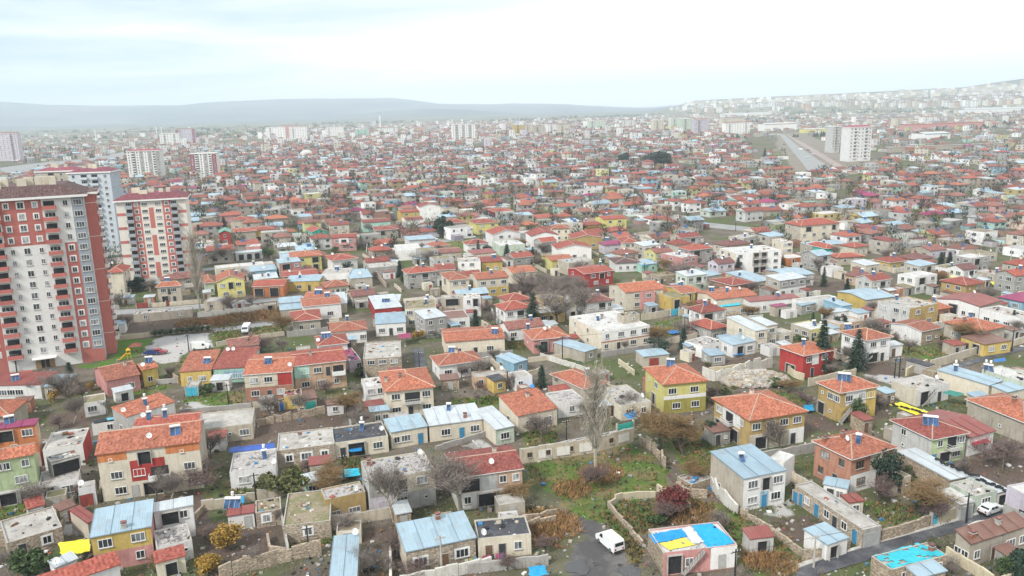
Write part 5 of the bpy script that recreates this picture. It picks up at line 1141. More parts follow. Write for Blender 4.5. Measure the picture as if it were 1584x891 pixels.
POLY = dict(grass=['E 100,370 250,332 430,305 600,258 700,330 780,380 760,460 700,500 500,560 430,640 350,610 250,520 160,450', 'E 440,600 500,570 660,760 640,850 590,800 560,700', 'E 500,560 700,530 800,620 680,680 620,700 560,640',
    'F 200,520 430,590 600,690 740,810 720,860 480,880 440,760 300,630', 'F 120,250 340,250 310,440 250,470 180,370', 'B -20,570 200,560 190,630 60,720 -20,750', 'G 220,540 440,560 460,620 320,665', 'G 470,535 610,590 500,605 440,590',
    'T 790,375 1160,400 1010,465 830,425', 'T 10,640 260,690 200,745 20,700', 'P 645,345 790,340 780,380 650,405', 'P 870,320 1040,305 1045,350 860,362', 'C 375,375 465,370 450,460 390,480', 'C 640,330 720,335 700,375 640,370',
    'C 390,720 560,685 720,650 640,700 450,800 390,800', 'D 810,575 890,560 900,600 830,620', 'Q 590,735 890,705 895,765 610,770', 'Q 900,405 1010,400 1010,450 920,450', 'Q 760,530 890,525 890,555 770,560', 'R 340,135 490,120 485,180 350,195',
    'R 420,440 590,400 620,480 430,540', 'Y 1250,520 1400,515 1390,550 1260,570', 'P 460,690 560,700 800,680 800,780 740,790 500,740 460,800', 'C 110,450 200,430 210,500 90,530', 'E 100,210 240,170 260,260 120,290', 'D 640,170 700,150 660,230', 'D -20,330 50,330 60,390 -20,400', 'Z 960,400 1300,390 1560,340 1560,380 1200,430 980,460',
    'A 690,790 810,740 850,700 870,730 720,830','T 1180,340 1050,330 1100,300','I 690,372 740,372 735,392 690,392','I 330,505 380,505 370,525 330,525'],
  lawn=['P 78,388 252,383 232,455 150,500 50,515', 'Z 760,150 1100,110 1050,150 760,190', 'G 460,540 500,520 600,585 540,590', 'Q 640,735 885,715 885,755 650,760', 'I 235,520 240,520 232,540 226,540'],
  open=['I 1200,206 1240,204 1290,225 1300,240 1362,244 1362,256 1310,268 1232,270 1200,225'],
  soil=['P 90,255 440,235 660,215 1000,165 1010,250 650,325 640,345 440,345 100,350', 'P 640,380 800,360 1040,320 1045,370 800,395 650,425', 'C 90,290 250,205 330,150 700,128 620,180 330,225 230,270', 'C -20,640 350,640 390,800 200,850 -20,895', 'C 480,740 880,640 910,700 700,745', 'F 560,640 760,598 870,660 700,742', 'D 420,255 560,235 580,300 450,320',
    'G 650,370 990,290 990,480 870,490 720,420', 'T 590,480 770,470 820,560 640,620', 'T 680,660 760,700 760,800 700,830 600,860', 'S 640,480 1300,425 1370,470 900,540', 'T -10,760 260,790 500,870 350,900 -10,900', 'G -30,520 120,560 60,600', 'P 860,790 1250,740 1485,720 1485,830 860,891', 'Z 450,600 850,590 850,700 480,760','Y 560,700 1400,760 1400,880 560,880', 'U 850,640 1400,600 1500,700 1200,700', 'B 560,560 900,520 945,640 860,760 700,640'],
  lot=['E 340,600 440,630 560,740 650,891 270,900 330,760 380,690', 'E 180,460 215,455 240,500 330,580 350,615 320,600 225,515'],
  pave=['B 205,650 395,640 400,700 250,710', 'P 230,500 285,378 612,352 622,440 455,470 430,530', 'F 600,540 700,530 690,600 560,620', 'P 480,735 560,745 740,800 480,805', 'D 560,260 640,225 700,310 600,320', 'F 790,470 840,500 870,560 800,530', 'T 700,200 520,160 640,260 780,290', 'T 560,545 860,560 860,600 700,600'])
def add_ground():
    az = np.concatenate([np.radians(np.linspace(-180, -46, 26))[:-1], np.radians(np.linspace(-46, 46, 370)), np.radians(np.linspace(46, 180, 26))[1:]])
    az[0] = -math.pi; az[-1] = math.pi
    r = np.concatenate([[0.5, 30, 60], np.arange(78, 330, 1.0), np.geomspace(330, 15000, 120)[1:]])
    Rr, Az = np.meshgrid(r, az, indexing='ij'); X = Rr*np.sin(Az); Y = Rr*np.cos(Az); Z = terrain(X, Y)
    near = (Rr < 300)
    Z = Z-.03+np.where(near, .05*wob(X, Y, .35)-.05, 0)*smooth((Rr-60)/30)-0.0
    n, m = X.shape; co = np.stack([X, Y, Z], -1).reshape(-1, 3)
    i, j = np.meshgrid(np.arange(n-1), np.arange(m-1), indexing='ij'); a = (i*m+j).ravel()
    q = np.stack([a, a+m, a+m+1, a+1], -1)[:, ::-1]
    me = bpy.data.meshes.new('ground'); me.vertices.add(len(co)); me.vertices.foreach_set('co', co.ravel())
    me.loops.add(q.size); me.loops.foreach_set('vertex_index', q.ravel().astype(np.int32)); me.polygons.add(len(q))
    me.polygons.foreach_set('loop_start', np.arange(0, q.size, 4, dtype=np.int32)); me.update(calc_edges=True)
    wx = X+1.6*wob(X, Y, .9)+.8*wob(Y, X, 2.1); wy = Y+1.6*wob(Y+50, X, .8)+.8*wob(X-20, Y, 2.4)
    for nm, pls in POLY.items():
        val = np.zeros(X.shape)
        for s in pls:
            c, *pp = s.split(); P = np.array([tuple(cpx(c, *map(float, t.split(','))))[:2] for t in pp])
            bx = (wx > P[:, 0].min()-2) & (wx < P[:, 0].max()+2) & (wy > P[:, 1].min()-2) & (wy < P[:, 1].max()+2)
            ii = np.where(bx); x, y = wx[ii], wy[ii]; ins = np.zeros(x.shape, bool)
            for k in range(len(P)):
                (x1, y1), (x2, y2) = P[k], P[(k+1) % len(P)]
                c_ = ((y1 > y) != (y2 > y)) & (x < (x2-x1)*(y-y1)/((y2-y1) if y2 != y1 else 1e-9)+x1); ins ^= c_
            v = val[ii]; v[ins] = 1; val[ii] = v
        v = val.copy(); v[1:-1, 1:-1] = (val[1:-1, 1:-1]*2+val[:-2, 1:-1]+val[2:, 1:-1]+val[1:-1, :-2]+val[1:-1, 2:])/6
        at = me.attributes.new(nm, 'FLOAT', 'POINT'); at.data.foreach_set('value', v.ravel().astype(np.float32))
    mt, t, N, L, b = nodes('ground_soil'); g = geo(N); n0 = noise(N, L, g, .03, 6, .6); n1 = noise(N, L, g, .14, 8, .65); n2 = noise(N, L, g, 1.1, 8, .75); n3 = noise(N, L, g, .006, 6, .6)
    base = mixc(N, L, ramp(N, L, n1.outputs[0], .40, .62).outputs[0], (.085, .066, .052), (.19, .165, .14))
    base = mixc(N, L, ramp(N, L, n2.outputs[0], .35, .7).outputs[0], base, (.15, .125, .095))
    base = mixc(N, L, ramp(N, L, n0.outputs[0], .45, .58, (0, 0, 0, 1), (.8, .8, .8, 1)).outputs[0], base, (.075, .105, .03))
    # farther fields: broad parcels
    sx = N.new('ShaderNodeVectorMath'); sx.operation = 'LENGTH'; L.new(g, sx.inputs[0])
    fr = N.new('ShaderNodeMapRange'); fr.inputs[1].default_value = 1500; fr.inputs[2].default_value = 3200; L.new(sx.outputs['Value'], fr.inputs[0])
    vo = N.new('ShaderNodeTexVoronoi'); vo.inputs['Scale'].default_value = .0045; L.new(vscale(N, L, g, (1, 1.8, 1)), vo.inputs['Vector'])
    sc_ = N.new('ShaderNodeSeparateColor'); L.new(vo.outputs['Color'], sc_.inputs[0])
    fc = ramp(N, L, sc_.outputs[0], .1, .9, (.12, .12, .06, 1), (.30, .25, .19, 1)); fc2 = mixc(N, L, ramp(N, L, n3.outputs[0], .45, .6).outputs[0], fc.outputs[0], (.065, .085, .05))
    base = mixc(N, L, fr.outputs[0], base, fc2)
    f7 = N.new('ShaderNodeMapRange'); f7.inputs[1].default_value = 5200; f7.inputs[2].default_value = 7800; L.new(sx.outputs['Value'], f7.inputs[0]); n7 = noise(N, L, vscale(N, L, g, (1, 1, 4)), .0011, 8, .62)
    base = mixc(N, L, f7.outputs[0], base, ramp(N, L, n7.outputs[0], .42, .60, (.03, .04, .055, 1), (.12, .115, .115, 1)).outputs[0])  # far hills: distance haze and ridge shading painted into the bluish ground colour
    def at(nm, lo=.25, hi=.75, k=.45):
        a_ = N.new('ShaderNodeAttribute'); a_.attribute_name = nm; m_ = N.new('ShaderNodeMath'); m_.operation = 'MULTIPLY_ADD'; L.new(n2.outputs[0], m_.inputs[0]); m_.inputs[1].default_value = k; L.new(a_.outputs['Fac'], m_.inputs[2])
        return ramp(N, L, m_.outputs[0], lo+k*.5, hi+k*.5).outputs[0], a_.outputs['Fac']
    soil = mixc(N, L, n2.outputs[0], (.065, .047, .038), (.16, .12, .098)); f, _ = at('soil', .15, .9); base = mixc(N, L, f, base, soil)
    gr = mixc(N, L, ramp(N, L, n2.outputs[0], .38, .62).outputs[0], (.045, .125, .015), (.13, .17, .04)); gr = mixc(N, L, ramp(N, L, n1.outputs[0], .46, .60).outputs[0], gr, (.20, .15, .075))
    n4 = noise(N, L, g, .42, 5, .7); mg = N.new('ShaderNodeMath'); mg.operation = 'MULTIPLY'; f, _ = at('grass', .25, .7, .9); L.new(f, mg.inputs[0]); L.new(ramp(N, L, n4.outputs[0], .34, .50, (.55, .55, .55, 1)).outputs[0], mg.inputs[1])
    base = mixc(N, L, mg.outputs[0], base, gr)
    f, _ = at('lawn', .3, .6, .3); base = mixc(N, L, f, base, mixc(N, L, n2.outputs[0], (.05, .13, .02), (.10, .18, .03)))
    f, _ = at('open', .3, .7, .3); base = mixc(N, L, f, base, mixc(N, L, n0.outputs[0], (.15, .13, .10), (.27, .24, .20)))
    f, lot = at('lot', .3, .7, .6); lc = mixc(N, L, ramp(N, L, n1.outputs[0], .42, .6).outputs[0], (.09, .085, .085), (.19, .18, .17)); base = mixc(N, L, f, base, lc)
    f, _ = at('pave', .3, .7, .3); base = mixc(N, L, f, base, mixc(N, L, n2.outputs[0], (.33, .32, .31), (.47, .455, .44)))
    L.new(base, b.inputs['Base Color']); b.inputs['Roughness'].default_value = .95; b.inputs['Specular IOR Level'].default_value = .15
    bp = N.new('ShaderNodeBump'); bp.inputs['Distance'].default_value = .25; bp.inputs['Strength'].default_value = .8; L.new(n2.outputs[0], bp.inputs['Height']); L.new(bp.outputs[0], b.inputs['Normal'])
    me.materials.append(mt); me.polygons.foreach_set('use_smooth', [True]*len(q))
    o = bpy.data.objects.new('ground', me); COL.objects.link(o); o['kind'] = 'structure'
def sheet(name, c, pts, mat, z=.03, kerb=False, nm2=None):
    P = [cpx(c, *map(float, t.split(','))) for t in pts.split()]; b = MB()
    import mathutils
    b.face([(p.x, p.y, z) for p in P], mat)
    if sum((P[i].x*P[(i+1) % len(P)].y-P[(i+1) % len(P)].x*P[i].y) for i in range(len(P))) < 0: b.f[0] = b.f[0][::-1]
    if kerb:
        for i in range(len(P)): p, q = P[i], P[(i+1) % len(P)]; b.face([(p.x, p.y, -.3), (q.x, q.y, -.3), (q.x, q.y, z), (p.x, p.y, z)], mat)
    o = b.build(name); o['kind'] = 'structure'; return o
M_ASPH = patchy(((.04, .042, .05), (.07, .072, .082), (.11, .112, .12), (.24, .235, .23)), .22, 'asphalt', .75, .03); M_PAVE = patchy(((.34, .32, .30), (.45, .43, .40), (.55, .53, .50)), .6, 'pavement'); M_ROADP = patchy(((.20, .20, .20), (.27, .27, .265), (.33, .32, .315)), .2, 'pale_road', .8, .02)
def add_roads():
    S = sheet
    S('road', 'G', '-100,862 60,800 150,775 310,730 560,662 700,622 770,600 880,565 900,620 760,665 640,690 520,722 430,752 250,815 60,870 -100,925', M_ASPH)
    S('pavement', 'G', '-100,835 60,790 150,765 310,722 350,716 540,655 690,613 760,590 766,600 560,662 310,730 150,778 60,802 -100,858', M_PAVE, .12, True)
    S('road', 'T', '1110,500 1240,470 1340,440 1440,412 1600,372 1600,398 1480,432 1370,458 1230,500 1150,520', M_ASPH)
    S('road', 'P', '60,222 300,208 500,192 700,175 1010,150 1290,138 1290,150 1010,168 700,200 520,218 300,235 60,250', M_ROADP)
    S('road', 'P', '625,330 800,308 1050,275 1050,298 800,330 640,350', M_ROADP)
    S('road', 'Q', '358,445 428,440 450,560 455,585 385,575', M_ASPH)
    S('road', 'I', '1206,208 1213,208 1234,226 1276,254 1282,264 1250,264 1226,234', M_ROADP)
    S('pavement', 'I', '1217,209 1220,209 1252,226 1306,258 1298,268 1288,256 1241,226', patchy(((.27, .22, .20), (.34, .28, .26)), .05, 'pink_paving'), .12, True)
    S('road', 'V', '820,335 960,270 1080,215 1190,165 1235,150 1245,170 1150,215 1010,275 870,345', M_ASPH)
    S('road', 'V', '1215,335 1400,335 1600,350 1600,385 1400,370 1190,365', M_ASPH)
    S('road', 'V', '1360,600 1500,550 1600,520 1600,560 1500,575 1400,610', M_ROADP)
    S('road', 'U', '150,115 300,130 600,160 870,185 870,235 560,195 260,165 150,140', M_ROADP)
    S('road', 'I', '-20,262 60,252 130,246 165,240 208,232 215,236 190,246 110,256 -20,276', M_ROADP)
    S('road', 'X', '980,160 1020,158 1045,245 1015,250', M_ROADP)
    S('road', 'X', '1290,345 1380,370 1560,360 1560,375 1380,395 1280,365', M_ROADP)
    S('road', 'W', '800,500 1050,470 1350,445 1360,465 1060,500 800,520', M_ROADP)
    S('road', 'Y', '1080,130 1250,45 1290,0 1300,5 1270,60 1120,140', M_ROADP)
    # puddles on the van lot
    M_WATER, _t, _N, _L, _b = nodes('puddle_water'); _b.inputs['Base Color'].default_value = (.045, .045, .045, 1); _b.inputs['Specular IOR Level'].default_value = .8; _L.new(ramp(_N, _L, noise(_N, _L, geo(_N), 1.2).outputs[0], .3, .7, (.04, .04, .04, 1), (.25, .25, .25, 1)).outputs[0], _b.inputs['Roughness'])
    r = random.Random(5)
    for x, y, sx, sy in ((435, 833, 17, 8), (602, 868, 52, 34), (350, 850, 58, 34), (548, 838, 10, 6)):
        c = cpx('E', x, y); k = 40; b = MB(); e = cpx('E', x+sx, y); f = cpx('E', x, y+sy); ru = (e-c).length; rv = (f-c).length
        b.face([(c.x+math.cos(a)*ru*q, c.y+math.sin(a)*rv*q, .015) for a, q in ((2*math.pi*i/k, 1+.16*math.sin(2*math.pi*i/k*3+x)+.10*math.sin(2*math.pi*i/k*5+y)) for i in range(k))], M_WATER); o = b.build('puddle'); o['kind'] = 'structure'
# ------------------------------------------------------------------ towers and blocks
def block(O, yaw, W, D, nf, fh, base, cols, roofm, label, cat='apartment block', side=None, sidemat=None, group=None, name='apartment_block', lod=0, roofh=2.2, eave=.9, chim=0, sidecols=None, backmat=None, solid_eave=M_WHITE):
    """O: front-left ground corner; cols: (x0,x1,matfn(i),item) along the front"""
    root = empty(name, O, yaw, label, cat, group); H = base+nf*fh; b = MB(); sm = sidemat or wallmat('white')
    def wall(cs, ox, oy, rz, tot):
        ca, sa = math.cos(rz), math.sin(rz); P = lambda x, z, o=0: (ox+ca*x+sa*o, oy+sa*x-ca*o, z)
        for x0, x1, mf, item in cs:
            for i in range(-1, nf):
                z0, z1 = (-.5, base) if i < 0 else (base+i*fh, base+(i+1)*fh)
                b.face([P(x0, z0), P(x1, z0), P(x1, z1), P(x0, z1)], mf(i))
                if item is None or (i < 0 and item[0] != 'e'): continue
                xm = (x0+x1)/2; X, Y, _ = P(xm, 0, .012); zc = z0+(z1-z0)*.52
                if item[0] == 'w': 
                    add_window(root, X, Y, zc, rz, item[1], item[2], 'w', lod)
                    if len(item) > 3 and item[3](i): surround(root, X, Y, zc, rz, item[1], item[2])
                elif item[0] == 'W':      # several windows in one bay
                    for fx in item[3]: X, Y, _ = P(x0+(x1-x0)*fx, 0, .012); add_window(root, X, Y, zc, rz, item[1], item[2], 'w', lod)
                elif item[0] == 'b':
                    balcony(root, X, Y, z0+.12, rz, item[1], item[2], item[3], True)
                    if rnd.random() < .3: add_window(root, X, Y, z0+1.6, rz, item[1]*.8, 1.2, 'w', lod)
    wall(cols, 0, 0, 0, W)
    wall(sidecols or [(0, D, lambda i: sm, side)], W if side != 'L' else 0, 0, math.pi/2, D) if True else None
    for p, q in (((W, D), (0, D)), ((0, D), (0, 0))): b.face([(p[0], p[1], -.5), (q[0], q[1], -.5), (q[0], q[1], H), (p[0], p[1], H)], sm)
    b.build('wall', root)
    e = MB(); e.box(-eave, W+eave, -eave, D+eave, H+.003, H+.6, solid_eave)
    k = min(W, D)/2; z0, z1 = H+.603, H+.603+roofh; x0, x1, y0, y1 = -eave, W+eave, -eave, D+eave
    eo = e.build('eave', root); r = MB(); ins = 3.2
    A = [(x0, y0), (x1, y0), (x1, y1), (x0, y1)]; Bq = [(x0+ins*1.6, y0+ins), (x1-ins*1.6, y0+ins), (x1-ins*1.6, y1-ins), (x0+ins*1.6, y1-ins)]
    for i in range(4): j = (i+1) % 4; r.slope([(*A[i], z0), (*A[j], z0), (*Bq[j], z1), (*Bq[i], z1)], roofm)
    r.face([(*p, z1) for p in Bq], roofm); ro = r.build('roof', root)
    rr = random.Random(label)
    for i in range(chim):
        c = MB(); x = x0+ins*1.8+(x1-x0-ins*3.6)*(i+.5)/chim+rr.uniform(-.8, .8); y = y0+ins+rr.choice((.2, 1.5, 3)); h_ = rr.uniform(1.3, 2.4); w_ = rr.uniform(.7, 1.6)
        c.box(-w_, w_, -.6, .6, 0, h_, wallmat('cream')); c.build('chimney', ro, loc=(x, y, z1-.3))
    if name == 'apartment_block': BLK.append(root)
    return root, H
BLK = []
def add_towers():
    red, wht, gry, crm = plaster((.50, .17, .145), .12, 'red_render'), plaster((.78, .77, .74), .08), plaster((.34, .38, .42), .12), plaster((.70, .67, .60), .1)
    O = px(164, 556); L0 = px(40, 573); yaw = math.atan2(O.y-L0.y, O.x-L0.x); e = Vector((math.cos(yaw), math.sin(yaw), 0)); nrm = Vector((-math.sin(yaw), math.cos(yaw), 0))
    if DEBUG: print('tower yaw', math.degrees(yaw), 'w', (O-L0).length, 'h', height_at(O, 'I', 131, 307))
    up = lambda i: red if i >= 10 else wht; dn = lambda i: wht if i >= 10 else red; w_ = lambda i: wht; sf = lambda i: i >= 10; sg = lambda i: i < 10
    bal = ('b', 3.6, 1.25, red)
    cols = [(-33.0, -30.4, lambda i: gry, ('w', 1.9, 1.5)), (-30.4, -26.2, dn, ('w', 1.25, 1.4, sg)), (-26.2, -25.9, w_, None), (-25.9, -21.9, w_, ('b', 4, 1.25, red)), (-21.9, -18.5, up, ('w', 1.15, 1.3, sf)), (-18.5, -14.5, up, ('w', 1.7, 1.6, sf)), (-14.5, -11.1, up, ('w', 1.15, 1.3, sf)),
            (-11.1, -7.2, w_, bal), (-7.2, -6.5, w_, None), (-6.5, -3.2, dn, ('w', 1.35, 1.4, sg)), (-3.2, 0, lambda i: gry if i >= 0 else red, ('w', 2.3, 1.5))]
    SX = .86; TW = 33*SX; cols = [((a+33)*SX, (b_+33)*SX, m, (it[0], it[1]*SX, *it[2:])) if it else ((a+33)*SX, (b_+33)*SX, m, it) for a, b_, m, it in cols]
    sc = [(0, 2.4, lambda i: gry, ('w', 1.0, 1.3)), (2.4, 5, w_, ('w', .6, .9))] + [(5+i*2.6, 7.6+i*2.6, w_, None) for i in range(5)]
    fh = 2.93; tw, H = block(O-e*TW, yaw, TW, 18, 14, fh, 3.4, cols, RC['N'], 'large red and white fourteen-storey tower at the left edge', 'apartment tower', sidemat=wht, name='apartment_tower', chim=7, roofh=2.6, eave=1.1, sidecols=sc)
    door = MB(); door.box(-2.2, 2.2, -.1, .01, 0, 2.7, plain((.30, .20, .10), .4, 'bronze_door')); door.box(-1, -.1, -.13, -.1, .1, 2.3, M_DARK); door.box(.1, 1, -.13, -.1, .1, 2.3, M_DARK); door.box(-2.8, 2.8, -1.6, .01, 2.75, 2.95, wht); door.build('door', tw, loc=(16.5*SX, -.02, 0))
    # protruding red side bay
    bay = MB(); bay.box(0.003, 2.6, 5.6, 17, -.3, H-.01, red)
    for i in range(5): bay.box(-.0, 2.66, 5.54, 17.06, 6+i*9, 6.12+i*9, wht)
    bay.build('side_bay', tw, loc=(TW, 0, 0))
    for i in range(14): balcony(tw, TW+2.62, 8.5, 3.5+i*fh, math.pi/2, 3, 1.0, wht, True)
    ev = MB(); ev.box(TW+.93, TW+3.4, 4.8, 17.8, H+.02, H+.6, wht); ev.box(TW+.93, TW+3.3, 4.9, 17.7, H+.603, H+.8, RC['N']); ev.build('eave', tw)
    FOOT.append((*(O-e*TW/2+nrm*9)[:2], yaw, 20, 10, H))
    # second tower
    A = px(197, 439); B = px(303, 432); yaw = R(17)
    A = px(186, 436); W = 25.0
    fr = px(300.5, 431.5); e = Vector((math.cos(yaw), math.sin(yaw), 0)); O2 = fr-e*W
    if DEBUG: print('tower2 at', fr, 'dist', fr.length, 'left base', proj(O2), 'h', height_at(fr, 'I', 290, 303), 'wtop', )
    band = lambda i: red if i in (1, 3, 5, 7, 9) else crm
    wing = lambda i: crm
    cols = [(0, .135, wing, None), (.135, .225, wing, ('b', 2.6, 1.2, gry)), (.225, .345, lambda i: red, ('w', 1.2, 1.3, lambda i: True)), (.345, .46, lambda i: crm, ('w', 2.1, 1.2)), (.46, .53, lambda i: red if (i//2) % 2 == 0 or i % 2 else crm, None), (.53, .66, lambda i: crm, ('w', 2.1, 1.2)), (.66, .785, lambda i: red, ('w', 1.2, 1.3, lambda i: True)), (.785, .87, wing, ('b', 2.6, 1.2, gry)), (.87, 1, wing, None)]
    H2 = height_at(fr, 'I', 290, 305); fh2 = (H2-3.2)/11
    cols = [(a*W, b_*W, m, it) for a, b_, m, it in cols]
    t2, H = block(O2, yaw, W, 16, 11, fh2, 2.6, cols, RC['P'] if False else tile((.26, .075, .075), 'dark_red_tiles'), 'second tower, red and cream with eleven storeys, behind the first', 'apartment tower', sidemat=crm, name='apartment_tower', chim=5, roofh=2.2, eave=1.0)
    for i in (1, 3, 5, 7, 9):
        for x0, x1 in ((-.02, .13*W), (.872*W, W+.02)):
            p = MB(); p.box(x0, x1, -.05, .3, 2.6+i*fh2, 2.6+i*fh2+1.1, red); p.build('red_band', t2)
    FOOT.append((*(O2+e*W/2+Vector((0, 8, 0)))[:2], yaw, W/2+2, 10, H))
BLOCKS = '''
127,182,390,268,grey,12,R,yes|pale blue-grey tower with dark red roof between the two red towers
76,128,372,266,beige,12,R,no|beige tower with pink stripe behind the large red tower
206,246,273,234,white,9,R,yes|white nine-storey block left of the striped one
301,334,274,238,white,9,L,no|white block with dark vertical stripes and maroon sides
-25,28,249,207,lilac,13,R,yes|pale pinkish tower at the far left edge
703,732,218,193,white,9,L,no|white block with dark outlines in the far centre
796,811,210,193,yellow,7,L,no|narrow yellow block right of the far centre
1308,1350,249,197,white,9,R,yes|large unfinished white block on the right by the highway
1285,1299,236,196,lgrey,9,L,no|narrower white block behind the large unfinished one
254,273,226,207,white,7,L,no|small white block left of the far minarets
279,297,221,200,lilac,8,R,no|far block with maroon top near the minarets
418,437,216,197,white,7,L,no|first of the white blocks, far left centre
438,452,214,195,pink,7,R,no|pinkish block in the far left centre
453,471,215,196,white,7,R,no|white block right of the pinkish one
509,527,210,197,white,5,L,no|broad white block left of the far minaret
553,567,209,200,mint,4,L,no|low mint block near the far minaret
812,824,207,194,cream,6,R,no|cream block just right of the yellow one
826,842,209,196,beige,5,R,no|beige block second right of the yellow one
848,862,206,192,white,6,R,no|white block third right of the yellow one
864,880,208,193,cream,5,R,no|cream block with red roof before the green one
913,934,200,187,palegreen,6,L,no|pale green block right of the far centre
962,980,198,186,white,5,R,no|white block with pink trim, far right centre
1011,1026,203,186,cream,6,L,no|cream tall block of the far right group
1038,1052,199,183,palegreen,7,L,no|greenish block of the far right group, left of the pale green one
1054,1070,202,184,palegreen,7,L,no|pale green block of the far right group
1074,1097,206,185,lilac,8,R,no|pinkish white block of the far right group
1116,1150,197,183,cream,5,R,no|long cream block behind the block with maroon roof
1121,1161,208,190,white,5,R,no|white block with maroon roof in the far right
1382,1410,196,183,cream,4,R,no|cream school-like block beyond the unfinished one
1425,1450,192,181,white,4,R,no|white school-like block further right
640,656,205,197,peach,4,R,no|low peach block in the far centre
590,610,206,198,white,4,R,no|low white block under the minaret
'''
def add_blocks():
    for l in BLOCKS.strip().split('\n'):
        a, lb = l.split('|'); x0, x1, yb, yt, c, nf, rf, bal = a.split(','); x0, x1, yb, yt, nf = float(x0), float(x1), float(yb), float(yt), int(nf)
        A = px(x0, yb+.5); B = px(x1, yb); B = Vector((B.x, B.y, 0)); m = (A+B)/2; W = (px(x1, (yb))-px(x0, yb)).length
        h = height_at(m, 'I', (x0+x1)/2, yt); z = tz(m.x, m.y)
        yaw = R(8) if m.x < 0 else R(14); e = Vector((math.cos(yaw), math.sin(yaw), 0)); ex = Vector((math.cos(math.atan2(B.y-A.y, B.x-A.x)),)*1+(0, 0)) if False else None
        W = min(W, 60); O = Vector((m.x-e.x*W/2, m.y-e.y*W/2, z)); wm = wallmat(c); rd = wallmat('pink') if c != 'grey' else wallmat('sky')
        if c == 'grey': wm = plaster((.56, .61, .65), .1)
        fh = max(2.4, (h-3)/nf); far = m.length > 1300
        nb = max(3, int(W/(4.2 if not far else 6))); cols = []
        for k in range(nb):
            it = ('b', W/nb*.7, 1.1, wm) if (bal == 'yes' or k % 3 == 1) and k in (1, nb-2) else ('w', 1.7 if far else 1.4, 1.5)
            stripe = 'striped' in lb or 'outlines' in lb or 'vertical' in lb
            mm = (wallmat('grey') if stripe and k % 2 else wm)
            if 'maroon' in lb and k in (0, nb-1) and not 'roof' in lb: mm = plaster((.30, .08, .10), .15)
            cols.append((W*k/nb, W*(k+1)/nb, (lambda mm: lambda i: mm)(mm), it))
        if DEBUG: print('block d%5.0f W%4.0f h%4.0f %s' % (m.length, W, h, lb))
        sd = [(2+k*4, 6+k*4, (lambda mm: lambda i: mm)(wm if c != 'grey' else plaster((.44, .52, .59), .1)), ('w', 1, 1.2) if not far else None) for k in range(3)]
        sd = [(0, 2, sd[0][2], None)]+sd
        block(O, yaw, W, 14, nf, fh, 3, cols, {'R': RC['K'] if far else tile((.30, .08, .09), 'maroon_tiles'), 'L': RC['L']}[rf], lb, sidemat=wm, group='apartment blocks across the town', lod=1, chim=0 if far else 3, roofh=1.6 if rf == 'R' else .4, sidecols=sd, eave=.5)
        FOOT.append((m.x, m.y+7, yaw, W/2+3, 10, h))
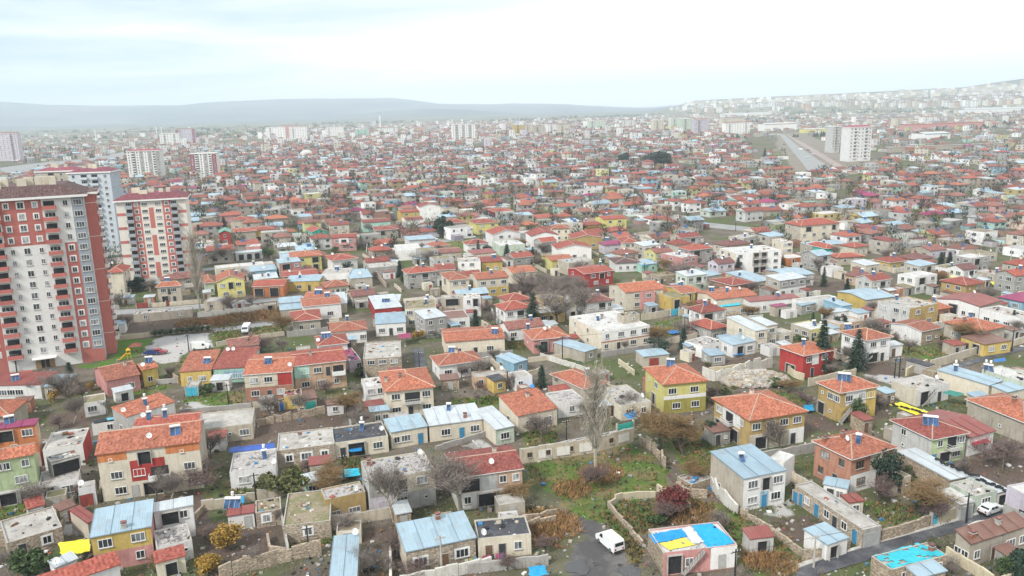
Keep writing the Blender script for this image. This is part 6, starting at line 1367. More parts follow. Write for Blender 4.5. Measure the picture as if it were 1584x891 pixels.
# ------------------------------------------------------------------ vehicles
def car_meshes(kind, paint):
    k = ('car', kind, paint.name, id(paint))
    if k in PC: return PC[k]
    gl = PANES[0]
    if kind == 'van': L_, w, prof, win = 5.0, 1.95, [(-2.5, .35), (2.35, .35), (2.5, .75), (2.35, 1.12), (1.65, 1.4), (.95, 2.05), (.7, 2.12), (-2.4, 2.12), (-2.5, 1.9)], [(1.55, 1.35, .98, 1.92)]
    elif kind == 'truck': L_, w, prof, win = 5.4, 2.0, [(.9, .5), (2.6, .5), (2.7, 1.1), (2.5, 1.3), (2.1, 2.1), (1.0, 2.15), (.9, 2.1)], [(2.48, 1.35, 2.15, 2.0)]
    else: L_, w, prof, win = 4.3, 1.7, [(-2.15, .35), (2.1, .35), (2.15, .7), (1.95, .85), (1.0, .95), (.35, 1.4), (-1.0, 1.42), (-1.6, 1.02), (-2.1, .95)], [(.95, .98, .42, 1.36)]
    b = MB(); h = w/2; n = len(prof); P = lambda x, z, s: (x, s*(h-max(0, (z-.95))*.12), z)
    for i in range(n):
        a, c = prof[i], prof[(i+1) % n]; b.face([P(*a, -1), P(*a, 1), P(*c, 1), P(*c, -1)], paint)
    b.face([P(*p, -1) for p in prof], paint); b.face([P(*p, 1) for p in reversed(prof)], paint)
    if kind == 'truck': b.box(-2.7, .8, -1.0, 1.0, .75, .95, M_STEEL); b.box(-2.7, .8, -1.02, 1.02, .953, 2.2, paint)
    g = MB()
    for x0, z0, x1, z1 in win:
        g.face([(x0+.02, -h*.82, z0+.02), (x0+.02, h*.82, z0+.02), (x1+.03, h*.76, z1), (x1+.03, -h*.76, z1)], gl)
    if kind == 'car':
        g.face([(-1.02, -h*.76, 1.38), (-1.02, h*.76, 1.38), (-1.62, h*.8, 1.04), (-1.62, -h*.8, 1.04)][::-1], gl)
        for s in (-1, 1):
            for x0, x1 in ((.25, -.3), (-.38, -1.05)): q = [P(x0+.35 if x0 > 0 else x0, .98, s*1.012), P(x1, .98, s*1.012), P(x1, 1.34, s*1.015), P(x0, 1.34, s*1.015)]; g.face(q if s < 0 else q[::-1], gl)
    elif kind == 'van':
        g.box(-2.52, -2.49, -.72, .72, 1.25, 1.8, gl)
        for s in (-1, 1): q = [P(1.45, 1.22, s*1.012), P(.55, 1.22, s*1.012), P(.6, 1.8, s*1.015), P(1.05, 1.8, s*1.015)]; g.face(q if s < 0 else q[::-1], gl)
    b.box(L_/2-.06, L_/2+.05, -w/2+.05, w/2-.05, .32, .55, M_IRON); b.box(-L_/2-.05, -L_/2+.06, -w/2+.05, w/2-.05, .32, .55, M_IRON)
    wh = MB(); wh.tube((0, -.1, 0), (0, .1, 0), .33, .33, plain((.02, .02, .02), .9, 'rubber'), 14); rim = MB(); rim.tube((0, -.115, 0), (0, .115, 0), .19, .19, M_STEEL, 10)
    hl = MB(); hl.box(-.03, .03, -.18, .18, -.08, .08, M_WHITE); tl = MB(); tl.box(-.03, .03, -.12, .12, -.14, .14, plain((.35, .02, .02), .4, 'tail_lens'))
    PC[k] = (b.mesh('body'), g.mesh('window'), wh.mesh('wheel'), rim.mesh('rim'), hl.mesh('headlight'), tl.mesh('tail_light'), L_, w); return PC[k]
PAINTS = {}
def paintm(c):
    if c not in PAINTS:
        m, t, N, L, b = nodes('car_paint'); b.inputs['Base Color'].default_value = (*c, 1); b.inputs['Roughness'].default_value = .35; b.inputs['Coat Weight'].default_value = .4
        n = noise(N, L, geo(N), 3, 4); L.new(ramp(N, L, n.outputs[0], .3, .7, tuple(x*.88 for x in c)+(1,), c+(1,)).outputs[0], b.inputs['Base Color']); PAINTS[c] = m
    return PAINTS[c]
def car(kind, p, rz, c, label, name=None, s=1):
    bd, gl, wh, rim, hl, tl, L_, w = car_meshes(kind, paintm(c)); cat = {'car': 'car', 'van': 'van', 'truck': 'truck'}[kind]
    o = empty({'car': 'parked_car', 'van': 'van', 'truck': 'small_truck'}[kind], p, rz, label, cat); o.scale = (s, s, s)
    inst('body', bd, o); inst('window', gl, o)
    for x in (L_*.31, -L_*.31):
        for y in (-w/2+.1, w/2-.1): q = inst('wheel', wh, o, (x, y, .33)); inst('rim', rim, q)
    for y in (-w*.33, w*.33): inst('headlight', hl, o, (L_/2-.03, y, .72)); inst('tail_light', tl, o, (-L_/2+.01, y, .8))
CARS = '''
van|E|500,752|116|.80,.80,.80|white panel van parked on the wet lot, rear window towards us
car|G|820,592|26|.72,.74,.74|white saloon car parked in front of the pale green garage
truck|P|822,348|-82|.70,.72,.74|small white box truck driving down the lane beside the hedge
van|P|560,448|8|.78,.78,.78|white minibus at the far side of the parking lot
car|P|282,478|8|.02,.04,.16|dark blue car in the parking lot beside the lawn
car|P|320,474|8|.35,.03,.05|red car parked right next to the dark blue one
car|X|1275,308|5|.7,.7,.7|white car by the round dark evergreen
van|V|225,222|10|.78,.78,.78|white van left of a red roofed house, distant right
car|V|1170,155|12|.72,.72,.72|white car at the distant street corner on the right
van|V|1050,178|20|.75,.75,.75|white delivery van beside the distant white house, right
car|Y|1350,548|10|.03,.08,.09|dark car in front of the crimson hip roof
truck|U|1385,270|10|.5,.04,.03|red truck in the depot street behind the teal house
car|I|1213,224|-60|.10,.12,.15|dark car far up the highway
van|I|1239,232|-60|.75,.77,.78|large white van on the highway, leftmost vehicle on the bend
car|I|1258,239|-60|.75,.77,.78|white car on the highway's right lane
car|I|1248,244|-60|.6,.75,.75|pale car lowest on the highway
car|I|1250,233|-60|.03,.04,.08|dark blue car on the highway's far side
'''
def add_cars():
    for l in CARS.strip().split('\n'):
        k, c, p, a, col, lb = l.split('|'); p = cpx(c, *map(float, p.split(','))); car(k, (p.x, p.y, .14), R(float(a)), tuple(map(float, col.split(','))), lb)
# ------------------------------------------------------------------ poles, wires, bits
POLES = '''
E|295,265|288,150|i|dark pole behind the long retaining wall, left of the tall poplar
F|418,920|420,755|i|dark pole beside the tarpaulin roofed pink house
F|792,850|815,685|c|slanting grey pole by the road beside the square blue shed roof
G|705,640|720,505|i|dark lattice pole on the road in front of the grey garage
C|237,560|234,395|i|thin dark pole by the green shrubs of the white bungalow
C|485,800|478,640|i|short pole beside the light blue bottom shed
C|650,440|650,320|i|thin pole behind the cyan tarpaulin heap
P|722,790|710,640|i|thin pole in the puddled yard
P|492,460|490,385|i|street lamp pole on the parking lot
P|115,180|112,125|i|pole left of the house with turquoise terrace
Q|1226,520|1226,362|i|dark pole beside the pink bungalow
Q|405,570|400,480|i|lamp pole on the narrow wet lane
S|738,370|738,135|i|tall dark pole above the courtyard wall in the middle
T|818,570|822,455|i|right one of two poles beside the dark roofed shed
T|790,572|795,468|i|left one of two poles beside the dark roofed shed
T|1508,410|1520,270|i|dark pole by the upper road near the right edge
V|1462,555|1488,385|c|pale concrete pole in front of the distant street, right
V|1060,600|1068,430|c|pale pole beside the small dark red roof, right
U|1075,372|1075,285|i|pole in front of the beige walled depot
U|513,195|513,120|i|lamp pole along the pale street
U|545,800|545,655|i|pole beside the cream end house
R|358,188|358,100|i|pole beside the small green field
D|440,880|400,690|c|leaning grey pole in front of the stone bungalow
X|768,695|765,600|i|pole beside the pale blue metal roof
P|845,480|842,400|i|pole behind the plain red roofed bungalow
Z|160,215|140,95|i|dark street lamp at the foot of the large red tower
'''
POLET = []
def add_poles():
    for l in POLES.strip().split('\n'):
        c, b, t, m, lb = l.split('|'); bx, by = map(float, b.split(',')); tx, ty = map(float, t.split(',')); p = cpx(c, bx, by); h = min(13, max(5, height_at(p, c, tx, ty)))
        mt = M_IRON if m == 'i' else M_CONC; o = empty('utility_pole', p, R(20), lb, 'pole', 'utility poles')
        k = ('pole', m, round(h))
        if k not in PC:
            s = MB(); s.tube((0, 0, -.3), (0, 0, round(h)), .17, .10, mt, 8); a = MB(); a.box(-.8, .8, -.05, .05, round(h)-.5, round(h)-.38, mt); i_ = MB()
            for x in (-.7, -.25, .25, .7): i_.tube((x, 0, round(h)-.378), (x, 0, round(h)-.15), .05, .04, M_WHITE, 6)
            PC[k] = (s.mesh('post'), a.mesh('crossarm'), i_.mesh('insulators'))
        s, a, i_ = PC[k]; inst('post', s, o); ao = inst('crossarm', a, o); inst('insulators', i_, ao); POLET.append((p, round(h), lb))
    for i, j in ((0, 12), (1, 2), (2, 3), (3, 15), (4, 5), (7, 11), (10, 12), (12, 20), (13, 12)):
        (p, h, la), (q, g_, lb) = POLET[i], POLET[j]; b = MB()
        for off in (-.7, .25):
            d = Vector((math.cos(R(20)), math.sin(R(20)), 0))*off; P0 = p+d+Vector((0, 0, h-.2)); P1 = q+d+Vector((0, 0, g_-.2)); n = 14; pr = P0
            for k in range(1, n+1):
                t = k/n; c = P0.lerp(P1, t); c.z -= (P1-P0).length*.03*4*t*(1-t); b.tube(pr, c, .018, .018, M_IRON, 3, False); pr = c
        o = b.build('overhead_wire'); tag(o, 'thin dark wire from the %s' % SHORT(la, 10), 'wire', 'overhead wires')
def tarp(c, pts, z, col, label, name='tarpaulin', bump=.03, cat='tarpaulin', holes=0):
    P = [cpx(c, *map(float, q.split(',')), z) for q in pts.split()]; r = random.Random(label); n, m = 12, 9; b = MB(); mt = patchy((tuple(x*.7 for x in col), col, tuple(min(1, x*1.05+.03) for x in col)), 1.1, 'tarpaulin_cloth', .5, .04)
    G_ = [[None]*(m+1) for _ in range(n+1)]; O = P[0]
    for i in range(n+1):
        for j in range(m+1):
            u, v = i/n, j/m; q = (P[0]*(1-u)+P[1]*u)*(1-v)+(P[3]*(1-u)+P[2]*u)*v
            e = .12 if i in (0, n) or j in (0, m) else .08
            G_[i][j] = (q.x-O.x+r.gauss(0, e*.6), q.y-O.y+r.gauss(0, e*.6), q.z-z+.05+abs(r.gauss(0, bump)))
    for i in range(n):
        for j in range(m):
            if holes and r.random() < holes: continue
            b.face([G_[i][j], G_[i+1][j], G_[i+1][j+1], G_[i][j+1]], mt)
    o = b.build(name, smooth=True, loc=(O.x, O.y, z)); tag(o, label, cat); return o
TARPS = '''
F|8,698 195,662 222,700 42,740|3.35|.01,.26,.62|blue tarpaulin on the left part of the pink house's roof
F|60,738 178,712 235,745 105,768|3.35|.70,.58,.08|yellow tarpaulin on the pink house's roof
F|168,668 205,656 275,730 225,742|3.4|.55,.56,.58|white sheet between the blue tarpaulins of the pink house
F|215,655 305,640 425,735 290,765|3.35|.01,.33,.72|large bright blue tarpaulin on the right half of the pink house's roof
G|268,795 478,738 612,790 355,858|2.98|.03,.42,.50|torn turquoise tarpaulin covering the tan roadside house|.2
C|672,265 735,258 735,300 675,305|1.6|.02,.22,.50|blue tarpaulin hanging in the porch of the dark flat roof
C|590,388 718,382 725,415 592,436|.7|.02,.45,.60|crumpled cyan tarpaulin heap behind the shabby brown house
C|105,285 320,262 325,288 110,308|3.2|.04,.10,.38|dark blue sheeting along the white bungalow's roof
C|98,525 175,512 178,545 100,555|1.4|.02,.27,.50|blue sheet on the little yard wall, lower left
B|258,745 398,728 400,780 275,812|2.2|.78,.70,.04|bright yellow tarpaulin beside the yellow and pink house
E|560,125 620,112 625,140 590,150|2.2|.02,.25,.55|small blue awning sheet right of the tall poplar
D|850,850 925,842 945,885 860,900|2.6|.02,.30,.58|blue tarpaulin at the bottom edge right of the bungalow wall
T|760,738 830,722 1040,800 950,812|2.5|.78,.66,.03|long yellow tarpaulin weighed down with tyres
T|1080,665 1130,648 1225,672 1170,690|2.7|.03,.20,.16|dark green top sheet of the blue tarpaulin shed
Q|990,628 1055,632 1065,668 1000,678|.9|.02,.25,.62|bright blue tarpaulin bundle in front of the steep orange roof
S|600,248 690,235 705,258 640,265|.3|.02,.16,.45|dark blue tarpaulin on the ground of the junk yard
S|530,262 595,252 600,270 545,280|.3|.66,.62,.52|cream tarpaulin on the ground of the junk yard
S|408,385 500,372 520,395 430,410|2.7|.08,.50,.58|turquoise sheet on the shed roof behind the lemon yellow house
S|985,60 1140,38 1145,55 1000,72|3.2|.04,.42,.50|turquoise sheeting along the low cream house's roof edge
S|1075,398 1150,390 1165,412 1090,420|.6|.02,.22,.55|blue awning sheet before the white cottage
R|340,85 400,75 395,108 345,120|3.0|.02,.32,.68|blue awning beside the dark purple hipped roof
F|742,85 790,78 795,108 760,112|.7|.02,.28,.50|blue tarpaulin on the ground right of the large ochre house
G|715,245 800,232 825,258 745,275|2.4|.42,.02,.05|crimson awning in front of the dark red metal roof
Z|870,670 1180,610 1190,640 880,700|2.5|.03,.04,.05|black sheet covering the narrow white roofed shed
Z|1000,650 1080,637 1090,655 1010,672|2.62|.15,.45,.55|light blue tatter on top of the black sheet
V|1385,700 1570,675 1572,695 1400,712|3.2|.04,.42,.55|turquoise sheeting on the far right ruin
V|1300,715 1380,705 1385,725 1320,738|.8|.70,.66,.05|yellow sheet beside the turquoise sheeting, right edge
V|945,655 1035,680 1030,705 950,680|2.6|.75,.60,.04|yellow tarpaulin over the cream ruin, upper right
V|900,745 1000,738 1002,752 905,765|3.4|.08,.52,.58|turquoise ridge sheet at the red roof, upper right
S|770,185 850,205 800,230 760,215|2.2|.50,.02,.10|crimson awning left of the dark orange hip roof
Q|275,362 350,352 358,380 290,388|2.3|.28,.03,.10|crimson awning near the tan stone house
T|1395,460 1470,450 1475,470 1400,478|3.6|.02,.14,.40|dark blue sheet on the white rubble roof, right edge
'''
def stair(c, a, z0, b_, z1, w, label, mat=M_CONC):
    p = cpx(c, *a, z0); q = cpx(c, *b_, z1); d = Vector((q.x-p.x, q.y-p.y, 0)); L_ = max(2.2, min(d.length, (z1-z0)*1.6)); d.normalize(); yaw = math.atan2(d.y, d.x); n = max(5, int((z1-z0)/.19))
    o = empty('outside_staircase', (p.x, p.y, z0), yaw, label, 'staircase', 'outside staircases'); s = MB(); k = ('step', round(w, 1), round(L_/n, 2))
    s.box(0, L_/n-.01, -w/2, w/2, 0, (z1-z0)/n*1.6, mat); me = s.mesh('step')
    for i in range(n): inst('step', me, o, (i*L_/n, 0, (z1-z0)*i/n))
    r = MB()
    for y in (-w/2, w/2):
        r.tube((0, y, 1), (L_, y, z1-z0+1), .03, .03, M_IRON, 4)
        for i in range(0, n, 2): x = i*L_/n; r.tube((x, y, (z1-z0)*i/n), (x, y, (z1-z0)*i/n+1), .02, .02, M_IRON, 4)
    r.build('railing', o)
def clothesline(c, a, b_, cols, label, h=1.7):
    p, q = cpx(c, *a), cpx(c, *b_); o = empty('clothesline', p, 0, label, 'clothesline', 'clotheslines'); d = q-p; f = MB(); f.tube((0, 0, 0), (0, 0, h+.2), .05, .04, M_WOOD, 5); me_ = f.mesh('post'); inst('post', me_, o); inst('post', me_, o, d)
    l = MB(); l.tube((0, 0, h), d+Vector((0, 0, h)), .012, .012, M_IRON, 3); l.build('line', o); u = d.normalized(); L_ = d.length; r = random.Random(label)
    for i, col in enumerate(cols):
        t = (i+.6)/(len(cols)+.2)*L_; w = L_/len(cols)*.72; hh = r.uniform(.7, 1.1); g = MB(); m = plain(col, .9, 'cloth', .2); n_ = Vector((-u.y, u.x, 0))
        for k in range(4):
            a0 = u*(t-w/2+w*k/4)+n_*.05*(k % 2); a1 = u*(t-w/2+w*(k+1)/4)+n_*.05*((k+1) % 2); g.face([a0+Vector((0, 0, h-hh)), a1+Vector((0, 0, h-hh)), a1+Vector((0, 0, h)), a0+Vector((0, 0, h))], m)
        g.build('garment', o)
def gate(c, a, b_, h, k, label):
    p, q = cpx(c, *a), cpx(c, *b_); L_ = (q-p).length; yaw = math.atan2(q.y-p.y, q.x-p.x); o = empty('yard_gate', p, yaw, label, 'gate'); m = DC[k]
    for i in (0, 1):
        b = MB(); b.box(L_*.5*i+.03, L_*.5*(i+1)-.03, -.28, -.22, .08, h, m)
        for j in range(1, 4): b.box(L_*.5*i+.03, L_*.5*(i+1)-.03, -.31, -.28, h*j/4, h*j/4+.06, m)
        b.build('gate_leaf', o)
    b = MB(); b.box(-.2, 0, -.35, .2, 0, h+.2, M_CONC); me = b.mesh('gate_post'); inst('gate_post', me, o); inst('gate_post', me, o, (L_+.2, 0, 0))
GATES = (('E', (535, 232), (608, 214), 2.6, 't', 'green metal gate at the end of the lot wall'), ('S', (640, 136), (697, 126), 2.2, 'c', 'bright cyan gate in the cream street wall'), ('S', (787, 116), (842, 108), 2.2, 'q', 'navy blue gate in the cream street wall'),
         ('G', (537, 650), (566, 640), 2.0, 'c', 'cyan garden gate on the asphalt road'), ('P', (478, 718), (545, 712), 2.2, 'c', 'light blue gate of the puddled yard'), ('P', (192, 212), (260, 206), 1.8, 'v', 'wide rust red gate along the street, left'), ('P', (362, 198), (388, 195), 1.8, 'v', 'narrow rust red gate along the street, right'),
         ('C', (346, 108), (364, 104), 1.9, 'q', 'small blue yard door beside the little yellow kiosk'), ('B', (68, 742), (102, 735), 1.9, 'd', 'brown wooden door in the cream mud wall, lower left'), ('F', (700, 538), (722, 552), 1.9, 'D', 'blue door beside the tall white house'))
def tyres():
    b = MB(); n, k = 14, 6; m = plain((.02, .02, .022), .9, 'rubber'); V_ = [[(math.cos(2*math.pi*i/n)*(.3+.1*math.cos(2*math.pi*j/k)), math.sin(2*math.pi*i/n)*(.3+.1*math.cos(2*math.pi*j/k)), .1+.1*math.sin(2*math.pi*j/k)) for j in range(k)] for i in range(n)]
    for i in range(n):
        for j in range(k): b.face([V_[i][j], V_[(i+1) % n][j], V_[(i+1) % n][(j+1) % k], V_[i][(j+1) % k]], m)
    me = b.mesh('tyre', True); r = random.Random(3)
    for c, a, e, z, cnt, lb in (('G', (565, 335), (760, 425), 3.2, 13, 'black tyre lying on the whitish lean-to roof'), ('G', (760, 430), (890, 485), 2.75, 10, 'black tyre on the carport roof above the white car'), ('T', (770, 735), (1010, 800), 2.7, 14, 'black tyre holding down the long yellow tarpaulin')):
        for i in range(cnt):
            t = (i+.5)/cnt; p = cpx(c, a[0]+(e[0]-a[0])*t+r.uniform(-9, 9), a[1]+(e[1]-a[1])*t+r.uniform(-5, 6), z)
            o = inst('tyre', me, None, p, r.uniform(0, 6)); tag(o, lb, 'tyre', lb.replace('black tyre', 'tyres'))
def chunks(pts_fn, n, smin, smax, mats, name, flat=.5, seed=1):
    r = random.Random(seed); b = MB(); wts = mats
    for _ in range(n):
        p = pts_fn(r)
        if p is None: continue
        s = smin*(smax/smin)**(r.random()**1.8); T = Matrix.Translation(p) @ Matrix.Rotation(r.uniform(0, 6.28), 4, 'Z') @ Matrix.Rotation(r.gauss(0, .35), 4, 'X'); b.box(-s/2, s/2*r.uniform(.6, 1.5), -s/2*r.uniform(.3, 1), s/2, -.05, s*flat*r.uniform(.2, 1), r.choice(wts), T)
    o = b.build(name); o['kind'] = 'stuff'; return o
def inpoly(x, y, P):
    c = False
    for k in range(len(P)):
        (x1, y1), (x2, y2) = P[k], P[(k+1) % len(P)]
        if (y1 > y) != (y2 > y) and x < (x2-x1)*(y-y1)/(y2-y1)+x1: c = not c
    return c
def polyw(s):
    c, *pp = s.split(); return [tuple(cpx(c, *map(float, t.split(','))))[:2] for t in pp]
def box_w(c, x0, y0, x1, y1):
    def f(r): return cpx(c, r.uniform(x0, x1), r.uniform(y0, y1))
    return f
def person(p, rz, top, trous, label):
    """one continuous skinned figure in mid-stride"""
    V_ = [((0, 0, .95), .13), ((0, 0, 1.2), .13), ((0, 0, 1.42), .15), ((0, 0, 1.53), .06), ((0, .02, 1.66), .10), ((0, .01, 1.74), .07), ((.1, 0, .9), .1), ((.11, .14, .5), .07), ((.11, .06, .08), .05), ((.11, .2, .04), .04), ((-.1, 0, .9), .1), ((-.11, -.05, .5), .07), ((-.11, -.28, .1), .05), ((-.11, -.16, .04), .04),
          ((.2, 0, 1.4), .06), ((.25, -.1, 1.13), .05), ((.25, .05, .9), .035), ((-.2, 0, 1.4), .06), ((-.25, .08, 1.13), .05), ((-.25, .25, .95), .035)]
    E_ = [(0, 1), (1, 2), (2, 3), (3, 4), (4, 5), (0, 6), (6, 7), (7, 8), (8, 9), (0, 10), (10, 11), (11, 12), (12, 13), (2, 14), (14, 15), (15, 16), (2, 17), (17, 18), (18, 19)]
    me = bpy.data.meshes.new('person'); me.from_pydata([v for v, _ in V_], E_, []); o = bpy.data.objects.new('person', me); COL.objects.link(o)
    k = o.modifiers.new('skin', 'SKIN'); k.use_smooth_shade = True; k = o.modifiers.new('sub', 'SUBSURF'); k.levels = 1; k.render_levels = 1
    for i, (_, r_) in enumerate(V_): me.skin_vertices[0].data[i].radius = (r_, r_*.85)
    me.skin_vertices[0].data[0].use_root = True
    mt, t, N, L, b = nodes('clothes'); tc_ = N.new('ShaderNodeTexCoord'); s = N.new('ShaderNodeSeparateXYZ'); L.new(tc_.outputs['Object'], s.inputs[0]); r = ramp(N, L, s.outputs[2], .5, .501, (*trous, 1), (*top, 1)); r.color_ramp.interpolation = 'CONSTANT'
    m_ = N.new('ShaderNodeMath'); m_.operation = 'MULTIPLY'; m_.inputs[1].default_value = .53; L.new(s.outputs[2], m_.inputs[0]); L.new(m_.outputs[0], r.inputs[0]); e = r.color_ramp.elements.new(.815); e.color = (.45, .28, .2, 1); e = r.color_ramp.elements.new(.90); e.color = (.03, .02, .02, 1)
    L.new(r.outputs[0], b.inputs['Base Color']); b.inputs['Roughness'].default_value = .9; me.materials.append(mt)
    o.location = p; o.rotation_euler = (0, 0, rz); tag(o, label, 'person')
def add_misc():
    for l in TARPS.strip().split('\n'):
        q = l.split('|'); tarp(q[0], q[1], float(q[2]), tuple(map(float, q[3].split(','))), q[4], holes=float(q[5]) if len(q) > 5 else 0)
    stair('F', (170, 880), 0, (270, 770), 3.2, 1.3, 'black and white outside stairs climbing to the tarpaulin roof')
    stair('T', (455, 850), 0, (525, 760), 3.1, 1.2, 'outside stairs below the mustard house')
    stair('T', (590, 505), 0, (650, 440), 3, 1.2, 'outside stairs of the white house behind the fir')
    stair('P', (1205, 680), 0, (1350, 560), 3.3, 1.1, 'mint green staircase of the peach house', plain(WC['mint'], .6, 'mint_paint'))
    stair('B', (735, 780), 0, (770, 730), 3, 1.0, 'grey concrete stairs of the low white terrace annex')
    stair('T', (965, 745), 0, (1010, 660), 3.4, 1.1, 'concrete staircase of the white flat concrete roofed house')
    clothesline('D', (545, 862), (735, 830), [(.6, .6, .45), (.5, .55, .2), (.2, .5, .6), (.55, .5, .45), (.6, .1, .15), (.65, .15, .3), (.08, .08, .1), (.65, .1, .25), (.35, .15, .5)], 'clothesline with many coloured garments before the black roofed bungalow')
    clothesline('D', (530, 535), (610, 545), [(.6, .08, .3), (.7, .3, .5), (.6, .1, .3), (.75, .6, .6)], 'clothesline with pink laundry under the peach house')
    clothesline('C', (610, 300), (665, 295), [(.6, .35, .4), (.6, .6, .62), (.15, .3, .5)], 'clothesline with pale washing by the dark flat roofed porch')
    clothesline('B', (560, 455), (690, 420), [(.55, .05, .12), (.5, .1, .1), (.7, .6, .6), (.6, .1, .2), (.75, .7, .68)], 'red and white washing hung before the long cream house', 4.2)
    tyres()
    for g_ in GATES: gate(*g_)
    rub = [patchy(((.24, .21, .19), (.36, .33, .30), (.48, .45, .41)), .9, 'rubble_stone'), M_CONC, wallmat('beige'), wallmat('tan')]
    c0 = cpx('S', 1240, 600); e0 = cpx('S', 1480, 590); R_ = (e0-c0).length
    def mound(r):
        a, q = r.uniform(0, 6.28), math.sqrt(r.random()); p = c0+Vector((math.cos(a)*q*R_, math.sin(a)*q*R_*.62, 0)); p.z = 1.7*(1-q*q)+.1; return p
    chunks(mound, 5200, .25, 1.3, rub, 'rubble_mound', .5, 5)
    jm = [M_CONC, rub[0], M_WOOD, M_DARK, plain((.30, .10, .07), .9, 'broken_tile'), M_STEEL, wallmat('beige'), M_WOOD, M_DARK, M_CONC, plain((.05, .2, .4), .7, 'blue_plastic'), wallmat('white')]
    allow = [polyw(s) for k in ('soil', 'grass', 'lot') for s in POLY[k]]; lots = [polyw(s) for s in POLY['lot']+POLY['lawn'][:1]]
    def yard(r):
        u, v = r.uniform(0, 1584), 470+421*r.random()**1.0; p = px(u, v)
        if any(abs(p.x-f[0])+abs(p.y-f[1]) < 22 and hit(p, f) for f in FOOT): return None
        if any(inpoly(p.x, p.y, P) for P in lots+ROADP): return None
        if r.random() < .55 and any(inpoly(p.x, p.y, P) for P in allow): return None
        return p
    chunks(yard, 11000, .08, .75, jm, 'yard_debris', .5, 9)
    fl = [f for f, h in zip(FOOT, HOUSES) if any(k in h[2] for k in ('flat', 'junk', 'rubble', 'concrete', 'clutter', 'terrace', 'unfinished', 'shabby', 'stone', 'white bungalow with junk'))]
    def onroof(r):
        f = r.choice(fl); ca, sa = math.cos(f[2]), math.sin(f[2]); x, y = r.uniform(-.85, .85)*f[3], r.uniform(-.85, .85)*f[4]; return Vector((f[0]+ca*x-sa*y, f[1]+sa*x+ca*y, f[5]-.2))
    chunks(onroof, 1500, .12, .9, jm, 'roof_clutter', .5, 19)
    r9 = random.Random(12); gp = [polyw(s) for s in POLY['grass']]; b = MB(); tm = [leafmat((.07, .13, .03), 'grass_tufts'), M_DRY, leafmat((.13, .14, .05), 'dull_grass')]
    for k in range(9000):
        P = r9.choice(gp[:5]+gp[:5]+gp); x0, x1 = min(p[0] for p in P), max(p[0] for p in P); y0, y1 = min(p[1] for p in P), max(p[1] for p in P); x, y = r9.uniform(x0, x1), r9.uniform(y0, y1)
        if not inpoly(x, y, P) or any(inpoly(x, y, Q) for Q in lots): continue
        q = Vector((x, y, -.05)); m = r9.choice(tm); 
        for _ in range(3): ribbon(b, q, q+Vector((r9.gauss(0, .25), r9.gauss(0, .25), r9.uniform(.2, .6))), .22, m, r9)
    o = b.build('grass_tufts'); o['kind'] = 'stuff'
    b = MB(); um = [M_TWIG, M_TWIGR, M_DRY, M_TWIGB, leafmat((.07, .11, .03), 'weed_green'), leafmat((.11, .11, .04), 'weed_olive'), M_TWIG]; r10 = random.Random(44)
    def clear(p): return not any(abs(p.x-f[0])+abs(p.y-f[1]) < 26 and hit(p, f, .1) for f in FOOT) and not any(inpoly(p.x, p.y, P) for P in lots+ROADP+SOILP)
    for k in range(3600):
        p = px(r10.uniform(-5, 1590), 430+465*r10.random()**.9)
        if not clear(p): continue
        m = r10.choice(um); sz = r10.uniform(.5, 1.5); leafy = m in um[4:6]
        for _ in range(r10.choice((10, 16, 26))):
            q = p+Vector((r10.gauss(0, sz*.7), r10.gauss(0, sz*.7), r10.uniform(0, sz*.5))); ribbon(b, q, q+Vector((r10.gauss(0, .35), r10.gauss(0, .35), r10.uniform(.15, .6)))*(.5 if leafy else 1), .16 if leafy else .05, m, r10)
    o = b.build('undergrowth'); o['kind'] = 'stuff'
    for i in range(11):
        p = cpx('P', 300+i*30, 372-i*3.0); t_, c_, H0 = TP['pine'][i % 2]; s = 2.0/H0
        o = empty('clipped_shrub', p, i, 'clipped dark shrub in the row behind the parking lot', 'shrub', 'clipped shrubs behind the parking lot'); o.scale = (s*1.2, s*1.2, s); inst('trunk', t_, o); inst('crown', c_, o)
    # playground
    p = cpx('P', 130, 505); o = empty('playground_slide', p, R(30), 'yellow and orange playground slide beside the tower lawn', 'slide'); o.scale = (.75, .75, .75); ym = plain((.75, .40, .02), .5, 'yellow_plastic'); b = MB()
    T = Matrix.Translation((-2.2, 0, .1)) @ Matrix.Rotation(-R(38), 4, 'Y'); b.box(0, 3.4, -.4, .4, 0, .06, ym, T); b.box(0, 3.4, -.45, -.4, 0, .3, ym, T); b.box(0, 3.4, .4, .45, 0, .3, ym, T); b.build('chute', o)
    b = MB(); b.box(.45, 1.7, -.7, .7, 2.0, 2.1, ym)
    for x in (.5, 1.65):
        for y in (-.65, .65): b.tube((x, y, 0), (x, y, 3.4), .06, .06, ym, 6)
    b.build('platform', o); b = MB(); b.face([(.3, -.85, 3.4), (1.85, -.85, 3.4), (1.07, 0, 4.3)], ym); b.face([(1.85, -.85, 3.4), (1.85, .85, 3.4), (1.07, 0, 4.3)], ym); b.face([(1.85, .85, 3.4), (.3, .85, 3.4), (1.07, 0, 4.3)], ym); b.face([(.3, .85, 3.4), (.3, -.85, 3.4), (1.07, 0, 4.3)], ym); b.build('canopy', o)
    p = cpx('P', 190, 468); o = empty('garden_gazebo', p, R(15), 'small brown wooden gazebo on the tower lawn', 'gazebo'); b = MB()
    for x in (-1.3, 1.3):
        for y in (-1.3, 1.3): b.tube((x, y, 0), (x, y, 2.2), .07, .07, M_WOOD, 6)
    b.build('post', o); b = MB(); q = [(-1.7, -1.7, 2.2), (1.7, -1.7, 2.2), (1.7, 1.7, 2.2), (-1.7, 1.7, 2.2)]
    for i in range(4): b.face([q[i], q[(i+1) % 4], (0, 0, 3.1)], plain((.20, .07, .05), .8, 'gazebo_roof'))
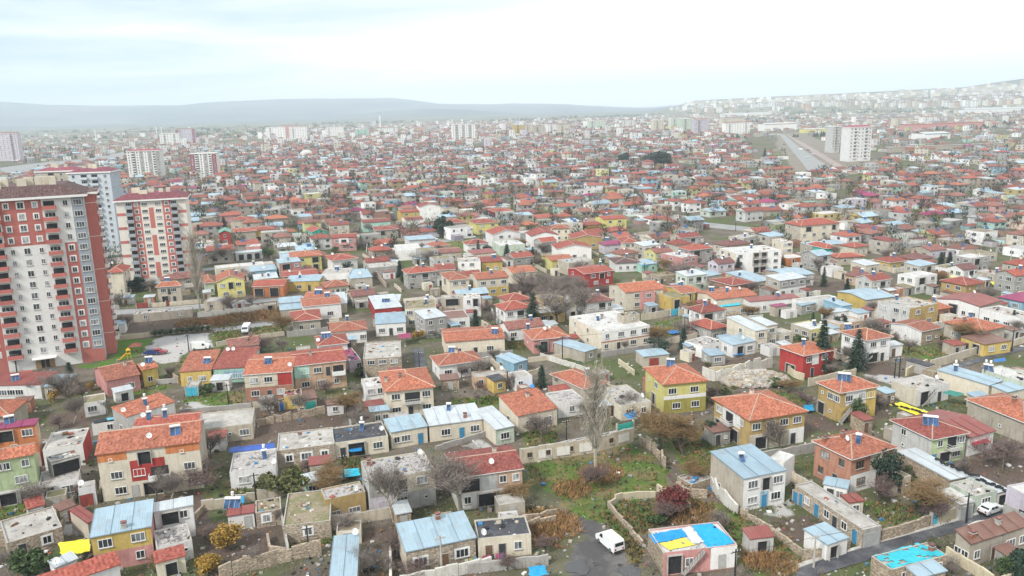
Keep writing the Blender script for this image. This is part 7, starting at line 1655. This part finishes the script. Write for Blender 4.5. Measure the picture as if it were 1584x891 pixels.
    b.build('roof', o); b = MB(); b.box(-.8, .8, -.3, .3, .7, .78, M_WOOD); b.box(-.1, .1, -.1, .1, 0, .7, M_WOOD); b.build('table', o)
    p = cpx('V', 1400, 622); person((p.x, p.y, 0), R(40), (.03, .03, .04), (.03, .03, .05), 'person in dark clothes walking on the right-hand path, left of two')
    p = cpx('V', 1432, 622); person((p.x, p.y, 0), R(30), (.05, .04, .05), (.02, .02, .03), 'person in dark clothes walking on the right-hand path, right of two')
    # vine pergola rails on the long grey-roofed house
    for l in ('149,218,195|white minaret at the far left', '243,212,192|left one of the twin minarets, far left', '251,212,193|right one of the twin minarets, far left', '589,203,172|tall far minaret left of centre', '788,190,181|small far minaret right of centre'):
        a, lb = l.split('|'); x, y0, y1 = map(float, a.split(',')); p = px(x, y0); h = height_at(p, 'I', x, y1); o = empty('minaret', p, 0, lb, 'minaret', 'far minarets'); r_ = h*.035; b = MB(); b.tube((0, 0, 0), (0, 0, h*.16), r_*1.7, r_*1.5, M_WHITE, 8); b.build('base', o); b = MB(); b.tube((0, 0, h*.16), (0, 0, h*.82), r_, r_*.8, M_WHITE, 10); b.build('shaft', o)
        b = MB(); b.tube((0, 0, h*.6), (0, 0, h*.64), r_*1.7, r_*1.7, M_WHITE, 10); b.build('gallery', o); b = MB(); b.tube((0, 0, h*.82), (0, 0, h), r_*.95, .1, M_STEEL, 10); b.build('spire', o)
    p = px(475, 243); o = empty('domed_hall', p, 0, 'low hall with a pale dome, left of the far centre', 'hall'); b = MB(); b.box(-11, 11, -9, 9, 0, 5, wallmat('white')); b.build('wall', o); b = MB(); pr = None
    for k in range(7):
        a = k/6*math.pi/2; ring = [(math.cos(t)*9*math.cos(a), math.sin(t)*9*math.cos(a), 5+6*math.sin(a)) for t in [2*math.pi*j/16 for j in range(16)]]
        if pr: 
            for j in range(16): b.face([pr[j], pr[(j+1) % 16], ring[(j+1) % 16], ring[j]], RC['L'])
        pr = ring
    b.build('dome', o, True); FOOT.append((p.x, p.y, 0, 12, 12, 6))
    for x0, x1, y, yt, c, d, lb in ((1183, 1236, 203, 192, 'white', 30, 'white hall with red roof edge beyond the highway'), (1245, 1283, 206, 200, 'lemon', 20, 'low pale yellow hall left of the unfinished block'), (1430, 1482, 216, 207, 'white', 30, 'long white hall with turquoise stripe, right'), (1400, 1584, 201, 193, 'pink', 18, 'row hall with long red roof at the far right'), (1495, 1640, 176, 169, 'white', 60, 'large pale factory hall at the far right edge'), (1375, 1640, 236, 228, 'beige', 2, 'long beige perimeter wall building, right'), (1120, 1175, 181, 176, 'white', 40, 'white factory shed below the hillside')):
        A = px(x0, y); B = px(x1, y); W = (B-A).length; h = height_at((A+B)/2, 'I', (x0+x1)/2, yt); yaw = R(12) if lb[0] != 'x' else 0; o = empty('industrial_hall', A, yaw, lb, 'hall', 'halls beyond the houses'); b = MB(); wm = wallmat(c); b.box(0, W, 0, d, -1, h, wm); b.build('wall', o)
        b = MB(); rm = {'white': RC['L'], 'lemon': RC['L'], 'pink': RC['R'], 'beige': M_CONC}[c]; b.slope([(-.5, -.5, h+.01), (W+.5, -.5, h+.01), (W+.5, d/2, h+d*.06+.3), (-.5, d/2, h+d*.06+.3)], rm); b.slope([(W+.5, d+.5, h+.01), (-.5, d+.5, h+.01), (-.5, d/2, h+d*.06+.3), (W+.5, d/2, h+d*.06+.3)], rm); b.build('roof', o)
        if 'stripe' in lb or 'edge' in lb: b = MB(); b.box(-.1, W+.1, -.12, -.01, h-1.2, h-.1, RC['R'] if 'red' in lb else wallmat('turq')); b.build('fascia', o)
        FOOT.append((A.x+math.cos(yaw)*W/2, A.y+math.sin(yaw)*W/2+d/2, yaw, W/2, d/2, h))
def hit(p, f, m=.3):
    dx, dy = p.x-f[0], p.y-f[1]; ca, sa = math.cos(f[2]), math.sin(f[2]); return abs(ca*dx+sa*dy) < f[3]+m and abs(-sa*dx+ca*dy) < f[4]+m
ROADP = []; SOILP = [polyw(s) for s in POLY['pave']+['S 640,480 1300,425 1370,470 900,540']]
# ------------------------------------------------------------------ the rest of the town
def rel(px_, py_, hx, hy):
    """where p lies from h, as the viewer sees it"""
    rx, ry = px_-hx, py_-hy; L_ = math.hypot(hx, hy); fx, fy = hx/L_, hy/L_; fwd = rx*fx+ry*fy; sd = rx*fy-ry*fx
    if abs(fwd) > abs(sd)*1.2: return 'behind' if fwd > 0 else 'in front of'
    return 'right of' if sd > 0 else 'left of'
def uniq(mk, opts):
    for o in opts:
        l = mk(o)
        if l not in USED and len(l.split()) <= 16: USED.add(l); return l
    return None
TOWN = []
def make_sites():
    r = random.Random(4); excl = ROADP+[polyw(s) for k in POLY for s in POLY[k]]; cell = {}
    ya = R(18); ca, sa = math.cos(ya), math.sin(ya)
    xs = -4200
    out = []
    # lots along street rows (rows run along the common facade direction)
    for j in range(-65, 360):
        vv = 150+j*13.3+(j//3)*5.0
        k = 0
        x = -3200+r.uniform(0, 10)
        while x < 3600:
            wd = r.choice((r.uniform(7, 10), r.uniform(8, 13))) if vv < 620 else r.uniform(6.5, 11.5); gap = r.choice((1.2, 1.5, 2, 3, 4, 6, 9, 14)); cx = x+wd/2; x += wd+gap
            X = ca*cx-sa*vv+r.gauss(0, 1.2); Y = sa*cx+ca*vv+r.gauss(0, 1.6); d = math.hypot(X, Y)
            if Y < 195 or d > 4200 or abs(math.atan2(X, Y)) > .66: continue
            u = CX+FPX*X/Y
            dens = .97
            if d > 420: dens = .86
            if d > 700: dens = .78
            if d > 1500: dens = .66-(d-1500)/4200
            nz = float(wob(np.array(X), np.array(Y), .0062)); n2 = float(wob(np.array(Y), np.array(X), .018))
            if d > 500 and nz > .55: dens *= .25
            if n2 > .62: dens *= .35
            if X/Y > .28 and d > 700: dens *= .45
            if X/Y > .30 and 1000 < d < 1800: dens *= .4
            if X/Y < -.30 and d > 800: dens *= .5
            if X/Y < -.12 and d > 1900: dens *= .45
            if nz > .45 and d > 1400: dens *= .3
            if r.random() > dens: continue
            dp = r.uniform(7, 10); a = ya+r.gauss(0, .05)+(.12*math.sin(X*.004+Y*.003))
            out.append((d, X, Y, a, wd, dp))
    out.sort(); return out
def add_town():
    r = random.Random(8); rnd.seed(21); sites = make_sites(); excl = ROADP+[polyw(s) for k in POLY for s in POLY[k]]; nfix = len([h for h in HOUSES]); anchors = list(HOUSES)
    WCH = ['cream']*7+['beige']*12+['white']*8+['grey']*9+['tan']*3+['lgrey']*4+['lemon']*2+['pink', 'peach', 'yellow', 'palegreen', 'lgrey', 'brick', 'sky', 'mint', 'ochre', 'lilac', 'tan']
    RCH = ['hR']*8+['gR']*5+['hK']*6+['hO']*3+['gK']*4+['fG']*8+['fL']*4+['fE']*4+['sM']*3+['sW']*2+['gM', 'sr', 'hP', 'fJ']
    RN = dict(hR='red hip roof', gR='red gable roof', hK='brownish red hip roof', hO='orange hip roof', gK='brownish red gable roof', fG='grey flat roof', fL='pale flat roof', fE='earthy flat roof', sM='light blue metal roof', sW='white metal roof', gM='blue gable roof', sr='rusty lean-to roof', hP='crimson hip roof', fJ='cluttered flat roof')
    RISE = dict(f=0, s=.6, g=1.4, e=1.6, h=1.6); WN = dict(palegreen='pale green', lgrey='light grey', sky='blue', brick='brick', tan='tan stone')
    excl = [(P, min(p[0] for p in P), max(p[0] for p in P), min(p[1] for p in P), max(p[1] for p in P)) for P in excl]
    nind = 0; cap = 298-nfix; rest = []; grid = {}
    def near(X, Y):
        return [f for gx in range(int(X//40)-1, int(X//40)+2) for gy in range(int(Y//40)-1, int(Y//40)+2) for f in grid.get((gx, gy), ())]
    for f in FOOT:
        for gx in range(int((f[0]-f[3])//40), int((f[0]+f[3])//40)+1):
            for gy in range(int((f[1]-f[3])//40), int((f[1]+f[3])//40)+1): grid.setdefault((gx, gy), []).append(f)
    for d, X, Y, a, wd, dp in sites:
        fs = near(X, Y); hw, hd = wd/2, dp/2; bad = False
        if d < 330: hw *= .9; hd *= .85
        for f in fs:
            if math.hypot(f[0]-X, f[1]-Y) < math.hypot(hw, hd)+math.hypot(f[3], f[4]):
                FOOT_S = FOOT[:]; FOOT[:] = [f]; o = overlap(X, Y, a, hw, hd, .5); FOOT[:] = FOOT_S
                if o: bad = True; break
        if bad: continue
        if d < 2600 and any(inpoly(X+i_*hw*.8, Y+j_*hd*.8, P) for P, x0, x1, y0, y1 in excl if x0-8 < X < x1+8 and y0-8 < Y < y1+8 for i_, j_ in (((0, 0), (1, 1), (-1, -1), (1, -1), (-1, 1)) if d < 500 else ((0, 0),))): continue
        u, v, _ = proj((X, Y, 0))
        vis = -10 < u < 1594
        if not vis and d < 1200: continue
        st = r.choice((1, 1, 2, 2, 2)) if d < 600 else r.choice((1, 2, 2, 3)); wc = r.choice(WCH); rc = r.choice(RCH); st = r.choice((1, 1, 1, 2)) if r.random() < .55 else st
        if d > 1250 and r.random() < .035: st = r.choice((4, 5, 6)); wc = r.choice(('white', 'white', 'cream', 'lilac')); rc = r.choice(('fL', 'hK'))
        if r.random() < .12: wc = 'white'
        h = {1: 3.2, 2: 5.7, 3: 8.3}.get(st, st*2.9)
        if vis and nind < cap:
            nb = sorted(anchors, key=lambda q: (q[0]-X)**2+(q[1]-Y)**2)[:4]; wn = WN.get(wc, wc); sn = {1: 'one-storey', 2: 'two-storey', 3: 'three-storey'}[st]
            opts = [(q, rk) for rk in ('', 'second ', 'third ', 'fourth ', 'fifth ') for q in nb]
            sol = r.random() < .45; sol2 = r.random() < .3
            lab = uniq(lambda o: '%s%s %s house with %s %s the %s' % (o[1], wn, sn, RN[rc], rel(X, Y, o[0][0], o[0][1]), SHORT(o[0][2], 16-7-len(wn.split())-len(RN[rc].split())-len(o[1].split())-(2 if rel(X, Y, o[0][0], o[0][1]) in ('in front of', 'right of', 'left of') else 0)+1)), opts)
            if lab:
                nw = max(2, int(2*hw/3.4)); row = lambda: ' '.join('%.2f%s' % ((i+.5+r.uniform(-.08, .08))/nw, r.choice(('w', 'w', 'n', 'n', 's'))) for i in range(nw)); rows = [row() for _ in range(st)]
                rows[0] = '%.2fk1 ' % r.choice((.12, .5, .9))+rows[0]
                if st > 1 and r.random() < .5: rows[1] = '.2w .6B2.6 .9'
                if st > 1 and r.random() < .2: rows[1] = '.3o3 .8w'
                ca, sa = math.cos(a), math.sin(a); A = Vector((X-ca*hw+sa*hd, Y-sa*hw-ca*hd, 0)); ex = ('S%.2f,.35 ' % r.uniform(.3, .8) if sol else '')+('C%.2f,.5 ' % r.uniform(.3, .8) if r.random() < .4 else '')+('A%.2f,.25' % r.uniform(.1, .9) if sol2 else '')
                k = {'f': 'flat', 's': 'shed', 'g': 'gable', 'h': 'hip'}[rc[0]]
                house(A, a, 2*hw, 2*hd, h, (k, rc[1]), RISE[rc[0]], wc+('/'+r.choice(('white', 'grey', wc))+'/'+r.choice((wc, 'beige', wc)) if r.random() < .5 else ''), '/'.join(rows), '/'.join(['.3 .7w']*st), ex, lab, SHORT(lab, 10), 2 if d > 300 else 1)
                root_ = [o_ for o_ in (LAST[0],)][0]
                if r.random() < .55:
                    sx_ = r.choice((-1, 1)); ww_, wd_, wh_ = r.uniform(2.5, 4), r.uniform(3, 2*hd*.8), r.uniform(2.5, 3); m_ = MB(); x_ = 2*hw+.02 if sx_ > 0 else -ww_-.02; oy = r.uniform(-1.5, 1); m_.box(x_, x_+ww_, oy, oy+wd_, -.2, wh_, wallmat(r.choice((wc, 'beige', 'grey', 'white')))); m_.box(x_+ww_*.3, x_+ww_*.3+.9, oy-.03, oy+.02, 0, 2, M_DARK); m_.build('wing', root_)
                    m_ = MB(); m_.slope([(x_-.1, oy-.2, wh_+.05), (x_+ww_+.1, oy-.2, wh_+.05), (x_+ww_+.1, oy+wd_+.2, wh_+.4), (x_-.1, oy+wd_+.2, wh_+.4)], RC[r.choice('MWrbGGES')]); m_.build('wing_roof', root_)
                nind += 1; TOWN.append((X, Y, hw, hd, a)); f = FOOT[-1]
                grid.setdefault((int(X//40), int(Y//40)), []).append(f); continue
        rest.append((d, X, Y, a, hw, hd, h, wc, rc)); grid.setdefault((int(X//40), int(Y//40)), []).append((X, Y, a, hw, hd, h))
    if DEBUG: print('individual', nind, 'fixed', nfix, 'rest', len(rest), 'last d', max(math.hypot(q[0], q[1]) for q in TOWN))
    # ONE mesh for all the remaining, ever smaller houses
    V_, F_, Cc, Mi = [], [], [], []
    RCOL = dict(O=(.36, .13, .075), R=(.31, .095, .068), K=(.25, .11, .085), M=(.33, .44, .51), W=(.5, .54, .56), P=(.27, .04, .11), r=(.26, .07, .06), G=(.36, .34, .31), L=(.52, .51, .49), E=(.28, .23, .17), J=(.33, .31, .29))
    def face(pts, c, m): i = len(V_); V_.extend(pts); F_.append(tuple(range(i, i+len(pts)))); Cc.extend([(*c, 1)]*len(pts)); Mi.append(m)
    for d, X, Y, a, hw, hd, h, wc, rc in rest:
        ca, sa = math.cos(a), math.sin(a); z0 = tz(X, Y)-.5 if d > 3000 else -.2; P = lambda x, y, z: (X+ca*x-sa*y, Y+sa*x+ca*y, z0+z)
        g_ = sum(WC[wc])/3; kq = r.uniform(.68, 1.02); w_ = tuple((x*.78+g_*.22)*kq*(1.1 if wc == 'white' else 1) for x in WC[wc]); k = r.uniform(.75, 1.15); rcl = tuple(x*k for x in RCOL[rc[1]]); q = [(-hw, -hd), (hw, -hd), (hw, hd), (-hw, hd)]
        for i in range(4): j = (i+1) % 4; face([P(*q[i], 0), P(*q[j], 0), P(*q[j], h+.3), P(*q[i], h+.3)], w_, 0)
        if rc[0] in 'hg':
            o = .5; e = [(-hw-o, -hd-o), (hw+o, -hd-o), (hw+o, hd+o), (-hw-o, hd+o)]; kk = min(hw, hd) if rc[0] == 'h' else -.5; zr = h+.2+1.7
            rl, rr_ = (-(hw-kk)-(.0), 0), ((hw-kk), 0)
            face([P(*e[0], h+.2), P(*e[1], h+.2), P(*rr_, zr), P(*rl, zr)], rcl, 1); face([P(*e[2], h+.2), P(*e[3], h+.2), P(*rl, zr), P(*rr_, zr)], rcl, 1)
            face([P(*e[1], h+.2), P(*e[2], h+.2), P(*rr_, zr)], rcl if rc[0] == 'h' else w_, 1 if rc[0] == 'h' else 0); face([P(*e[3], h+.2), P(*e[0], h+.2), P(*rl, zr)], rcl if rc[0] == 'h' else w_, 1 if rc[0] == 'h' else 0)
        else: face([P(*p, h+.2 if rc[0] == 'f' else h+.3+(.6 if p[1] > 0 else 0)) for p in q], rcl, 1)
        if r.random() < (.85 if d < 1200 else .3):
            for _a in range(r.choice((1, 1, 2))):
                aw, ad_, ah = r.uniform(2, 5), r.uniform(1.6, 3.4), r.uniform(2.3, 3.0); ox, oy = r.choice(((hw+aw+.1, r.uniform(-hd, hd)), (-hw-aw-.1, r.uniform(-hd, hd)), (r.uniform(-hw, hw), -hd-ad_-.1), (r.uniform(-hw, hw), hd+ad_+.1)))
                qa = [(ox-aw, oy-ad_), (ox+aw, oy-ad_), (ox+aw, oy+ad_), (ox-aw, oy+ad_)]; wa = tuple(x*r.uniform(.6, .95) for x in WC[r.choice(('beige', 'cream', 'grey', 'tan', 'white', 'brick'))]); ra = tuple(x*r.uniform(.7, 1) for x in r.choice(((.36, .34, .31), (.33, .44, .51), (.26, .11, .08), (.28, .23, .17), (.5, .5, .5), (.12, .12, .12), (.30, .14, .10))))
                for i in range(4): j = (i+1) % 4; face([P(*qa[i], 0), P(*qa[j], 0), P(*qa[j], ah), P(*qa[i], ah)], wa, 0)
                face([P(*p, ah+(.35 if p[1] > oy else 0)) for p in qa], ra, 1)
                if r.random() < .5: face([P(ox-.5, oy-ad_-.04, .1), P(ox+.5, oy-ad_-.04, .1), P(ox+.5, oy-ad_-.04, 2), P(ox-.5, oy-ad_-.04, 2)], (.05, .05, .05), 0)
        if d < 2000:
            nw = max(2, int(hw/2)); st = max(1, round(h/2.9))
            for s in range(st):
                for i in range(nw):
                    if r.random() < .2: continue
                    x = -hw+(i+.5)*2*hw/nw+r.uniform(-.4, .4); ww = r.choice((.5, .7, 1.0)); zz = s*2.8+1.2; face([P(x-ww, -hd-.04, zz), P(x+ww, -hd-.04, zz), P(x+ww, -hd-.04, zz+1.2), P(x-ww, -hd-.04, zz+1.2)], (.06, .065, .07), 0)
                sx_ = -hw-.04 if X > 0 else hw+.04
                face([P(sx_, -.8, s*2.8+1.2), P(sx_, .8, s*2.8+1.2), P(sx_, .8, s*2.8+2.4), P(sx_, -.8, s*2.8+2.4)], (.08, .085, .09), 0)
            if r.random() < .3 and d < 1300: x = r.uniform(-hw*.6, hw*.6); face([P(x-1, -hd*.5, h+1), P(x+1, -hd*.5, h+1), P(x+1, -hd*.5+1.3, h+2.3), P(x-1, -hd*.5+1.3, h+2.3)], (.04, .10, .22), 0)
    me = bpy.data.meshes.new('distant_houses'); me.from_pydata(V_, [], F_); ca_ = me.color_attributes.new('paint', 'FLOAT_COLOR', 'POINT'); ca_.data.foreach_set('color', np.array(Cc, np.float32).ravel()); me.polygons.foreach_set('material_index', Mi)
    for nm in ('distant_plaster', 'distant_roofing'):
        m, t, N, L, b = nodes(nm); at = N.new('ShaderNodeAttribute'); at.attribute_name = 'paint'; n = noise(N, L, geo(N), .6, 6, .7); L.new(mixc(N, L, 1.0, at.outputs['Color'], ramp(N, L, n.outputs[0], .3, .7, (.68, .67, .66, 1), (1.12, 1.12, 1.12, 1)).outputs[0], 'MULTIPLY'), b.inputs['Base Color']); b.inputs['Roughness'].default_value = .9; me.materials.append(m)
    me.update(); o = bpy.data.objects.new('distant_houses', me); COL.objects.link(o); o['kind'] = 'stuff'
    excl = [e[0] for e in excl]
    # ---- outbuildings beside the houses
    rs = random.Random(55); ns_ = 0; base = sorted(HOUSES, key=lambda q: math.hypot(q[0], q[1]))
    for X, Y, sh, rad, w_, d_, yw, hh in base:
        if ns_ >= 190 or rs.random() > .9 or hh < 3: continue
        for _t in range(6):
            sw, sd_ = rs.uniform(2.2, 4.5), rs.uniform(2, 3.6); side = rs.choice((0, 1, 2, 3)); g = rs.uniform(.8, 3.5); ca, sa = math.cos(yw), math.sin(yw)
            lx, ly = {0: (rs.uniform(-.5, .5)*w_, d_/2+g+sd_/2), 1: (w_/2+g+sw/2, rs.uniform(-.4, .4)*d_), 2: (-w_/2-g-sw/2, rs.uniform(-.4, .4)*d_), 3: (rs.uniform(-.4, .4)*w_, -d_/2-g-sd_/2)}[side]
            cx_, cy_ = X+ca*lx-sa*ly, Y+sa*lx+ca*ly
            if overlap(cx_, cy_, yw, sw/2, sd_/2, .4): continue
            if any(inpoly(cx_+i_*3.2, cy_+j_*3.2, P) for i_ in (-1, 0, 1) for j_ in (-1, 0, 1) for P in ROADP+excl[len(ROADP):len(ROADP)+3]): continue
            u_, v_, _z = proj((cx_, cy_, 0))
            if not (5 < u_ < 1580 and v_ < 885): continue
            if u_ > 800 and u_ < 1010 and v_ > 690: continue
            rc = rs.choice(('sM', 'sW', 'sr', 'sb', 'sS', 'fG', 'fE', 'sR', 'fJ')); wc = rs.choice(('beige', 'cream', 'grey', 'white', 'tan', 'brick', 'lgrey'))
            dr = {'sM': 'blue sheet', 'sW': 'white sheet', 'sr': 'dark red sheet', 'sb': 'rusty sheet', 'sS': 'grey sheet', 'fG': 'grey flat', 'fE': 'earthy flat', 'sR': 'red tiled', 'fJ': 'littered flat'}[rc]
            rl = rel(cx_, cy_, X, Y); lb = uniq(lambda o: 'small shed with %s roof %s the %s' % (dr, rl, SHORT(sh, 16-5-len(dr.split())-len(rl.split()))), [0])
            if not lb: break
            house(Vector((cx_-ca*sw/2+sa*sd_/2, cy_-sa*sw/2-ca*sd_/2, 0)), yw, sw, sd_, rs.uniform(2.2, 2.8), ({'f': 'flat', 's': 'shed'}[rc[0]], rc[1]), .3, wc, rs.choice(('.3k1 .75s', '.5h', '.3d1', '.5o1.5', '.7v1 .3s')), '-', '', lb, SHORT(lb, 9), 1, 'shed', 'shed', 'sheds beside the houses'); HOUSES.pop(); ns_ += 1; break
    # ---- bare trees, walls between the houses
    rr = random.Random(31); pos = ('behind', 'left of', 'right of', 'in front of'); ntree = 0; capt = 290-NT[0]; tr = []
    allh = sorted(HOUSES, key=lambda q: math.hypot(q[0], q[1])); fcell = {}
    for f in FOOT: fcell.setdefault((int(f[0]//30), int(f[1]//30)), []).append(f)
    def blocked(p, m=.5):
        return any(hit(p, f, m) for gx in range(int(p.x//30)-1, int(p.x//30)+2) for gy in range(int(p.y//30)-1, int(p.y//30)+2) for f in fcell.get((gx, gy), ()))
    for rnd_ in range(2):
        for X, Y, sh, rad, w_, d_, yw, hh in allh:
            if ntree >= capt: break
            if rr.random() > .72: continue
            ang = rr.uniform(0, 6.28); q = Vector((X+math.cos(ang)*(rad+rr.uniform(1, 3.5)), Y+math.sin(ang)*(rad+rr.uniform(1, 3.5)), 0)); u, v, dz = proj(q)
            if not (0 < u < 1584 and v < 890) or blocked(q) or any(inpoly(q.x, q.y, P) for P in ROADP) or min([99]+[math.hypot(q.x-a_, q.y-b_) for a_, b_ in TREES]) < 4: continue
            kd = rr.choice(('bare', 'bare', 'red', 'red', 'pale', 'brown', 'bush', 'slim', 'pine') if q.length > 200 else ('bare', 'red', 'red', 'brown', 'bush', 'pale'))
            nm = dict(bare='grey bare tree', red='dark purplish bare tree', pale='pale bare tree', brown='brown bare tree', bush='green shrub', slim='slim dark conifer', pine='small green tree')[kd]
            lb = uniq(lambda o: '%s %s the %s' % (nm, rel(q.x, q.y, X, Y), SHORT(sh, 16-len(nm.split())-1-len(rel(q.x, q.y, X, Y).split()))), [0])
            if not lb: continue
            h_ = {'bush': 1.8, 'red': 3.8, 'slim': 6.5, 'pine': 4.5}.get(kd, 5.5)*rr.uniform(.7, 1.25); tree(kd, q, h_, lb, rr.uniform(1, 1.6)); ntree += 1
    # yard walls of the nearer houses
    nw = 0
    for X, Y, sh, rad, w_, d_, yw, hh in allh:
        D0 = math.hypot(X, Y)
        if rr.random() > .85 or D0 > 420 or nw > 220: continue
        ca, sa = math.cos(yw), math.sin(yw); side = rr.choice((0, 0, 1, 2)); g = rr.uniform(2.5, 5)
        loc = {0: [(-w_/2-g*.6, -d_/2-g), (w_/2+g*.6, -d_/2-g)], 1: [(w_/2+g, -d_/2-g), (w_/2+g, d_/2)], 2: [(-w_/2-g, -d_/2-g), (-w_/2-g, d_/2)]}[side]
        pts = [Vector((X+ca*x-sa*y, Y+sa*x+ca*y, 0)) for x, y in loc]; mid = (pts[0]+pts[1])/2
        if any(blocked(pts[0].lerp(pts[1], t), .2) for t in (0, .25, .5, .75, 1)) or any(inpoly(pts[0].lerp(pts[1], t).x, pts[0].lerp(pts[1], t).y, P) for t in (0, .5, 1) for P in excl): continue
        mk = rr.choice('sccgyw'); rl = rel(mid.x, mid.y, X, Y); lb = uniq(lambda o: '%s yard wall %s the %s' % ({'s': 'stone', 'c': 'cream', 'g': 'grey', 'y': 'sandy', 'w': 'whitewashed'}[mk], rl, SHORT(sh, 16-4-len(rl.split()))), [0])
        if lb: wallrun(pts, rr.uniform(1.1, 1.9), WM[mk], lb, rag=.1); nw += 1
    # ---- ONE mesh for the far-off bare trees
    Ct, Cf, Cm, b = [], [], [], MB(); mats = [bark((.10, .08, .07), 'grey_twigs'), bark((.095, .065, .06), 'purple_twigs'), M_OLIVE, M_FIR, bark((.19, .13, .075), 'ochre_twigs')]
    vt, ft, fm = [], [], []
    for d, X, Y, a, hw, hd, h, wc, rc in rest:
        if d > 3200: continue
        for _ in range(rr.choice((2, 3, 4, 4)) if d < 800 else rr.choice((1, 2, 3)) if d < 1500 else rr.choice((0, 1, 1))):
            ang = rr.uniform(0, 6.28); x = X+math.cos(ang)*(hw+2.5); y = Y+math.sin(ang)*(hd+2.5)
            if any(inpoly(x, y, P) for P in ROADP) : continue
            H_ = rr.uniform(3.5, 8.5); kd = rr.choice((0, 0, 0, 1, 1, 4, 2, 3, 3)) if rr.random() < .8 else 0; n = 80 if d < 700 else 34 if d < 1500 else 9; wsz = .10 if d < 700 else .26 if d < 1500 else .8
            if kd in (2, 3): wsz *= 2.2
            for _k in range(n):
                u_ = rr.uniform(0, 6.28); q = rr.random()**.6; zz = H_*rr.uniform(.18, 1); rd = H_*.42*math.sin(min(1, zz/H_)*2.6)*q+.05; bx, by = x+math.cos(u_)*rd, y+math.sin(u_)*rd; ln = H_*rr.uniform(.12, .3)
                ex, ey, ez = bx+math.cos(u_)*ln*.6, by+math.sin(u_)*ln*.6, zz+ln*.8; px_, py_ = -math.sin(u_)*wsz, math.cos(u_)*wsz
                i = len(vt); vt += [(bx-px_, by-py_, zz), (bx+px_, by+py_, zz), (ex, ey, ez)]; ft.append((i, i+1, i+2)); fm.append(kd)
    # belts of trees in the fields
    for _ in range(2600):
        az_ = rr.uniform(-.64, .64); d = rr.uniform(1500, 5200); X, Y = d*math.sin(az_), d*math.cos(az_)
        if float(wob(np.array(X), np.array(Y), .0045)) < .15: continue
        H_ = rr.uniform(6, 14); W_ = rr.uniform(5, 16); z = tz(X, Y)
        for _k in range(7):
            x = X+rr.uniform(-W_, W_); y = Y+rr.uniform(-5, 5); s_ = rr.uniform(1.5, 4); i = len(vt); vt += [(x-s_, y, z), (x+s_, y+rr.uniform(-2, 2), z), (x+rr.uniform(-1, 1), y, z+H_*rr.uniform(.5, 1))]; ft.append((i, i+1, i+2)); fm.append(rr.choice((0, 3, 2, 3)))
    me = bpy.data.meshes.new('distant_trees'); me.from_pydata(vt, [], ft); me.polygons.foreach_set('material_index', fm)
    for m in mats: me.materials.append(m)
    me.update(); o = bpy.data.objects.new('distant_trees', me); COL.objects.link(o); o['kind'] = 'stuff'
    if DEBUG: print('trees', NT[0], 'walls', nw, 'far tris', len(ft), 'far faces', len(F_))
def add_hillside():
    r = random.Random(77); prot = []
    for c, st in (('white', 9), ('cream', 8), ('white', 7), ('beige', 8), ('peach', 6)):
        w, d, h = 24, 16, st*3; b = MB(); wm = wallmat(c); b.box(-w/2, w/2, 0, d, -12, h, wm); bm = b.mesh('wall'); g = MB()
        for i in range(st): g.box(-w*.40, -w*.12, -.1, -.01, i*3+1, i*3+2.3, PANES[3]); g.box(w*.12, w*.40, -.1, -.01, i*3+1, i*3+2.3, PANES[3])
        rf = MB(); rf.box(-w/2-.5, w/2+.5, -.5, d+.5, h+.01, h+1.2, RC['K']); prot.append((bm, g.mesh('window_band'), rf.mesh('roof')))
    cand = []
    for _ in range(1500):
        u = 1035+560*r.random()**.8; d = r.uniform(4000, 6500)
        az_ = math.atan((u-792)/1232); X, Y = d*math.sin(az_), d*math.cos(az_); z = tz(X, Y)
        if z < 12+8*r.random() or d > 5900: continue
        if float(wob(np.array(X), np.array(Y), .006)) > .3: continue
        cand.append((d, X, Y, z))
    cand.sort(); b = MB()
    for i, (d, X, Y, z) in enumerate(cand[:720]):
        if i < 240:
            bm, g, rf = prot[i*7 % 5]; o = empty('hillside_block', (X, Y, z), R(12)+r.gauss(0, .2), 'pale apartment block in the dense quarter on the right hillside', 'apartment block', 'pale blocks on the hillside'); inst('wall', bm, o); inst('window_band', g, o)['kind'] = 'stuff'; inst('roof', rf, o)
        else:
            h = r.choice((12, 15, 18, 24)); w = r.uniform(16, 30); T = Matrix.Translation((X, Y, z)); b.box(-w/2, w/2, 0, 14, -12, h, wallmat(r.choice(('white', 'beige', 'cream', 'beige', 'lgrey'))), T)
    o = b.build('hillside_blocks'); o['kind'] = 'stuff'
def add_haze():
    m = bpy.data.materials.new('haze_air'); m.use_nodes = True; t = m.node_tree; t.nodes.clear(); out = t.nodes.new('ShaderNodeOutputMaterial'); v = t.nodes.new('ShaderNodeVolumePrincipled')
    v.inputs['Color'].default_value = (.80, .915, 1, 1); v.inputs['Density'].default_value = HAZE; v.inputs['Anisotropy'].default_value = 0; t.links.new(v.outputs[0], out.inputs['Volume'])
    b = MB(); b.box(-13600, 13600, -13600, 13600, -30, 430, m); o = b.build('haze'); o['kind'] = 'stuff'; o.visible_shadow = True
HAZE = 1.35e-4
# ------------------------------------------------------------------ build
add_ground()
add_roads()
for o in list(COL.objects):
    if o.name.split('.')[0] in ('road', 'pavement'): ROADP.append([(v.co.x, v.co.y) for v in o.data.vertices][:len(o.data.polygons[0].vertices)])
for l in HOUSE_DATA.strip().split('\n'): house_line(l)
add_towers(); add_blocks(); add_walls(); add_trees(); add_cars(); add_poles(); add_misc(); add_town(); add_hillside(); add_haze()
